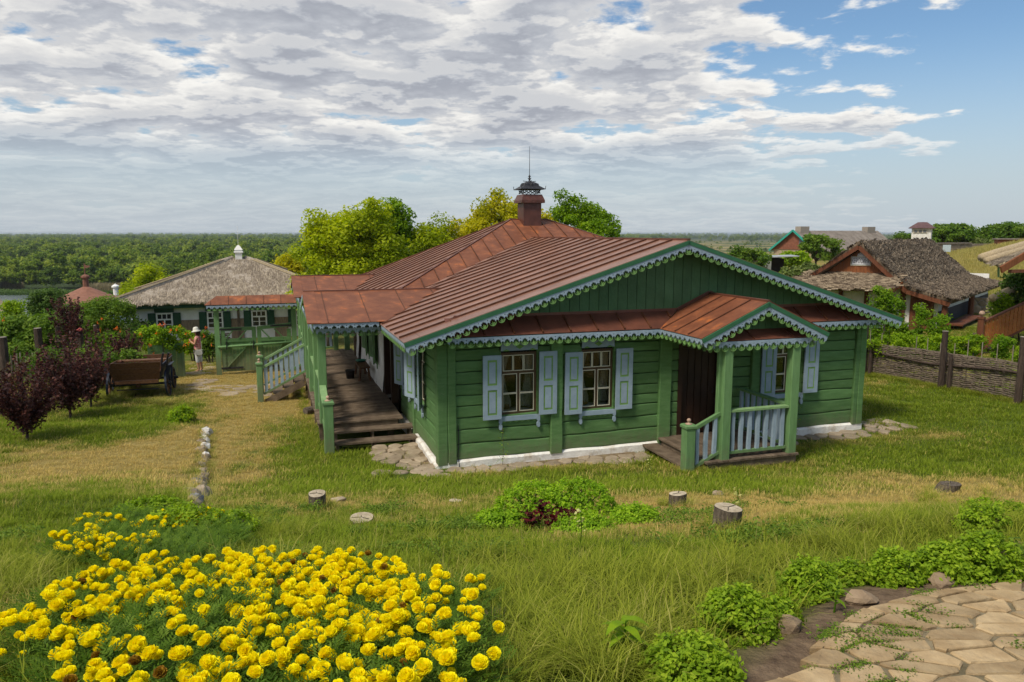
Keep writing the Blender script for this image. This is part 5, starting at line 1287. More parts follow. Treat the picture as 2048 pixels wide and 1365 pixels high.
# dark red celosia plants in front of the bright mound
L_RED = leafmat('dark_red_leaf', (.035, .006, .008), (.075, .010, .014), (.15, .02, .02), .25)
for i, px in enumerate((1036, 1062, 1084, 1104, 1124, 1140)):
    p = gnd(px, 1052 + (i % 2) * 6); t = thing('amaranth', 'dark red leaved plant in front of the bright green mound', 'plant', (p.x, p.y, p.z), i, 'dark red plants before the green mound')
    r = np.random.RandomState(i); n = 70; hh = (.20, .17, .27, .17, .19, .22)[i]; P = np.stack([r.normal(size=n) * .045, r.normal(size=n) * .045, hh * (.25 + .75 * r.rand(n))], 1)
    V, F, tt = leafcloud(P, .075, .4, .5, None, i); link('foliage', npmesh('foliage', V, F, L_RED, {'tint': tt}), t); b = MB(); b.tube([(0, 0, 0), (0, 0, hh)], .006, 5); part('stem', b, L_RED, t)
# rocks in the soil beside the patio
for i, (px, py, s, lab) in enumerate(((1578, 1262, (.10, .07, .10), 'tan boulder leaning on the nearest mound'), (1722, 1205, (.15, .08, .07), 'flat brown rock between the sprigged mound and the patio'), (1880, 1168, (.12, .08, .07), 'rounded tan rock between the compact and spreading mounds'), (2035, 1100, (.10, .08, .06), 'grey brown rock at the right edge above the tallest mound'), (945, 1232, (.06, .10, .06), 'earthy rock beside the right end of the marigold bed'))):
    p = gnd(px, py); o = link('rock', rock(50 + i, *[q * .62 for q in s], ROCKT)); o.location = p + Vector((0, 0, .02)); o['label'] = lab; o['category'] = 'rock'
def cornplant(px, py, h, lab, n=9, seed=1, m=None, wid=.035, name='weed'):
    p = gnd(px, py); t = thing(name, lab, 'weed', (p.x, p.y, p.z), 0); r = random.Random(seed); b = MB(); b.tube([(0, 0, 0), (.01, 0, h * .8)], [.006, .003], 5); part('stem', b, L_LIME, t)
    V = []; F = []; tn = []
    for i in range(n):
        a = i * 2.4 + r.uniform(-.3, .3); z0 = h * (.25 + .65 * i / n); L_ = h * r.uniform(.35, .55); dx, dy = cos(a), sin(a); px_, py_ = -dy, dx; o = len(V)
        for k in range(6):
            s = k / 5; w = wid * sin(pi * (.12 + .86 * s)) * .5; c = (dx * L_ * s, dy * L_ * s, z0 + L_ * (.55 * s - .75 * s * s))
            V += [(c[0] - px_ * w, c[1] - py_ * w, c[2]), (c[0] + px_ * w, c[1] + py_ * w, c[2])]; tn += [.5 + .3 * r.random()] * 2
        for k in range(5): F.append((o + 2 * k, o + 2 * k + 1, o + 2 * k + 3, o + 2 * k + 2))
    link('leaves', npmesh('leaves', V, F, m or L_GRN, {'tint': tn}), t)
cornplant(1245, 1330, .26, 'pale broad leaved weed standing out of the near grass', 14, 1, wid=.045)
cornplant(1668, 1225, .17, 'sprig of broad grass at the base of the sprigged mound', 7, 2, L_LIME, .02)
for i, (px, py, lab) in enumerate(((1005, 935, 'thin climbing sprig growing against the plinth below the front windows'), (1590, 880, 'thin climbing sprig growing beside the porch against the log wall'))):
    p = gnd(px, py); p.y += .0; t = thing('sapling', lab, 'sapling', (p.x, p.y, p.z), 0); r = np.random.RandomState(i); n = 60; P = np.stack([r.normal(size=n) * .05, r.normal(size=n) * .03, .1 + .75 * r.rand(n)], 1); V, F, tt = leafcloud(P, .04, .5, .5, None, i); link('leaves', npmesh('leaves', V, F, L_GRN, {'tint': tt}), t); b = MB(); b.tube([(0, 0, 0), (.02, 0, .4), (0, 0, .85)], .005, 5); part('stem', b, BARK, t)
for i, (px, py, lab) in enumerate(((1297, 955, 'slender stalk with a few pale yellow blooms left of the front porch'), (1158, 1108, 'slender stalk with yellow blooms below the red plants'), (1470, 1052, 'pale yellow flowering stalk in front of the cream topped stump'))):
    p = gnd(px, py); t = thing('flower_stalk', lab, 'wildflower', (p.x, p.y, p.z), 0); b = MB(); b.tube([(0, 0, 0), (.02, 0, .2), (.01, 0, .36)], .004, 5); part('stem', b, L_LIME, t); r = np.random.RandomState(i); n = 26; P = np.stack([r.normal(size=n) * .02 + .01, r.normal(size=n) * .02, .15 + .22 * r.rand(n)], 1)
    V, F, tt = leafcloud(P, .03, .8, .5, None, i); link('blossoms', npmesh('blossoms', V, F, leafmat('pale_bloom', (.4, .4, .1), (.5, .5, .15), (.6, .6, .25), .3), {'tint': tt}), t)

# ------------------------------------------------------------------ trees behind the house
def px_tree(name, label, x, ytop, D, wpx, m, group, seed, nc=60, per=150, size=.11, zb=-.6, rzf=.42, lump=.62, **kw):
    p = at(x, ytop, D); h = p.z - zb; R_ = wpx / 2 / FPX * D
    return tree(name, label, 'tree', p.x, p.y, h, R_, R_ * .9, h * rzf, int(nc * 1.35), int(per * 1.2), size * 1.45, m, group, seed, lump, .14, z=zb, **kw)
GB = 'trees rising behind the log house'
px_tree('locust_tree', 'broad yellow green locust tree left of the house roof', 715, 405, 38, 205, L_YG, GB, 3, 95, 170, .13, rzf=.46, extra=[(-2.2, 0, 2.2, 1.2, 14)])
px_tree('locust_tree', 'darker green treetop between the broad yellow tree and the small round one', 778, 410, 40, 95, L_GRN, GB, 4, 50, 160, .13)
px_tree('locust_tree', 'small round topped green tree half hidden by the left roof slope', 862, 432, 41, 110, L_YG, GB, 5, 45, 160, .12)
px_tree('locust_tree', 'golden yellow locust tree left of the chimney', 985, 388, 42, 190, L_YEL, GB, 6, 85, 170, .13)
px_tree('locust_tree', 'short golden tree glimpsed right behind the chimney', 1085, 430, 42, 60, L_YEL, GB, 8, 20, 150, .12)
px_tree('locust_tree', 'bright green tree right of the chimney', 1165, 390, 44, 150, L_GRN, GB, 7, 70, 170, .13)
px_tree('locust_tree', 'lower yellow green tree at the left foot of the broad tree', 650, 436, 37, 110, L_YG, GB, 9, 50, 170, .12)
px_tree('shrub', 'golden low bush at the right end of the reed roof', 583, 508, 48, 60, L_YEL, 'golden bushes by the reed roof', 10, 22, 120, .14, zb=-1.5)
px_tree('shrub', 'yellow green young tree behind the left slope of the reed roof', 296, 540, 52, 84, L_YG, 'golden bushes by the reed roof', 11, 34, 120, .15, zb=-2)
px_tree('shrub', 'small golden bush peeping over the left end of the reed roof', 268, 572, 50, 40, L_YG, 'golden bushes by the reed roof', 12, 14, 120, .15, zb=-2)
# right side, far
GR_ = 'trees and bushes by the far brick house'
for i, (x, yt, D, w, m, lab, zb_) in enumerate(((1615, 530, 55, 130, L_OLV, 'big rounded olive bush in front of the brick house', .3), (1560, 545, 58, 90, L_MID, 'dark bush left of the big rounded one', .3), (1635, 472, 85, 90, L_MID, 'tree rising before the grey corrugated roof', 1), (1590, 505, 75, 60, L_GRN, 'lighter bush at the foot of the brick gable', 1),
        (1490, 498, 70, 80, L_MID, 'bush behind the right roof slope of the log house', .2), (1530, 508, 80, 70, L_GRN, 'pale bush left of the white shed', .2), (1650, 560, 48, 60, L_LIME, 'lime green bush beside the shop roof corner', .4))):
    px_tree('bush', lab, x, yt, D, w, m, GR_, 30 + i, 40, 110, .2 * D / 70, zb=zb_, rzf=.5, lump=.5 * D / 70)
px_tree('tree', 'dark spreading tree right of the white tower', 1900, 448, 95, 110, L_MID, 'dark trees on the right horizon', 40, 45, 130, .28, zb=2.5, rzf=.5, lump=.8)
px_tree('tree', 'dark tree at the far right on the horizon', 2010, 450, 95, 110, L_MID, 'dark trees on the right horizon', 41, 45, 130, .28, zb=3, rzf=.5, lump=.8)
px_tree('tree', 'small tree left of the white tower', 1812, 470, 100, 40, L_MID, 'dark trees on the right horizon', 42, 16, 120, .28, zb=2, rzf=.5, lump=.8)
px_tree('tree', 'low bush between the two dark trees on the right horizon', 1960, 480, 92, 60, L_OLV, 'dark trees on the right horizon', 43, 20, 120, .28, zb=3, rzf=.5, lump=.6)

# ------------------------------------------------------------------ river, reeds, flood plain forest
water = bpy.data.materials.new('river_water'); water.use_nodes = True; b_ = water.node_tree.nodes['Principled BSDF']; b_.inputs['Base Color'].default_value = (.10, .13, .14, 1); b_.inputs['Roughness'].default_value = .25; b_.inputs['Specular IOR Level'].default_value = .6
def strip_poly(name, pts, z, m, **kw): b = MB(); b.add([(x, y, z) for x, y in pts], [tuple(range(len(pts)))]); return part(name, b, m, None, **kw)
def fl(px, py): 
    d = ray(px, py); t = (-15 - CAMH) / d.z; return (d.x * t, d.y * t)
strip_poly('river', [fl(-260, 640), fl(-260, 585), fl(70, 583), fl(180, 594), fl(330, 617), fl(520, 640), fl(700, 665), fl(500, 668), fl(200, 635)], -14.9, water, kind='structure')
REEDM = leafmat('reed_leaf', (.20, .17, .09), (.30, .25, .14), (.40, .34, .20), .2)
RGRN = leafmat('reed_green', (.05, .10, .02), (.08, .15, .03), (.13, .2, .05), .2)
RD = [tuft(30, 3.2, 2.2, .22, .25, s + 70, REEDM, 2) for s in range(3)]; RD2 = [tuft(34, 1.6, 2.2, .25, .5, s + 80, RGRN, 2) for s in range(3)]
P_ = []
for i in range(900):
    t = r_ = nrs.rand(); x, y = fl(170 + 200 * nrs.rand(), 584 + 5 * nrs.rand()); P_.append((x, y + 3, -15))
for i in range(300): x, y = fl(-60 + 85 * nrs.rand(), 575 + 4 * nrs.rand()); P_.append((x, y + 3, -15))
n = len(P_); scatter('reeds', P_, nrs.rand(n) * 6.28, .8 + .4 * nrs.rand(n), nrs.randint(0, 3, n), RD, kind='stuff', label='dry straw coloured reed bed on the far river bank', category='reeds')
P_ = []
for i in range(1500): x, y = fl(-100 + 700 * nrs.rand(), 586 + 6 * nrs.rand() + 0.); P_.append((x, y + 2, -15))
n = len(P_); scatter('river_bank_grass', P_, nrs.rand(n) * 6.28, .6 + .5 * nrs.rand(n), nrs.randint(0, 3, n), RD2, kind='stuff', label='green bank grass along the river', category='grass')
L_FOR = leafmat('flood_plain_leaf', (.06, .11, .015), (.14, .22, .022), (.28, .34, .045), .35, .38, wscale=.018)
def fproto(seed, R, h, n, size):
    cs, rs = clumps(26, R, R, h * .42, (0, 0, h * .56), seed, R * .30, .5); return crownmesh('forest_tree', cs, rs, n // 26, size, L_FOR, seed, .75, .85, .5)
FP = [fproto(s + 100, 3.6 + .5 * (s % 3), 9 + 1.3 * (s % 4), 620, 1.0) for s in range(6)]
P_ = []; Z_ = []
def forest(n, d0, d1, b0, b1, s0, s1, keep=None):
    k = 0
    while k < n:
        D = sqrt(d0 * d0 + (d1 * d1 - d0 * d0) * nrs.rand()); b = b0 + (b1 - b0) * nrs.rand(); k += 1
        if keep and not keep(D, b): continue
        sc_ = s0 + (s1 - s0) * nrs.rand(); P_.append((D * b, D, -15.3 - max(0, sc_ - 1.1) * 10.5)); Z_.append(sc_)
kf = lambda D, b: noise.noise((D * b * .012, D * .012, 3)) > -.38
# the front row stands behind the reeds
for i in range(150): px = -200 + 1000 * i / 150 + nrs.uniform(-4, 4); x, y = fl(px, 580 + 4 * nrs.rand() - (3 if px > 450 else 0)); P_.append((x, y + 8 * nrs.rand(), -15.3)); Z_.append(.5 + .45 * nrs.rand())
forest(2400, 265, 620, -.95, -.08, .45, 1.15, kf); forest(3000, 600, 1300, -.9, .12, .6, 1.5, kf); forest(3600, 1200, 3200, -.85, .2, 1.5, 2.6, kf); forest(2200, 3000, 8000, -.85, .85, 3, 4.5, lambda D, b: noise.noise((D * b * .0012, D * .0012, 3)) > -.25)
forest(1500, 1700, 3200, .1, .85, 1.0, 1.7, lambda D, b: noise.noise((D * b * .006, D * .01, 3)) > -.1); forest(420, 500, 1600, .12, .5, .25, .6, lambda D, b: noise.noise((D * b * .02, D * .02, 8)) > .05)
forest(800, 450, 1700, .42, .85, .7, 1.3, kf)
n = len(P_); scatter('flood_plain_forest', P_, nrs.rand(n) * 6.28, Z_, nrs.randint(0, 6, n), FP, kind='stuff', label='endless green flood plain forest reaching to the horizon', category='forest')
# ------------------------------------------------------------------ reed-thatched white house on the left
TR = radians(18)
TM = T(-19.9, 39, 0) @ RZ(TR)
TH = thing('thatched_house', 'white cottage with a grey reed hip roof, white chimney and dark green shutters', 'house', M=TM)
b = MB(); b.box(.03, 10.2, .06, 8, -1.2, 1.15); part('wall', b, WHITE, TH)
REEDW = mat('reed_mat_wall', (.17, .12, .08), (.33, .25, .17), 26, .95, .8, 50, (1, 1, .12), .06)
GD2 = mat('dark_green_shutter_paint', (.012, .055, .028), (.018, .075, .038), 3, .5, .2, 20, rand=.08)
TWIN = [1.52, 4.02, 6.28, 8.6]
for a, c in zip([.1] + [w + .80 for w in TWIN], [w - .80 for w in TWIN] + [10.1]):
    if c > a: b = MB(); b.box(a, c, .0, .06, -1.2, .28); b.box(a, c, -.02, 0, -.07, -.03); part('reed_mat', b, REEDW, TH)
for u in (0, 5.15, 10.1): b = MB(); b.box(u, u + .12, -.05, .1, -1.2, 1.1); part('timber_post', b, DECK, TH)
for w in TWIN:
    b = MB(); W_, H__ = .80, .92; b.plate(rect(0, W_, 0, H__), [rect(.07, W_ / 2 - .03, .07, .54), rect(W_ / 2 + .03, W_ - .07, .07, .54)] + [rect(.07 + i * .23, .07 + i * .23 + .19, .61, H__ - .07) for i in range(3)], .07, UP)
    for s in (.07, W_ / 2 + .03): b.box(s, s + .30, -.05, -.01, .29, .32)
    f = part('window', b, WHITE, TH, T(w - .4, -.0, -.22)); p = MB(); p.box(.05, W_ - .05, -.012, -.004, .05, H__ - .05); part('pane', p, mat('dark_pane', (.02, .022, .025), rough=.1, spec=.6), f)
    for s in (-1, 1):
        b = MB(); b.box(0, .38, -.05, 0, 0, .96); b.box(.05, .33, -.065, -.05, .06, .44); b.box(.05, .33, -.065, -.05, .52, .90); part('shutter', b, GD2, TH, T(w + (.42 if s > 0 else -.80), -.03, -.26))
    b = MB(); b.box(w - .47, w + .47, -.06, .0, .73, .98); part('window_head', b, GD2, TH)
b = MB(); b.box(-.1, 10.3, -.55, .05, .98, 1.16); part('eave_board', b, GD2, TH)
def thatch_roof(par, face_pts, m, res=.22, wob=.05, th=.16, name='thatch'):
    # quad given as eave-left, eave-right, ridge-right, ridge-left
    a, b_, c, d = [Vector(p) for p in face_pts]; nu = max(4, int((b_ - a).length / res)); nv = max(4, int((d - a).length / res)); vs = []; fs = []
    n = (b_ - a).cross(d - a).normalized(); n = n if n.z > 0 else -n
    for lay in (1, 0):
        for j in range(nv + 1):
            t = j / nv; l, r_ = a.lerp(d, t), b_.lerp(c, t)
            for i in range(nu + 1):
                p = l.lerp(r_, i / nu); sag = -.10 * sin(pi * t)
                q = p + n * (lay * th + (wob * noise.noise(p * 1.1) + wob * .6 * noise.noise(p * 3.2)) * lay + sag * .4)
                vs.append(q)
    m_ = (nu + 1) * (nv + 1)
    for j in range(nv):
        for i in range(nu):
            f = (j * (nu + 1) + i, j * (nu + 1) + i + 1, (j + 1) * (nu + 1) + i + 1, (j + 1) * (nu + 1) + i); fs.append(f); fs.append(tuple(m_ + k for k in f[::-1]))
    for i in range(nu): fs.append((i + 1, i, m_ + i, m_ + i + 1))
    for j in range(nv):
        k = j * (nu + 1); fs.append((k, k + nu + 1, m_ + k + nu + 1, m_ + k)); k += nu; fs.append((k + nu + 1, k, m_ + k, m_ + k + nu + 1))
    o = MB(); o.add(vs, fs); part(name, o, m, par, smooth=True); return a, b_, c, d, n, th
def reedproto(L_, w, n, seed, m, spread):
    r = np.random.RandomState(seed); V = []; F = []; tn = []
    for i in range(n):
        x = r.normal() * spread; z = .01 + .03 * r.rand(); y0 = r.normal() * L_ * .3; a = r.normal() * .12; l = L_ * (.5 + .7 * r.rand()); o = len(V); t = r.rand()
        dx, dy = sin(a), cos(a); V += [(x - w / 2, y0, z), (x + w / 2, y0, z), (x + dx * l + w / 3, y0 - dy * l, z + .02 * r.rand()), (x + dx * l - w / 3, y0 - dy * l, z + .02 * r.rand())]; F.append((o, o + 1, o + 2, o + 3)); tn += [t] * 4
    return npmesh('reed_bundle', V, F, m, {'tint': tn})
RM1 = leafmat('grey_reed', (.20, .16, .12), (.34, .285, .225), (.52, .44, .33), .0, .18, .9)
RM2 = leafmat('brown_brushwood', (.07, .052, .038), (.15, .115, .082), (.30, .24, .17), .0, .2, .9)
RB1 = [reedproto(.30, .022, 16, s, RM1, .10) for s in range(4)]
def brushproto(seed):
    r = np.random.RandomState(seed); V = []; F = []; tn = []
    for i in range(14):
        x = r.normal() * .12; y = r.normal() * .08; z = .02 + .05 * r.rand(); l = .16 * (.6 + .8 * r.rand()); a = r.normal() * .25; w = .018 * (.6 + r.rand()); o = len(V); t = r.rand(); dx, dy = cos(a) * l / 2, sin(a) * l / 2
        V += [(x - dx, y - dy, z), (x + dx, y + dy, z), (x + dx, y + dy - w, z - .03), (x - dx, y - dy - w, z - .03), (x - dx, y - dy + w * .6, z - .01), (x + dx, y + dy + w * .6, z - .01)]; F += [(o + 3, o + 2, o + 1, o), (o, o + 1, o + 5, o + 4)]; tn += [t] * 6
    return npmesh('brush_bundle', V, F, RM2, {'tint': tn})
RB2 = [brushproto(s) for s in range(4)]
def rot_scatter(name, pts, normals, downs, sc, protos, par, label_=None):
    # instances laid on a slope: rotation given as euler attributes
    ob = scatter(name, pts, np.zeros(len(pts)), sc, nrs.randint(0, len(protos), len(pts)), protos, parent=par, kind='stuff')
    me = ob.data; e = np.zeros((len(pts), 3), np.float32)
    for i, (n, d) in enumerate(zip(normals, downs)):
        Y = -Vector(d).normalized(); Z = Vector(n).normalized(); X = Y.cross(Z).normalized(); Y = Z.cross(X); e[i] = Matrix((X, Y, Z)).transposed().to_euler()
    a = me.attributes.new('eu', 'FLOAT_VECTOR', 'POINT'); a.data.foreach_set('vector', e.ravel())
    ng = ob.modifiers[0].node_group; na = ng.nodes.new('GeometryNodeInputNamedAttribute'); na.data_type = 'FLOAT_VECTOR'; na.inputs['Name'].default_value = 'eu'
    ip = [n for n in ng.nodes if n.bl_idname == 'GeometryNodeInstanceOnPoints'][0]; ng.links.new([s for s in na.outputs if s.enabled][0], ip.inputs['Rotation']); return ob
def cover(par, faces, dens, protos, sc, seed, name='reed_covering'):
    r = np.random.RandomState(seed); P = []; Nn = []; D = []
    for a, b_, c, d, n, th in faces:
        A_ = ((b_ - a).length + (c - d).length) / 2 * (d - a).dot((d - a).normalized()); dn = ((a + b_) / 2 - (c + d) / 2).normalized(); k = int(A_ * dens); lw = (b_ - a).length; tw = (c - d).length
        while k > 0:
            t, s = r.rand(), r.rand()
            if r.rand() > (lw + (tw - lw) * t) / max(lw, tw): continue
            k -= 1; p = a.lerp(d, t).lerp(b_.lerp(c, t), s); P.append(p + n * (th - .01 - .04 * sin(pi * t))); Nn.append(n); D.append(dn)
    return rot_scatter(name, [tuple(p) for p in P], Nn, D, sc * (.7 + .6 * r.rand(len(P))), protos, par)
e0, e1, f0, f1, ez, rz_ = -1.1, 11.3, -.75, 9.0, 1.18, 3.30
RL, RR = (4.9, 4.0, rz_), (5.6, 4.0, rz_)
fc = [thatch_roof(TH, [(e0, f0, ez), (e1, f0, ez), RR, RL], THATCH), thatch_roof(TH, [(e0, f1, ez), (e0, f0, ez), RL, RL], THATCH), thatch_roof(TH, [(e1, f0, ez), (e1, f1, ez), RR, RR], THATCH), thatch_roof(TH, [(e1, f1, ez), (e0, f1, ez), RL, RR], THATCH)]
cover(TH, fc, 34, RB1, .85, 3)
for a, c in (((e0, f0, ez), RL), ((e1, f0, ez), RR), ((e0, f1, ez), RL), ((e1, f1, ez), RR)):
    b = MB(); A_, C_ = Vector(a), Vector(c); pts = [A_.lerp(C_, t / 12) + Vector((.05 * noise.noise((t, 1, 0)), 0, .13 + .03 * noise.noise((t, 5, 0)) - .08 * sin(pi * t / 12) * .4)) for t in range(13)]; b.tube(pts, [.05] + [.17] * 11 + [.15], 8); part('hip_roll', b, THATCH, TH, smooth=True)
    for k in range(3):
        b = MB(); b.tube([p + Vector(((-.12, .02, .13)[k], (-.1, -.13, .0)[k], .13)) for p in pts[:12]], .028, 5); part('hip_pole', b, THATCHY, TH)
b = MB(); b.lathe([(.27, 0), (.27, .38), (.36, .40), (.36, .48), (.30, .50), (.30, .55), (.34, .57), (.14, .78), (.05, .84)], 4, RZ(pi / 4)); b.tube([(0, 0, .8), (0, 0, 1.95)], .012, 4); part('chimney', b, STONEW if False else WHITE, TH, T(5.25, 3.9, 3.35))

# ------------------------------------------------------------------ roofed green gate
GO = hw(-5.2, 15.1, 0); gz = G(GO.x, GO.y)
GM = HM @ T(-5.2, 15.1, 0)
GT = thing('roofed_gate', 'closed green double gate under its own small rusty roof with blue fretwork', 'gate', M=GM)
for u in (0, 2.78): b = MB(); b.box(u - .09, u + .09, -.09, .09, gz - .3, 2.22); part('gate_post', b, GREENP, GT)
for s, (x0, x1) in enumerate(((.12, 1.38), (1.42, 2.66))):
    zt_ = 1.38
    b = MB(); b.plate([(x0, zt_ - .13 + (0 if not s else 0)), (x1, zt_ - .13 + (.10 if s else 0)), (x1, zt_ + (.10 if s else 0)), (x0, zt_)], [], .06, UP)
    b.box(x0, x1, -.06, 0, .82, .95)
    b.box(x0, x0 + .15, -.055, 0, gz + .12, zt_ - .13); b.box(x1 - .15, x1, -.055, 0, gz + .12, zt_ - .13)
    for q in (0, 1):
        xa = x0 + .15 + q * .48; b.bar((xa + (.30 if not s else 0), -.02, 1.27), (xa + (0 if not s else .30), -.02, .93), .04, .13, (0, 1, 0))
    lf = part('gate_leaf', b, GREEN, GT)
    for i in range(8):
        w = (x1 - x0 - .3) / 8; b = MB(); b.box(x0 + .15 + i * w, x0 + .15 + (i + 1) * w - .004, -.03 - .003 * (i % 2), -.005, gz + .12, .82); part('board', b, GREEN, lf)
    b = MB(); b.bar((x0 + .2, -.05, gz + .3), (x1 - .2, -.05, .80), .03, .10, (0, 1, 0)); part('brace', b, GREENP, lf)
    b = MB(); b.box(x0 - .06, x0 + .75, -.075, -.062, zt_ - .10, zt_ - .04) if not s else b.box(x1 - .75, x1 + .1, -.075, -.062, zt_ - .02, zt_ + .04); b.box(x0 - .06, x0 + .75, -.07, -.057, gz + .22, gz + .29); part('strap_hinge', b, BLACK, lf)
b = MB(); b.tube([(0, -.13, .66), (1.4, -.13, .70), (2.7, -.13, .73)], .045, 8); part('bar_pole', b, GREENP, GT, smooth=True)
for x in (.30, 1.25): b = MB(); b.box(x, x + .03, -.19, -.05, .56, .86); part('bracket', b, BLACK, GT)
roof_face([(-.35, -.45, 2.27), (2.95, -.45, 2.27), (2.95, 0, 2.56), (.05, 0, 2.56)], (0, -1, -.6), .62, ROOFH, GT, rib=.015, chunk=9, ribw=.02)
roof_face([(.05, 0, 2.56), (2.95, 0, 2.56), (2.95, .45, 2.27), (-.35, .45, 2.27)], (0, 1, -.6), .62, ROOFH, GT, rib=.015, chunk=9, ribw=.02)
roof_face([(-.35, .45, 2.27), (-.35, -.45, 2.27), (.05, 0, 2.56)], (-1, 0, -.6), .62, ROOFH, GT, rib=0, chunk=9)
lace((-.30, -.42, 2.25), (2.90, -.42, 2.25), GT)
# ------------------------------------------------------------------ open leaf with the trumpet vine on top, wattle beyond
p0 = at(300, 765, 26.6); p1 = at(367, 752, 27.3); zg = G(p1.x, p1.y)
GL = thing('gate_leaf', 'open green boarded gate leaf with a trumpet vine hanging over its top', 'gate', (p0.x, p0.y, 0), atan2(p1.y - p0.y, p1.x - p0.x)); Lg = hypot(p1.x - p0.x, p1.y - p0.y)
for i in range(6): b = MB(); b.box(i * Lg / 6, (i + 1) * Lg / 6 - .012, 0, .03, zg + .03, zg + 1.28); part('board', b, GREEN, GL)
b = MB(); b.box(Lg - .01, Lg + .07, -.03, .05, zg - .1, zg + 1.34); part('gate_post', b, GREENP, GL)
L_OR = leafmat('trumpet_flower', (.75, .09, .02), (.85, .16, .03), (.9, .28, .05), .3)
def blossom(seed): r = np.random.RandomState(seed); P = r.normal(size=(12, 3)) * .035; V, F, t = leafcloud(P, .06, .6, .2, None, seed); return npmesh('blossom', V, F, L_OR, {'tint': t})
BLS = [blossom(s) for s in range(3)]
def vine(px0, px1, py0, py1, D, label, m, nc, seed, grp=None, nb=0, lump=.35, size=.11, per=110, deep=.6, name='trumpet_vine', cat='vine', flowers=None):
    c = at((px0 + px1) / 2, (py0 + py1) / 2, D); rx = (px1 - px0) / 2 / FPX * D; rz = (py1 - py0) / 2 / FPX * D
    t = thing(name, label, cat, (c.x, c.y, c.z), 0, grp); r = np.random.RandomState(seed)
    d = r.uniform(-1, 1, size=(nc, 3)); d = d / np.maximum(1, (np.abs(d) ** 3).sum(1) ** (1 / 3))[:, None]; cs = d * np.array([rx, rx * deep, rz]); rs = lump * (.6 + .8 * r.rand(nc))
    link('foliage', crownmesh('foliage', cs, rs, per, size, m, seed), t)
    b = MB(); gzz = G(c.x, c.y) - c.z
    for i in range(4): q = cs[r.randint(nc)]; b.tube([(q[0] * .4, q[1] * .4, gzz), (q[0] * .7, q[1] * .7, (gzz + q[2]) / 2), tuple(q)], [.03, .02, .006], 5)
    part('stem', b, BARK, t)
    for (fx, fy) in (flowers or []):
        p = at(fx, fy, D - rx * deep * .9 - .25); link('blossom', BLS[r.randint(3)], t, T(p.x - c.x, p.y - c.y, p.z - c.z) @ RZ(r.rand() * 6))
    return t
vine(285, 372, 655, 702, 27.2, 'trumpet vine with orange red blooms spilling over the open gate leaf', L_GRN, 46, 1, deep=.5, lump=.25, flowers=[(320, 650), (313, 667), (360, 652), (355, 659), (281, 668), (372, 668), (308, 708), (316, 712), (300, 690), (341, 660), (328, 648), (372, 690)])
vine(405, 432, 660, 715, 31, 'green bush with a few red blooms between the visitor and the gate post', L_MID, 22, 2, lump=.25, flowers=[(412, 655), (424, 690), (408, 672)])
vine(370, 400, 665, 705, 31.5, 'rose bush with pink blooms behind the visitor', L_GRN, 18, 3, lump=.22, flowers=[(378, 685), (384, 682), (375, 690)])
vine(172, 262, 600, 720, 31.5, 'dense climbing green bush hiding the left corner of the reed roofed cottage', L_MID, 120, 4, lump=.4, flowers=[(203, 638), (236, 655), (232, 658), (242, 662), (200, 660), (207, 672), (213, 674), (235, 690), (241, 700), (250, 688), (196, 645)])
vine(190, 232, 670, 720, 27.5, 'lime green feathery shrub beside the tall posts', L_LIME, 34, 5, lump=.25, name='shrub', cat='shrub')
vine(-20, 130, 636, 720, 29, 'sumac thicket with long feathered leaves at the left edge', L_MID, 120, 6, lump=.45, name='sumac', cat='shrub', size=.16, flowers=[(8, 640)])
vine(66, 116, 585, 630, 40, 'dark leafy tree rising above the sumac towards the river', L_DRK, 60, 7, lump=.5, size=.15, name='small_tree', cat='tree')
vine(110, 215, 610, 680, 36, 'green bushes in front of the round red roof', L_MID, 80, 8, lump=.45, size=.13, name='hedge', cat='hedge')
vine(14, 40, 606, 640, 34, 'light green young tree poking out of the sumac', L_GRN, 26, 9, lump=.35, name='young_tree', cat='tree')
vine(-30, 60, 690, 760, 27, 'low green shrubs behind the leftmost post', L_MID, 50, 10, lump=.35, name='shrub', cat='shrub')
vine(-60, 330, 640, 735, 38, 'wide dark hedge filling the garden behind the posts', L_DRK, 200, 11, lump=.6, size=.16, name='hedge', cat='hedge', deep=.25)
vine(60, 280, 700, 770, 24.5, 'low dark greenery under the purple trees by the cart', L_MID, 90, 12, lump=.35, name='hedge', cat='hedge', deep=.3)
# wattle strip seen between visitor and gate
def withy(n, L_, seed, h):
    b = MB(); r = random.Random(seed)
    for i in range(n):
        z = h * (i + .5) / n; pts = [(L_ * t / 8, .03 * sin(t * 1.57 + i * pi) , z + r.uniform(-.012, .012)) for t in range(9)]; b.tube(pts, h / n * .5, 4)
    return b
q0, q1 = at(368, 735, 33.5), at(430, 733, 34.5); zq = G(q0.x, q0.y)
WF = thing('wattle_fence', 'low wattle fence behind the visitor beside the path', 'fence', (q0.x, q0.y, zq), atan2(q1.y - q0.y, q1.x - q0.x)); part('withies', withy(9, 2.2, 2, .8), WICK, WF, kind='stuff')
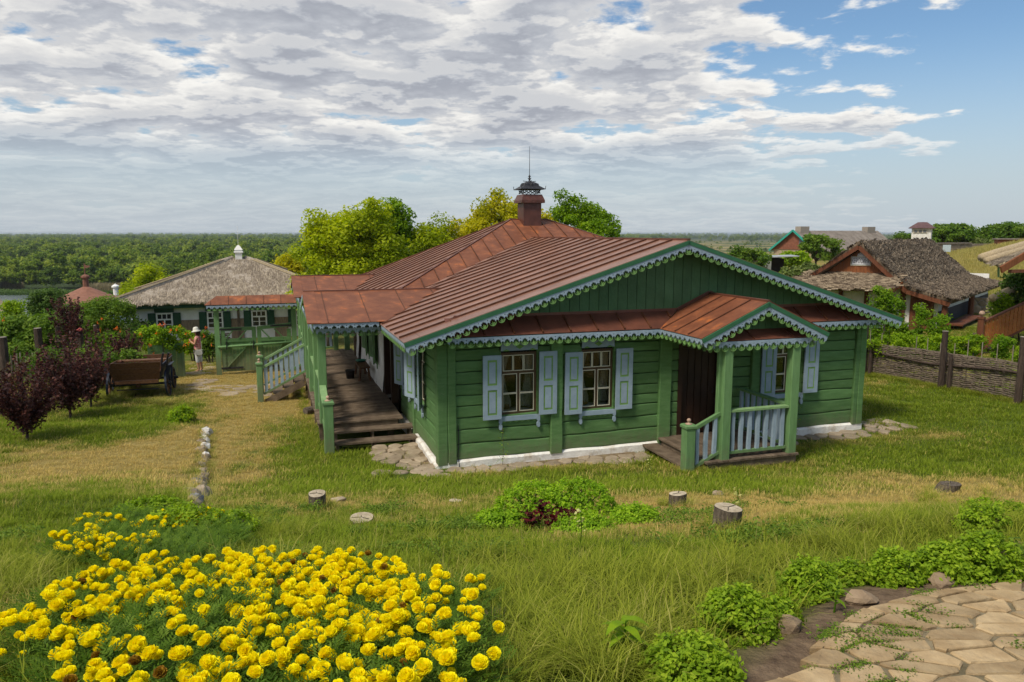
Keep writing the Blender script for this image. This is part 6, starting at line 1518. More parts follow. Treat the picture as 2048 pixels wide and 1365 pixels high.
# ------------------------------------------------------------------ posts of the left garden fence
for i, (px, py, D, w, h, lab) in enumerate(((4, 675, 24, .27, 1.5, 'thick dark post cut by the left picture edge'), (75, 657, 27, .26, 1.8, 'tall square dark post with a pale top among the purple leaves'), (114, 654, 28.5, .17, 1.9, 'slim dark post right of the tall square one'), (160, 664, 28, .20, 1.7, 'rounded dark post carrying a pink cap'), (192, 651, 30, .22, 2.0, 'dark flat topped post nearest the lime green shrub'))):
    p = at(px, py, D); zg_ = G(p.x, p.y) - .2; t = thing('fence_post', lab, 'post', (p.x, p.y, zg_), .3 * i, 'tall dark posts of the left garden fence'); b = MB(); b.lathe([(w * .58, 0), (w * .52, (p.z - zg_) * .6), (w * .5, p.z - zg_)], 9); part('shaft', b, WOODG, t); b = MB(); b.lathe([(w * .49, 0), (w * .47, .01), (.01, .011)], 9); part('top_face', b, mat('pale_post_top', (.25, .22, .18), rand=.1) if i == 0 else bpy.data.materials['pale_post_top'], t, T(0, 0, p.z - zg_))
p = at(160, 661, 28); b = MB(); b.lathe([(.12, -.03), (.13, .0), (.10, .06), (.03, .09)], 10); free('cap', b, mat('pink_cloth', (.6, .12, .12)), T(p.x, p.y, p.z), 'pink cap hung on the rounded post of the left fence', 'cap', smooth=True)
for i in range(14):
    p = at(14 + i * 6 + (i % 3), 705 + (i * 7 % 9), 26 + i * .1); t = thing('fence_stake', 'thin grey stake of the low fence between the two leftmost posts', 'stake', (p.x, p.y, G(p.x, p.y)), 0, 'thin stakes of the left garden fence'); b = MB(); b.tube([(0, 0, 0), (.01, .01, p.z - G(p.x, p.y))], .025, 5); part('shaft', b, TWIG, t)
# ------------------------------------------------------------------ purple plum trees
def plum(px, pyb, D, pytop, w, label, seed, nc=60, zc=None, m=L_PUR, per=95, low=.15):
    p = at(px, pyb, D); z0 = G(p.x, p.y); top = at(px, pytop, D).z; h = top - z0; R_ = w / 2 / FPX * D
    t = thing('plum_tree', label, 'tree', (p.x, p.y, z0), 0, 'young purple leaved plum trees'); r = np.random.RandomState(seed)
    # upright shoots carrying leaves
    P = []; b = MB(); b.tube([(0, 0, -.1), (.02, 0, h * low), (0, 0, h * .75)], [.035, .028, .01], 6)
    for k in range(nc):
        a = r.rand() * 6.283; t0 = low * h * (.55 + .9 * r.rand()); L_ = (h - t0) * (.35 + .65 * r.rand()); out = R_ * (.35 + .75 * r.rand()) * (1 - .35 * t0 / h); s = np.array([0, 0, t0]); e = np.array([cos(a) * out, sin(a) * out * .9, min(h, t0 + L_ * (.7 + .3 * r.rand()))])
        mid = (s + e) / 2 + np.array([cos(a) * out * .18, sin(a) * out * .18, -.05])
        if k % 3 == 0: b.tube([tuple(s), tuple(mid), tuple(e)], [.012, .008, .003], 4)
        for q in range(per):
            u = .08 + .92 * r.rand(); c = s * (1 - u) ** 2 + 2 * mid * u * (1 - u) + e * u * u; P.append(c + r.normal(size=3) * .07 * (1.3 - u))
    P = np.array(P); V, F, tt = leafcloud(P, .085, .55, .3, None, seed); link('foliage', npmesh('foliage', V, F, m, {'tint': tt}), t); part('trunk', b, BARK, t)
plum(55, 885, 17.0, 685, 175, 'nearest purple plum tree at the left edge with a bare thin trunk', 1, 62)
plum(140, 832, 20.2, 640, 140, 'second purple plum tree, tall and dense, in front of the tall posts', 2, 62)
plum(0, 800, 20.5, 690, 130, 'purple plum tree cut by the left picture edge', 3, 36, m=L_PURT)
plum(182, 815, 21.8, 655, 105, 'purple plum tree just left of the cart', 4, 50)
plum(152, 800, 27.0, 580, 85, 'tall rear purple plum with long shoots above the posts', 5, 34, low=.5)
plum(255, 770, 26.5, 652, 80, 'purple plum behind the cart beside the green gate leaf', 6, 40, low=.3)
plum(225, 790, 24.2, 690, 100, 'low purple plum bush behind the left wheel of the cart', 7, 34, low=.2)
# ------------------------------------------------------------------ the cart
cp = at(276, 800, 23.0); ca = radians(16); cz = -.29
CT = thing('farm_cart', 'old farm cart with a varnished brown tailboard, dark body and iron tyred wheels', 'cart', (cp.x, cp.y, G(cp.x, cp.y)), ca)
for i, (z0, z1) in enumerate(((.62, .82), (.825, 1.0), (1.005, 1.20))):
    k0, k1 = .66 + (z0 - .62) * .14, .66 + (z1 - .62) * .14; b = MB(); y0, y1 = -.0 - (z0 - .62) * .35, -.0 - (z1 - .62) * .35
    b.add([(-k0, y0, z0), (k0, y0, z0), (k1, y1, z1), (-k1, y1, z1), (-k0, y0 + .035, z0), (k0, y0 + .035, z0), (k1, y1 + .035, z1), (-k1, y1 + .035, z1)], [(0, 1, 2, 3), (7, 6, 5, 4), (1, 5, 6, 2), (4, 0, 3, 7), (3, 2, 6, 7), (0, 4, 5, 1)]); part('tail_board', b, CARTW, CT)
b = MB(); b.box(-.62, .62, .0, .09, .50, .60); part('rear_sill', b, CARTW, CT)
for s in (-1, 1):
    b = MB(); b.add([(s * .62, .06, .60), (s * .60, 2.1, .60), (s * .74, 2.1, 1.05), (s * .78, -.15, 1.13), (s * .65, .06, .60), (s * .63, 2.1, .60), (s * .77, 2.1, 1.05), (s * .81, -.15, 1.13)], [(0, 1, 2, 3), (7, 6, 5, 4), (3, 2, 6, 7), (0, 3, 7, 4), (1, 0, 4, 5), (2, 1, 5, 6)]); part('side_board', b, NAVY if s > 0 else CARTW, CT)
    b = MB(); b.add([(s * .82, .25, .98), (s * .98, .3, 1.02), (s * .98, 1.0, 1.02), (s * .82, 1.0, .98), (s * .80, .2, .45), (s * .88, .3, .55)], [(0, 1, 2, 3), (0, 4, 5, 1), (4, 0, 3)]); part('mudguard', b, NAVY, CT)
b = MB(); b.box(-.6, .6, .05, 2.1, .55, .60); part('floor', b, CARTW, CT); b = MB(); b.box(-.74, .74, 2.05, 2.1, .6, 1.1); part('front_board', b, CARTW, CT)
b = MB(); b.box(-.72, .72, 1.0, 1.28, 1.04, 1.09); part('seat', b, CARTW, CT)
def wheel(x, y, r):
    w = MB(); n = 22; vs = []; fs = []
    for j in range(n):
        a = 2 * pi * j / n
        for rr, xx in ((r, -.03), (r, .03), (r - .055, .03), (r - .055, -.03)): vs.append((xx, rr * cos(a), rr * sin(a)))
    for j in range(n):
        for k in range(4): fs.append((j * 4 + k, j * 4 + (k + 1) % 4, ((j + 1) % n) * 4 + (k + 1) % 4, ((j + 1) % n) * 4 + k))
    w.add(vs, fs); o = part('wheel', w, NAVY, CT, T(x, y, r - .02) @ RY(-.06 if x > 0 else .06))
    h = MB(); h.tube([(-.09, 0, 0), (.11, 0, 0)], [.07, .05], 10); part('hub', h, BLACK, o)
    for k in range(10): s = MB(); a = k * pi / 5; s.bar((0, .05 * cos(a), .05 * sin(a)), (0, (r - .04) * cos(a), (r - .04) * sin(a)), .03, .035, (1, 0, 0)); part('spoke', s, CARTW, o)
wheel(.84, .35, .44); wheel(-.84, .35, .44); wheel(.80, 1.75, .36); wheel(-.80, 1.75, .36)
for y, r_ in ((.35, .42), (1.75, .34)): b = MB(); b.bar((-.9, y, r_), (.95, y, r_), .06, .07); part('axle', b, BLACK, CT)
b = MB(); b.box(-.05, .05, .1, 2.2, .36, .46); part('reach_beam', b, CARTW, CT)
b = MB(); b.bar((-.6, .1, .30), (.62, .1, .30), .03, .03); part('iron_bar', b, BLACK, CT); 
for x in (-.45, .45): b = MB(); b.bar((x, .1, .28), (x, .1, .52), .035, .035); part('iron_stay', b, BLACK, CT)
for i, x in enumerate((.70, .86)): b = MB(); b.tube([(x, .25, 1.0), (x + .04, .2, 1.25), (x + .09, .15, 1.42)], [.03, .03, .035], 7); part('shaft_end', b, BLACK, CT)
# tall weeds round the wheels
P_ = []
for px, py, k in ((225, 800, 14), (205, 795, 10), (325, 812, 6), (300, 790, 10), (250, 790, 12), (275, 785, 8)):
    for i in range(k): p = gnd(px + rnd.uniform(-14, 14), py + rnd.uniform(-4, 6)); P_.append((p.x, p.y, p.z))
n = len(P_); scatter('weeds_by_cart', P_, nrs.rand(n) * 6.28, .7 + .6 * nrs.rand(n), nrs.randint(0, 3, n), CLMP, {'dry': .2 + .4 * nrs.rand(n)}, kind='stuff', label='tall weeds growing round the cart wheels', category='weeds')
# ------------------------------------------------------------------ visitor taking a picture
SKIN = mat('skin', (.50, .27, .17), (.56, .31, .20), 5, .5, rand=0)
pp = Vector((-12.17, 28.6, 0)); pp.z = G(pp.x, pp.y)
PT = thing('person', 'woman in a white sun hat, floral top and white capris holding a camera up', 'person', pp, radians(8))
def skinned(name, verts, edges, radii, m, par, root=0, sub=1):
    me = bpy.data.meshes.new(name); me.from_pydata(verts, edges, []); me.materials.append(m); o = link(name, me, par)
    sm = o.modifiers.new('skin', 'SKIN'); sm.use_smooth_shade = True
    if not me.skin_vertices: bm = bmesh.new(); bm.from_mesh(me); bm.verts.layers.skin.verify(); bm.to_mesh(me); bm.free()
    for i, r in enumerate(radii): me.skin_vertices[0].data[i].radius = (r, r) if isinstance(r, (int, float)) else r; me.skin_vertices[0].data[i].use_root = (i == root)
    ss_ = o.modifiers.new('smooth', 'SUBSURF'); ss_.levels = sub; ss_.render_levels = sub; return o
# facing -x; x forward is negative
Bv = [(0, 0, .86), (.0, 0, 1.02), (.01, 0, 1.18), (.02, 0, 1.32), (.0, 0, 1.41), (-.015, 0, 1.47), (-.03, 0, 1.54), (-.02, 0, 1.60),
      (.01, -.085, .82), (-.005, -.09, .46), (.03, -.09, .09), (-.06, -.10, .035), (-.13, -.10, .03), (.02, .085, .82), (.05, .09, .46), (.09, .09, .09), (.0, .10, .035), (-.07, .10, .03),
      (.01, -.17, 1.33), (-.04, -.20, 1.10), (-.20, -.15, 1.20), (-.27, -.10, 1.37), (.01, .17, 1.33), (-.04, .19, 1.10), (-.20, .13, 1.20), (-.28, .07, 1.37)]
Be = [(0, 1), (1, 2), (2, 3), (3, 4), (4, 5), (5, 6), (6, 7), (0, 8), (8, 9), (9, 10), (10, 11), (11, 12), (0, 13), (13, 14), (14, 15), (15, 16), (16, 17), (3, 18), (18, 19), (19, 20), (20, 21), (3, 22), (22, 23), (23, 24), (24, 25)]
Br = [(.12, .15), (.115, .135), (.12, .145), (.10, .13), .05, .05, .085, .075, .095, .065, .042, .04, .025, .095, .065, .042, .04, .025, .055, .042, .036, .028, .055, .042, .036, .028]
skinned('body', Bv, Be, Br, SKIN, PT, 0, 2)
def clothm(name, c1, c2, c3, s): return mat(name, c1, c2, s, .85, .2, 60, rand=0, c3=c3, lo=.45, hi=.5)
FLOR = clothm('floral_cloth', (.55, .10, .12), (.75, .55, .45), (.6, .05, .15), 16)
skinned('floral_top', [(0, 0, .84), (.0, 0, .98), (.01, 0, 1.14), (.02, 0, 1.30), (.01, 0, 1.385), (.01, -.13, 1.34), (-.01, -.19, 1.24), (.01, .13, 1.34), (-.01, .185, 1.24)], [(0, 1), (1, 2), (2, 3), (3, 4), (3, 5), (5, 6), (3, 7), (7, 8)], [(.145, .175), (.135, .16), (.14, .165), (.125, .15), .075, .075, .065, .075, .065], FLOR, PT, 0, 2)
skinned('capri_trousers', [(0, 0, .90), (.01, -.085, .80), (-.002, -.09, .48), (.012, -.09, .33), (.02, .085, .80), (.05, .09, .48), (.068, .09, .33)], [(0, 1), (1, 2), (2, 3), (0, 4), (4, 5), (5, 6)], [(.14, .165), .112, .085, .07, .112, .085, .07], mat('white_cotton', (.68, .68, .70), (.78, .78, .8), 8, .9), PT, 0, 2)
b = MB(); b.lathe([(.17, -.03), (.165, .0), (.11, .03), (.105, .08), (.09, .13), (.05, .155), (.01, .16)], 18, T(-.02, 0, 1.60) @ RY(-.12)); part('sun_hat', b, mat('cream_hat', (.70, .68, .60), rand=0), PT, smooth=True)
b = MB(); b.lathe([(.02, -.13), (.085, -.10), (.10, 0), (.095, .05), (.03, .07)], 12, T(.045, 0, 1.54)); part('hair', b, mat('brown_hair', (.05, .025, .015), rand=0), PT, smooth=True)
b = MB(); b.box(-.135, -.12, -.012, .012, 1.51, 1.535); b.box(-.108, -.10, -.04, -.02, 1.545, 1.555); b.box(-.108, -.10, .02, .04, 1.545, 1.555); part('face_features', b, SKIN, PT)
for s in (-1, 1):    # hands: palm, four fingers and thumb closed round the camera
    hx, hy, hz = -.285, (-.09 if s < 0 else .065), 1.40
    V_ = [(hx + .01, hy, hz - .03), (hx, hy, hz + .02)]; E_ = [(0, 1)]; R_ = [.026, .03]
    for k in range(4):
        i = len(V_); y_ = hy + (k - 1.5) * .016; V_ += [(hx - .005, y_, hz + .05), (hx - .03, y_ - s * .01, hz + .07 + .006 * (k in (1, 2))), (hx - .035, y_ - s * .025, hz + .06)]; E_ += [(1, i), (i, i + 1), (i + 1, i + 2)]; R_ += [.009, .0085, .0075]
    i = len(V_); V_ += [(hx + .02, hy - s * .03, hz + .01), (hx + .01, hy - s * .045, hz + .035)]; E_ += [(0, i), (i, i + 1)]; R_ += [.010, .008]
    skinned('hand', V_, E_, R_, SKIN, PT, 0, 1)
b = MB(); b.box(-.03, .03, -.06, .06, 0, .07); b.tube([(-.03, 0, .035), (-.07, 0, .035)], .028, 10); cmr = free('camera_in_hand', b, BLACK, T(*pp) @ RZ(radians(8)) @ T(-.31, -.012, 1.43), 'small black camera held up by the woman in the sun hat', 'camera')
bg = MB(); bg.plate([(-.13, 0), (.10, 0), (.13, .05), (.11, .19), (-.11, .19), (-.14, .05)], [], .09, UP); bag = free('handbag', bg, mat('grey_leather', (.42, .42, .40), (.5, .5, .48), rand=0), T(*pp) @ RZ(radians(8)) @ T(.10, -.17, .70), 'grey shoulder bag hanging at the hip of the woman in the sun hat', 'handbag')
b = MB(); b.tube([(-.10, -.04, .18), (-.08, .08, .45), (.0, .16, .66), (.06, .09, .45), (.10, -.03, .18)], .008, 5); part('strap', b, mat('strap_leather', (.3, .3, .28)), bag)
b = MB()
for yy, xo in ((-.10, 0), (.10, .06)): b.plate([(-.17 + xo, yy - .04), (.05 + xo, yy - .045), (.06 + xo, yy + .04), (-.12 + xo, yy + .05), (-.17 + xo, yy + .02)], [], .035)
for yy, xo in ((-.10, 0), (.10, .06)): c_ = MB(); c_.plate([(-.17 + xo, yy - .04), (.05 + xo, yy - .045), (.06 + xo, yy + .04), (-.12 + xo, yy + .05), (-.17 + xo, yy + .02)], [], .04); part('shoe', c_, mat('grey_shoe', (.4, .4, .42), rand=0), PT)
# ------------------------------------------------------------------ round red roof and roofs down by the river
def far_house(name, label, px, py_apex, py_eave, w, D, mr_, mw, n=14, knob=None, cap=.0):
    c = at(px, py_apex, D); e = at(px, py_eave, D); R_ = w / 2 / FPX * D; t = thing(name, label, 'house', (c.x, c.y, e.z)); b = MB(); b.lathe([(R_, 0), (R_ * .5, (c.z - e.z) * .46), (.2, c.z - e.z), (.05, c.z - e.z + .05)], n); part('roof', b, mr_, t); b = MB(); b.lathe([(R_ * .82, -2.5), (R_ * .82, .15)], n); part('wall', b, mw, t)
    if knob: b = MB(); b.lathe([(.28, 0), (.28, .9), (.42, .95), (.42, 1.1), (.1, 1.3)], 8); b.tube([(0, 0, 1.2), (0, 0, 2.4 if knob is REDR else 1.4)], .05, 5); b.plate([(0, 1.9), (.5, 2.0), (.55, 2.2), (.3, 2.15), (0, 2.3)], [], .03, UP) if knob is REDR else None; part('chimney', b, knob, t, T(0, 0, c.z - e.z - .1))
    return t
REDR = mat('red_brown_tile', (.19, .085, .055), (.26, .12, .08), 3, .7, .3, 12)
far_house('round_house', 'round house with a low red brown cone roof and weather vane near the river', 172, 573, 602, 150, 75, REDR, WHITE, 18, REDR)
far_house('small_house', 'pale roofed hut at the far left edge above the sumac', -10, 592, 622, 70, 60, THATCHY, WHITE, 4)
far_house('summer_house', 'small roof with a white chimney pot just left of the cottage roof', 232, 590, 602, 60, 85, REDR, WHITE, 4, WHITE)
# ------------------------------------------------------------------ the brushwood-roofed shop on the right
KM = T(15.41, 33, 0) @ RZ(-radians(40.3))
SHOP = thing('thatched_shop', 'brown boarded shop under a dark shaggy brushwood roof with a white enamel sign', 'shop', M=KM)
KR = [(-3.3, 2.16), (-2.2, 2.68), (-.10, 4.32), (1.9, 2.50), (3.6, 2.04)]
kf_ = []
for (a, za), (b_, zb_) in zip(KR, KR[1:]):
    lo, hi = ((a, za), (b_, zb_)) if za < zb_ else ((b_, zb_), (a, za))
    q = [(lo[0], -.35, lo[1]), (lo[0], 13.3, lo[1]), (hi[0], 13.1, hi[1]), (hi[0], -.35, hi[1])] if lo[0] > hi[0] else [(lo[0], 13.3, lo[1]), (lo[0], -.35, lo[1]), (hi[0], -.35, hi[1]), (hi[0], 13.1, hi[1])]
    kf_.append(thatch_roof(SHOP, q, THATCHD, .3, .07, .2))
kf_.append(thatch_roof(SHOP, [(-3.0, -1.55, 2.40), (1.45, -1.55, 2.48), (1.75, .02, 2.98), (-2.3, .02, 2.98)], THATCHD, .25, .06, .15))
cover(SHOP, kf_, 42, RB2, 1.15, 9, 'brushwood_covering')
b = MB(); b.tube([(-.10 + .04 * noise.noise((t, 1, 3)), -.3 + t * .9, 4.44 + .05 * noise.noise((t * 1.3, 2, 3))) for t in range(16)], .13, 7); part('ridge_roll', b, THATCHD, SHOP, smooth=True)
for p, q in (((-3.3, 2.14), (-.10, 4.30)), ((-.10, 4.30), (1.9, 2.45)), ((1.9, 2.45), (3.55, 2.0))): b = MB(); b.bar((p[0], -.38, p[1]), (q[0], -.38, q[1]), .05, .17); part('bargeboard', b, WOODR, SHOP)
b = MB(); b.bar((1.5, -1.5, 2.42), (1.8, -.0, 2.88), .05, .16); part('bargeboard', b, WOODO, SHOP)
for i in range(26):
    a = -1.95 + i * .145; c = a + .138
    za, zc = [min(4.22 - (4.22 - 2.65) / 2.05 * abs(u + .10) * 1.0, 9) for u in (a, c)]
    if min(za, zc) < 2.95: continue
    b = MB(); b.plate([(0, 2.85), (c - a, 2.85), (c - a, zc), (0, za)], [], .03, UP); part('gable_board', b, WOODO, SHOP, T(a, -.0 - .004 * (i % 2), 0))
b = MB(); b.plate([(-2.2, .2), (3.0, .2), (3.0, 2.12), (1.9, 2.4), (1.6, 2.75), (-2.2, 2.75)], [], .1, T(0, .45, 0) @ UP); b.box(2.9, 3.0, .45, 13, .2, 2.12); b.box(-2.3, -2.2, .45, 13, .2, 2.7); b.box(-2.3, 3, 12.9, 13, .2, 2.7); part('wall', b, WHITE, SHOP)
b = MB(); b.box(3.0, 3.03, .35, 13, .2, 1.62); part('dado', b, mat('slate_dado', (.022, .024, .036), (.03, .033, .048), rand=0), SHOP)
for u, w in ((-2.2, .2), (-1.0, .16), (.1, .16), (1.02, .22), (1.55, .2)): b = MB(); b.box(u, u + w, .22, .36, .2, 2.8); part('timber_post', b, WOODR, SHOP)
b = MB(); b.box(1.95, 2.85, .24, .34, .5, 2.35)
door2 = part('door', b, WOODR, SHOP)
for i in range(6): b = MB(); b.box(1.97 + i * .147, 2.105 + i * .147, .215, .24, .52, 2.33); part('board', b, WOODR, door2)
b = MB(); b.lathe([(.02, 0), (.09, .05), (.10, .12), (.03, .22), (.02, .30)], 10); part('lantern', b, WHITE, SHOP, T(2.42, .15, 1.70), smooth=True)
for u, v in ((3.35, -.15), (3.3, 6.2)): b = MB(); b.lathe([(.14, .3), (.12, 2.2)], 8, T(u, v, 0)); part('eave_post', b, WOODR, SHOP)
b = MB(); b.box(3.45, 4.05, -.2, 4.4, 1.14, 1.20); sh_ = free('long_table', b, WOODR, KM, 'rough brown plank table under the eave of the shop', 'table'); 
for v in (.3, 3.9): b = MB(); b.bar((3.6, v, 1.14), (3.5, v, .5), .12, .1); b.bar((3.9, v, 1.14), (4.1, v, .45), .12, .1); part('leg', b, WOODR, sh_)
# enamel sign
sg = part('sign_board', (lambda b: (b.plate(rect(-.42, .42, -.20, .20), [], .02, UP), b)[1])(MB()), mat('sign_frame_grey', (.20, .20, .17), rand=0), SHOP, T(-.06, -.03, 3.68))
ENW = mat('sign_enamel_white', (.66, .68, .72), rough=.3, rand=0)
b = MB(); b.plate(rect(-.375, .375, -.155, .155), [], .012, T(0, -.02, 0) @ UP); part('sign_panel', b, ENW, sg)
b = MB(); b.plate(rect(-.42, .42, -.20, .20), [rect(-.405, .405, -.185, .185)], .012, T(0, -.02, 0) @ UP); part('sign_border', b, CREAM, sg)
b = MB(); b.plate([(.17 * cos(t * pi / 14), .17 * sin(t * pi / 14)) for t in range(15)], [], .02, UP); part('sign_arch', b, ENW, sg, T(0, 0, .20))
def lettering(txt, size, sx, m, M, par, arc=None):
    cu = bpy.data.curves.new('lettering', 'FONT'); cu.body = txt; cu.size = size; cu.align_x = 'CENTER'; cu.align_y = 'CENTER'; cu.extrude = .003; cu.offset = 0.001
    o = bpy.data.objects.new('tmp', cu); me = bpy.data.meshes.new_from_object(o); bpy.data.objects.remove(o); me.materials.clear(); me.materials.append(m); me.name = 'lettering'
    return link('lettering', me, par, M @ UP @ SC(sx, 1, 1))
SGT = mat('sign_letter_grey', (.14, .12, .13), rand=0)
lettering('КЕРОСИНЪ', .30, .46, SGT, T(0, -.036, 0), sg)
for i, ch in enumerate('Т.Х.МЦЦУ'):
    a = radians(158 - i * 136 / 7); lettering(ch, .07, .9, SGT, T(.115 * cos(a), -.024, .20 + .115 * sin(a)) @ RY(-(a - pi / 2)), sg)
# ------------------------------------------------------------------ wattle fence and its posts
FA, FB = Vector((11.25, 26.4, 0)), Vector((15.0, 15.2, 0)); FD = (FB - FA).normalized(); FL = (FB - FA).length; fa_ = atan2(FD.y, FD.x)
FN = thing('wattle_fence', 'long waist high woven wattle fence running along the lawn to the right edge', 'fence', (FA.x, FA.y, 0), fa_)
def fz_(s): p = FA + FD * s; return G(p.x, p.y)
r = random.Random(8); b = MB(); hw_ = 1.02; rows = 36
for k in range(rows):
    s = -r.random() * 1.5
    while s < FL:
        L_ = r.uniform(1.2, 2.4); n = max(3, int(L_ / .14)); z0 = (k + .5) / rows * hw_; pts = []
        for i in range(n + 1):
            q = s + L_ * i / n
            if q < 0 or q > FL: continue
            ends = .03 if i in (0, n) else 0
            pts.append((q, -(.045 + .01 * r.random()) * sin(q * pi / .45 + k * pi) - ends, fz_(q) + z0 + .02 * noise.noise((q * 2, k, 0)) + r.uniform(-.008, .008) + .05 * noise.noise((q * .5, 3, 0)) * k / rows))
        if len(pts) > 2: b.tube(pts, [r.uniform(.014, .024)] * len(pts), 4, caps=True)
        s += L_ * .96
part('withies', b, WICK, FN, kind='stuff')
for s in np.arange(.2, FL, .45):
    z = fz_(s); h = hw_ + r.choice([.0, .25, .32, .4, .22]) + r.uniform(-.05, .05); b = MB(); b.tube([(s, 0, z - .1), (s + r.uniform(-.03, .03), r.uniform(-.02, .02), z + h)], [.02, .013], 5); part('stake', b, TWIG, FN)
for k in (0,):
    b = MB(); b.tube([(q, -.09 - .02 * sin(q), fz_(q) + .70 + .07 * sin(q * 1.1) ) for q in np.arange(0, FL, .5)], .035, 6); part('rail_pole', b, WOODG, FN, smooth=True)
for i, (px, py, D, top, lab) in enumerate(((1748, 740, 24.6, 645, 'dark round fence post nearest the log house corner'), (1880, 772, 21.6, 663, 'dark fence post in the middle with peeling bark'), (2025, 800, 19.3, 675, 'dark square fence post at the right edge of the lawn'))):
    p = at(px, py, D); zt2 = at(px, top, D).z; z0 = G(p.x, p.y)
    s = (p - FA).dot(FD); q = FA + FD * s; nn = Vector((FD.y, -FD.x, 0)); nn = nn if nn.y < 0 else -nn; p = q + nn * .20
    t = thing('fence_post', lab, 'post', (p.x, p.y, z0 - .1), 0, 'dark posts along the wattle fence'); b = MB(); b.lathe([(.10, 0), (.088, .8), (.08, zt2 - z0 + .1)], 9); part('shaft', b, WOODG, t); b = MB(); b.lathe([(.09, 0), (.085, .008), (.01, .009)], 9); part('top_face', b, bpy.data.materials['pale_post_top'], t, T(0, 0, zt2 - z0 + .1))
    t = thing('prop_post', ('short prop', 'short brown prop', 'thin prop')[i] + ' standing against the right side of the ' + ('post nearest the log house', 'middle fence post', 'right edge fence post')[i], 'post', (p.x + FD.x * .26, p.y + FD.y * .26, z0 - .1), 0, 'short props beside the fence posts'); b = MB(); b.lathe([(.06, 0), (.05, 1.15)], 7); part('shaft', b, WOODG, t)
# shrubs behind the fence
GV = 'shrubs growing between the fence and the shop'
vine(1738, 1800, 590, 700, 26.5, 'tall bushy yellow green shrub beside the end of the gable', L_LIME, 60, 21, GV, lump=.28, size=.085, name='shrub', cat='shrub')
vine(1752, 1778, 572, 620, 26.3, 'pointed upper shoots of the tall shrub', L_LIME, 16, 22, GV, lump=.2, size=.085, name='shrub', cat='shrub')
vine(1830, 1858, 612, 700, 25.5, 'slim lime green shrub with pointed top before the shop door', L_LIME, 26, 23, GV, lump=.22, size=.08, name='shrub', cat='shrub')
vine(1858, 1893, 628, 705, 25, 'spreading lime shrub in front of the eave post', L_LIME, 26, 24, GV, lump=.22, size=.08, name='shrub', cat='shrub')
vine(1790, 1830, 650, 700, 26, 'low green shrub between the two lime shrubs', L_GRN, 24, 25, GV, lump=.22, size=.08, name='shrub', cat='shrub')
vine(1728, 1960, 672, 716, 24.3, 'band of low garden plants just behind the wattle', L_GRN, 90, 26, GV, lump=.2, size=.08, name='garden_plants', cat='plants', deep=.2)
vine(1920, 1965, 672, 712, 23.8, 'green leafy clump before the brown newel post', L_GRN, 26, 27, GV, lump=.18, size=.07, name='shrub', cat='shrub')
vine(1990, 2022, 675, 718, 21.8, 'young climbing shrub in front of the orange balusters', L_LIME, 22, 28, GV, lump=.16, size=.07, name='shrub', cat='shrub')
vine(2030, 2060, 695, 735, 21.0, 'small green shrub cut by the right edge below the railing', L_GRN, 16, 29, GV, lump=.16, size=.07, name='shrub', cat='shrub')
# ------------------------------------------------------------------ orange carved stair railing
n0, n1 = at(1963, 640, 25.4), at(2075, 594, 26.2); zr0 = G(n0.x, n0.y)
RL_ = thing('stair_railing', 'orange brown carved stair railing with a round knobbed newel at the right edge', 'railing', (n0.x, n0.y, 0), atan2(n1.y - n0.y, n1.x - n0.x)); LR = hypot(n1.x - n0.x, n1.y - n0.y); sl_ = (n1.z - n0.z) / LR
b = MB(); b.lathe([(.11, zr0 - .2), (.11, n0.z + .02), (.13, n0.z + .03), (.13, n0.z + .10)], 10); nw = part('newel', b, WOODR, RL_); b = MB(); b.lathe([(.03, 0), (.03, .04), (.09, .08), (.10, .13), (.06, .2), (.01, .21)], 10); part('knob', b, mat_knob, nw, T(0, 0, n0.z + .1), smooth=True)
b = MB(); b.bar((.1, 0, n0.z - .06), (LR, 0, n1.z - .0), .09, .06); part('handrail', b, WOODR, RL_); b = MB(); b.bar((.1, 0, n0.z - 1.02), (LR, 0, n1.z - .96), .07, .08); part('bottom_rail', b, WOODR, RL_)
OB = mat('orange_stained_board', (.30, .095, .02), (.38, .13, .03), 5, .6, .2, rand=.08)
b = MB(); o_ = []; 
for y, w in ((0, .075), (.12, .08), (.16, .05), (.22, .085), (.40, .06), (.44, .085), (.50, .06), (.68, .085), (.74, .05), (.80, .08), (.90, .075)): o_.append((w, y))
b.plate([(-w, y) for w, y in o_[:1]] + [(w, y) for w, y in o_] + [(-w, y) for w, y in o_[:0:-1]], [[(.018 * cos(t), yy + .018 * sin(t)) for t in (0, 1.57, 3.14, 4.7)] for yy in (.30, .60)], .03, UP); OBM = b.mesh('carved_baluster', OB)
for i in range(int((LR - .2) / .185)): s = .26 + i * .185; link('carved_baluster', OBM, RL_, T(s, .015, n0.z + sl_ * s - .98))
for i in range(6): b = MB(); b.box(.3 + i * .3, .62 + i * .3, .1, 1.3, zr0 + .02 + i * .17, zr0 + .07 + i * .17); part('step', b, DECK, RL_)
# ------------------------------------------------------------------ straw roofed porch at the right edge with ivy
E0, E1 = at(1962, 516, 26), at(2110, 474, 27.5)
PR = thing('straw_roof_house', 'house at the right edge with a golden straw roof, brown bargeboard and ivy', 'house', (E0.x, E0.y, 0)); o0 = Vector((E0.x, E0.y, 0))
def L0(px, py, D): return at(px, py, D) - o0
for k, (a, c, r_) in enumerate((((1962, 516, 26), (2130, 468, 27.5), .16), ((1972, 522, 25.7), (2130, 476, 27.2), .13))): b = MB(); A_, C_ = L0(*a), L0(*c); b.tube([A_.lerp(C_, t / 6) for t in range(7)], [r_ * .9] + [r_] * 6, 8); part('straw_roll', b, THATCHY, PR, smooth=True)
fq = thatch_roof(PR, [L0(1998, 536, 24.2), L0(1984, 528, 26.), L0(2130, 472, 27.2), L0(2130, 482, 25)], THATCHY, .25, .04, .12); cover(PR, [fq], 60, RB1, .8, 5)
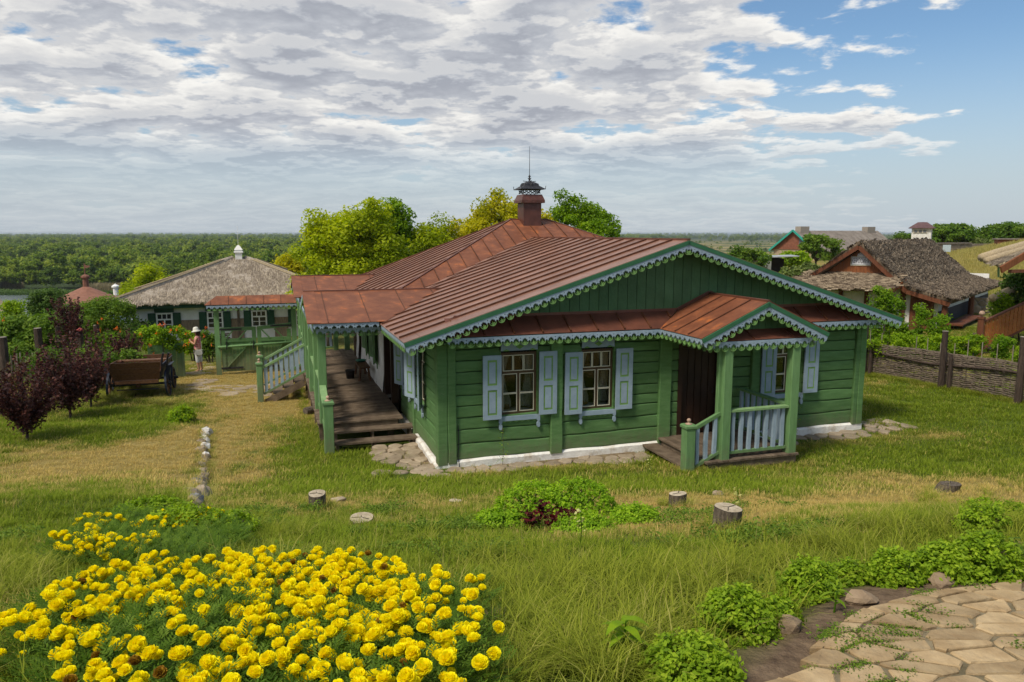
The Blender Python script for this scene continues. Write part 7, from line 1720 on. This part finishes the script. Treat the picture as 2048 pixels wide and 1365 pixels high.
b = MB(); b.bar(L0(2002, 540, 23.9), L0(2120, 470, 24.6), .06, .22); part('bargeboard', b, WOODO, PR)
b = MB(); b.bar(L0(2020, 543, 24.1), L0(2120, 541, 24.6), .15, .10); part('tie_beam', b, WOODR, PR)
gd_ = L0(2080, 600, 25.5); b = MB(); b.box(gd_.x + 1.9, gd_.x + 5, gd_.y + 2.6, gd_.y + 3.0, .4, L0(2080, 530, 25.5).z); part('wall', b, DBROWN, PR)
b = MB(); b.tube([L0(1997, 530, 25.9), L0(1997, 555, 25.9)], .035, 6); part('rain_pipe', b, GREENL, PR)
b = MB(); A_, C_ = L0(1984, 597, 27), L0(2040, 572, 27.5); b.tube([A_.lerp(C_, t / 4) for t in range(5)], .15, 8); part('straw_roll', b, THATCHY, PR, smooth=True)
vine(2012, 2095, 545, 645, 27.2, 'dense dark ivy climbing the porch at the right edge', L_DRK, 110, 31, lump=.3, size=.14, name='ivy', cat='ivy')
vine(1990, 2018, 590, 636, 27.0, 'yellow green climber at the left foot of the ivy', L_GRN, 30, 32, lump=.2, size=.10, name='climber', cat='climber')
for i, (px, lab) in enumerate(((1972, 'pale hollyhock stalk beside the newel knob'), (1990, 'pale hollyhock stalk in front of the ivy'))):
    p = at(px, 690, 27); tp = at(px, 615, 27).z; z0 = G(p.x, p.y); t = thing('hollyhock', lab, 'flower', (p.x, p.y, z0)); b = MB(); b.tube([(0, 0, 0), (.03, 0, tp - z0)], .015, 5); part('stem', b, L_GRN, t); r2 = np.random.RandomState(i); n = 30; P = np.stack([r2.normal(size=n) * .05, r2.normal(size=n) * .05, (tp - z0) * (.45 + .55 * r2.rand(n))], 1); V, F, tt = leafcloud(P, .09, .8, .5, None, i); link('blossoms', npmesh('blossoms', V, F, bpy.data.materials['pale_bloom'], {'tint': tt}), t)
# rubble wall behind
w0 = at(1945, 600, 37); RW = thing('rubble_wall', 'grey rubble stone wall between the shop and the straw roofed house', 'wall', (w0.x, w0.y, 0), radians(-25)); zg3 = G(w0.x, w0.y) - .3
b = MB(); b.box(-.5, 4.5, .04, .4, zg3, w0.z + .1); part('mortar', b, mat('grey_mortar', (.28, .26, .23), (.36, .34, .31), rand=0), RW)
r = random.Random(2); st = [(-.4 + i * .42 + (j % 2) * .2 + r.uniform(-.12, .12), zg3 + .2 + j * .26 + r.uniform(-.07, .07)) for j in range(10) for i in range(12)]
for i, p in enumerate(cells(st, (-.5, 4.5, zg3, w0.z + .1), r, .04)): p = roundpoly(p, r, .2, .01); b, cx_, cy_ = slab(p, .06, .02, i); part('stone', b, STONE, RW, T(cx_, .0, cy_) @ RX(pi / 2))
# ------------------------------------------------------------------ far brick house with the corrugated roof
BO = at(1590, 462, 110); BM = T(BO.x, BO.y, 0) @ RZ(-radians(62)); zr = BO.z
BH = thing('brick_house', 'long far house with a red brick gable, turquoise verge and grey corrugated roof', 'house', M=BM)
BRK = mat('red_brick', (.20, .075, .045), (.30, .12, .075), 3, .9, .3, 10, rand=.15); CORR = mat('grey_corrugated_roof', (.17, .145, .125), (.24, .21, .185), 1.2, .85, .2, 5, rand=.07); TURQ = mat('turquoise_paint', (.03, .32, .26), rand=0)
hb = 2.7; s_ = 3.9
b = MB(); b.plate([(-s_, -.0), (s_, -.0), (0, hb)], [], .3, T(0, 0, zr - hb) @ UP); part('gable', b, BRK, BH, T(0, .3, 0))
b = MB(); b.box(-s_, s_, .1, 18.3, -1, zr - hb); part('wall', b, mat('sandy_brick', (.34, .26, .18), (.42, .33, .24), 4, rand=0), BH)
k_ = 0
for i in range(17):
    for s in (-1, 1):
        b = MB(); v0, v1 = -.4 + i * 1.11, -.4 + (i + 1) * 1.11 - .03; nn_ = 8; vs = []; fs = []
        for j in range(nn_ + 1):
            v = v0 + (v1 - v0) * j / nn_; dz = .05 * (j % 2)
            vs += [(s * (s_ + .4), v, zr - hb - .28 + dz), (0, v, zr + dz)]
        for j in range(nn_): fs.append((2 * j, 2 * j + 1, 2 * j + 3, 2 * j + 2))
        b.add(vs, fs); part('roof_sheet', b, CORR, BH)
for s in (-1, 1): b = MB(); b.bar((s * (s_ + .4), -.45, zr - hb - .2), (0, -.45, zr + .05), .1, .28); part('bargeboard', b, TURQ, BH)
for v, u in ((1.5, 0), (16.2, 0)): b = MB(); b.box(-.5, .5, v - .9, v + .9, zr - .3, zr + .62); part('chimney', b, mat('pale_block', (.32, .28, .24), rand=.1) if v < 2 else bpy.data.materials['pale_block'], BH)
b = MB(); b.box(.9, 1.9, -.08, .02, zr - 2.2, zr - .9); part('window', b, mat('grey_pane', (.12, .13, .15), rough=.3), BH)
b = MB(); b.box(1.6, 2.6, .0, .09, zr - 4.2, zr - 3.2); part('window', b, WHITE, BH)
# shed, white tower, block wall, brick kiosk
p = at(1541, 560, 70); SH_ = thing('shed', 'low whitewashed shed with a flat metal roof left of the olive bush', 'shed', (p.x, p.y, 0), radians(-8)); zt3 = at(1541, 515, 70).z
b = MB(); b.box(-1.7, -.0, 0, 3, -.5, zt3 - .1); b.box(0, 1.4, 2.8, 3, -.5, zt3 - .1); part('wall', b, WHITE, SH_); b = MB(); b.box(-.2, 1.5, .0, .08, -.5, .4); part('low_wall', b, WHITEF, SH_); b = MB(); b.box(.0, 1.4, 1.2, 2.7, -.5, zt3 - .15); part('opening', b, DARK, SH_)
b = MB(); b.bar((-1.8, 1.5, zt3 - .05), (2.4, 1.5, zt3 + .12), 3.6, .08); part('roof', b, mat('pale_zinc', (.30, .32, .35), (.38, .40, .44), rough=.4, rand=0), SH_)
for x in (1.3, .05): b = MB(); b.bar((x, .1, 0), (x, .1, zt3), .08, .08); part('post', b, WOODG, SH_)
p = at(1842, 490, 66); tz, te = at(1842, 445, 66).z, at(1842, 457, 66).z; TW = thing('white_tower', 'small square white tower with a purple brown hipped roof behind the shop', 'tower', (p.x, p.y, 0), radians(-32))
b = MB(); b.box(-.75, .75, -.75, .75, 0, te); part('wall', b, STONEW, TW); b = MB(); b.lathe([(1.0 * 1.414, te - .02), (1.0 * 1.414, te + .03), (.35 * 1.414, tz), (.01, tz + .02)], 4, RZ(pi / 4)); part('roof', b, mat('purple_brown_roof', (.10, .055, .06), (.13, .075, .08), rand=0), TW)
b = MB(); b.box(-.62, .45, -.80, -.76, te - .42, te - .12); wn = part('window_band', b, mat('cream_frame', (.5, .45, .36), rand=0), TW)
for x in (-.54, -.20, .14): b = MB(); b.box(x, x + .24, -.82, -.805, te - .37, te - .17); part('pane', b, bpy.data.materials['grey_pane'], wn)
p, q = at(1868, 500, 84), at(1985, 492, 88); BW = thing('block_wall', 'low grey block wall with a coping below the horizon on the right hill', 'wall', (p.x, p.y, 0), atan2(q.y - p.y, q.x - p.x)); Lw = hypot(q.x - p.x, q.y - p.y); tz = at(1868, 486, 84).z
for j in range(5):
    for i in range(16): b = MB(); b.box(i * Lw / 16 + .02 + (j % 2) * .15, (i + 1) * Lw / 16 - .02 + (j % 2) * .15, 0, .3, tz - 1.15 + j * .2, tz - .97 + j * .2); part('block', b, mat('grey_tan_block', (.24, .20, .16), (.30, .25, .2), rand=.18) if not (i or j) else bpy.data.materials['grey_tan_block'], BW)
b = MB(); b.box(0, Lw, .05, .35, -1, tz - .15); part('core', b, bpy.data.materials['grey_tan_block'], BW); b = MB(); b.box(-.2, Lw * .62, -.1, .5, tz - .14, tz); part('coping', b, CORR, BW)
p = at(1893, 504, 72); b = MB(); b.box(-.3, .3, -.15, .15, 0, .65); free('meter_box', b, mat('pale_blue_enamel', (.5, .6, .66), rand=0), T(p.x, p.y, p.z), 'small pale blue box in the golden grass beside the block wall', 'box')
p = at(2013, 494, 76); b = MB(); b.box(-.95, .95, -.7, .7, -1.2, .72); kk = thing('brick_kiosk', 'small red brick block with a flat slab roof on the golden hill', 'kiosk', (p.x, p.y, p.z), radians(-20)); part('wall', b, BRK, kk); b = MB(); b.box(-1.15, 1.15, -.9, .9, .725, .84); part('slab', b, CORR, kk)
# golden grass on the hill
HG = [tuft(30, .45, .5, .03, .4, s + 90, GRT, 2) for s in range(3)]
P_ = []; D_ = []
for i in range(5200):
    y = nrs.uniform(42, 100); x = y * nrs.uniform(.5, .78); P_.append((x, y, G(x, y))); D_.append(1.0 + .5 * noise.noise((x * .1, y * .1, 3)) - .5 * (1 - sstep(44, 52, y)))
n = len(P_); scatter('golden_hill_grass', P_, nrs.rand(n) * 6.28, .6 + .6 * nrs.rand(n), nrs.randint(0, 3, n), HG, {'dry': D_}, kind='stuff', label='golden dry grass on the hillside behind the shop', category='grass')
# ------------------------------------------------------------------ air
hz_m = bpy.data.materials.new('air'); hz_m.use_nodes = True; nt = hz_m.node_tree; nt.nodes.clear(); vo = nt.nodes.new('ShaderNodeVolumePrincipled'); vo.inputs['Density'].default_value = HAZE; vo.inputs['Color'].default_value = (.80, .90, 1, 1); vo.inputs['Anisotropy'].default_value = .2
ou = nt.nodes.new('ShaderNodeOutputMaterial'); nt.links.new(vo.outputs[0], ou.inputs['Volume'])
if HAZE > 0: b = MB(); b.box(-14500, 14500, -70, 26500, -17, 9.5); part('haze', b, hz_m, None, kind='stuff')
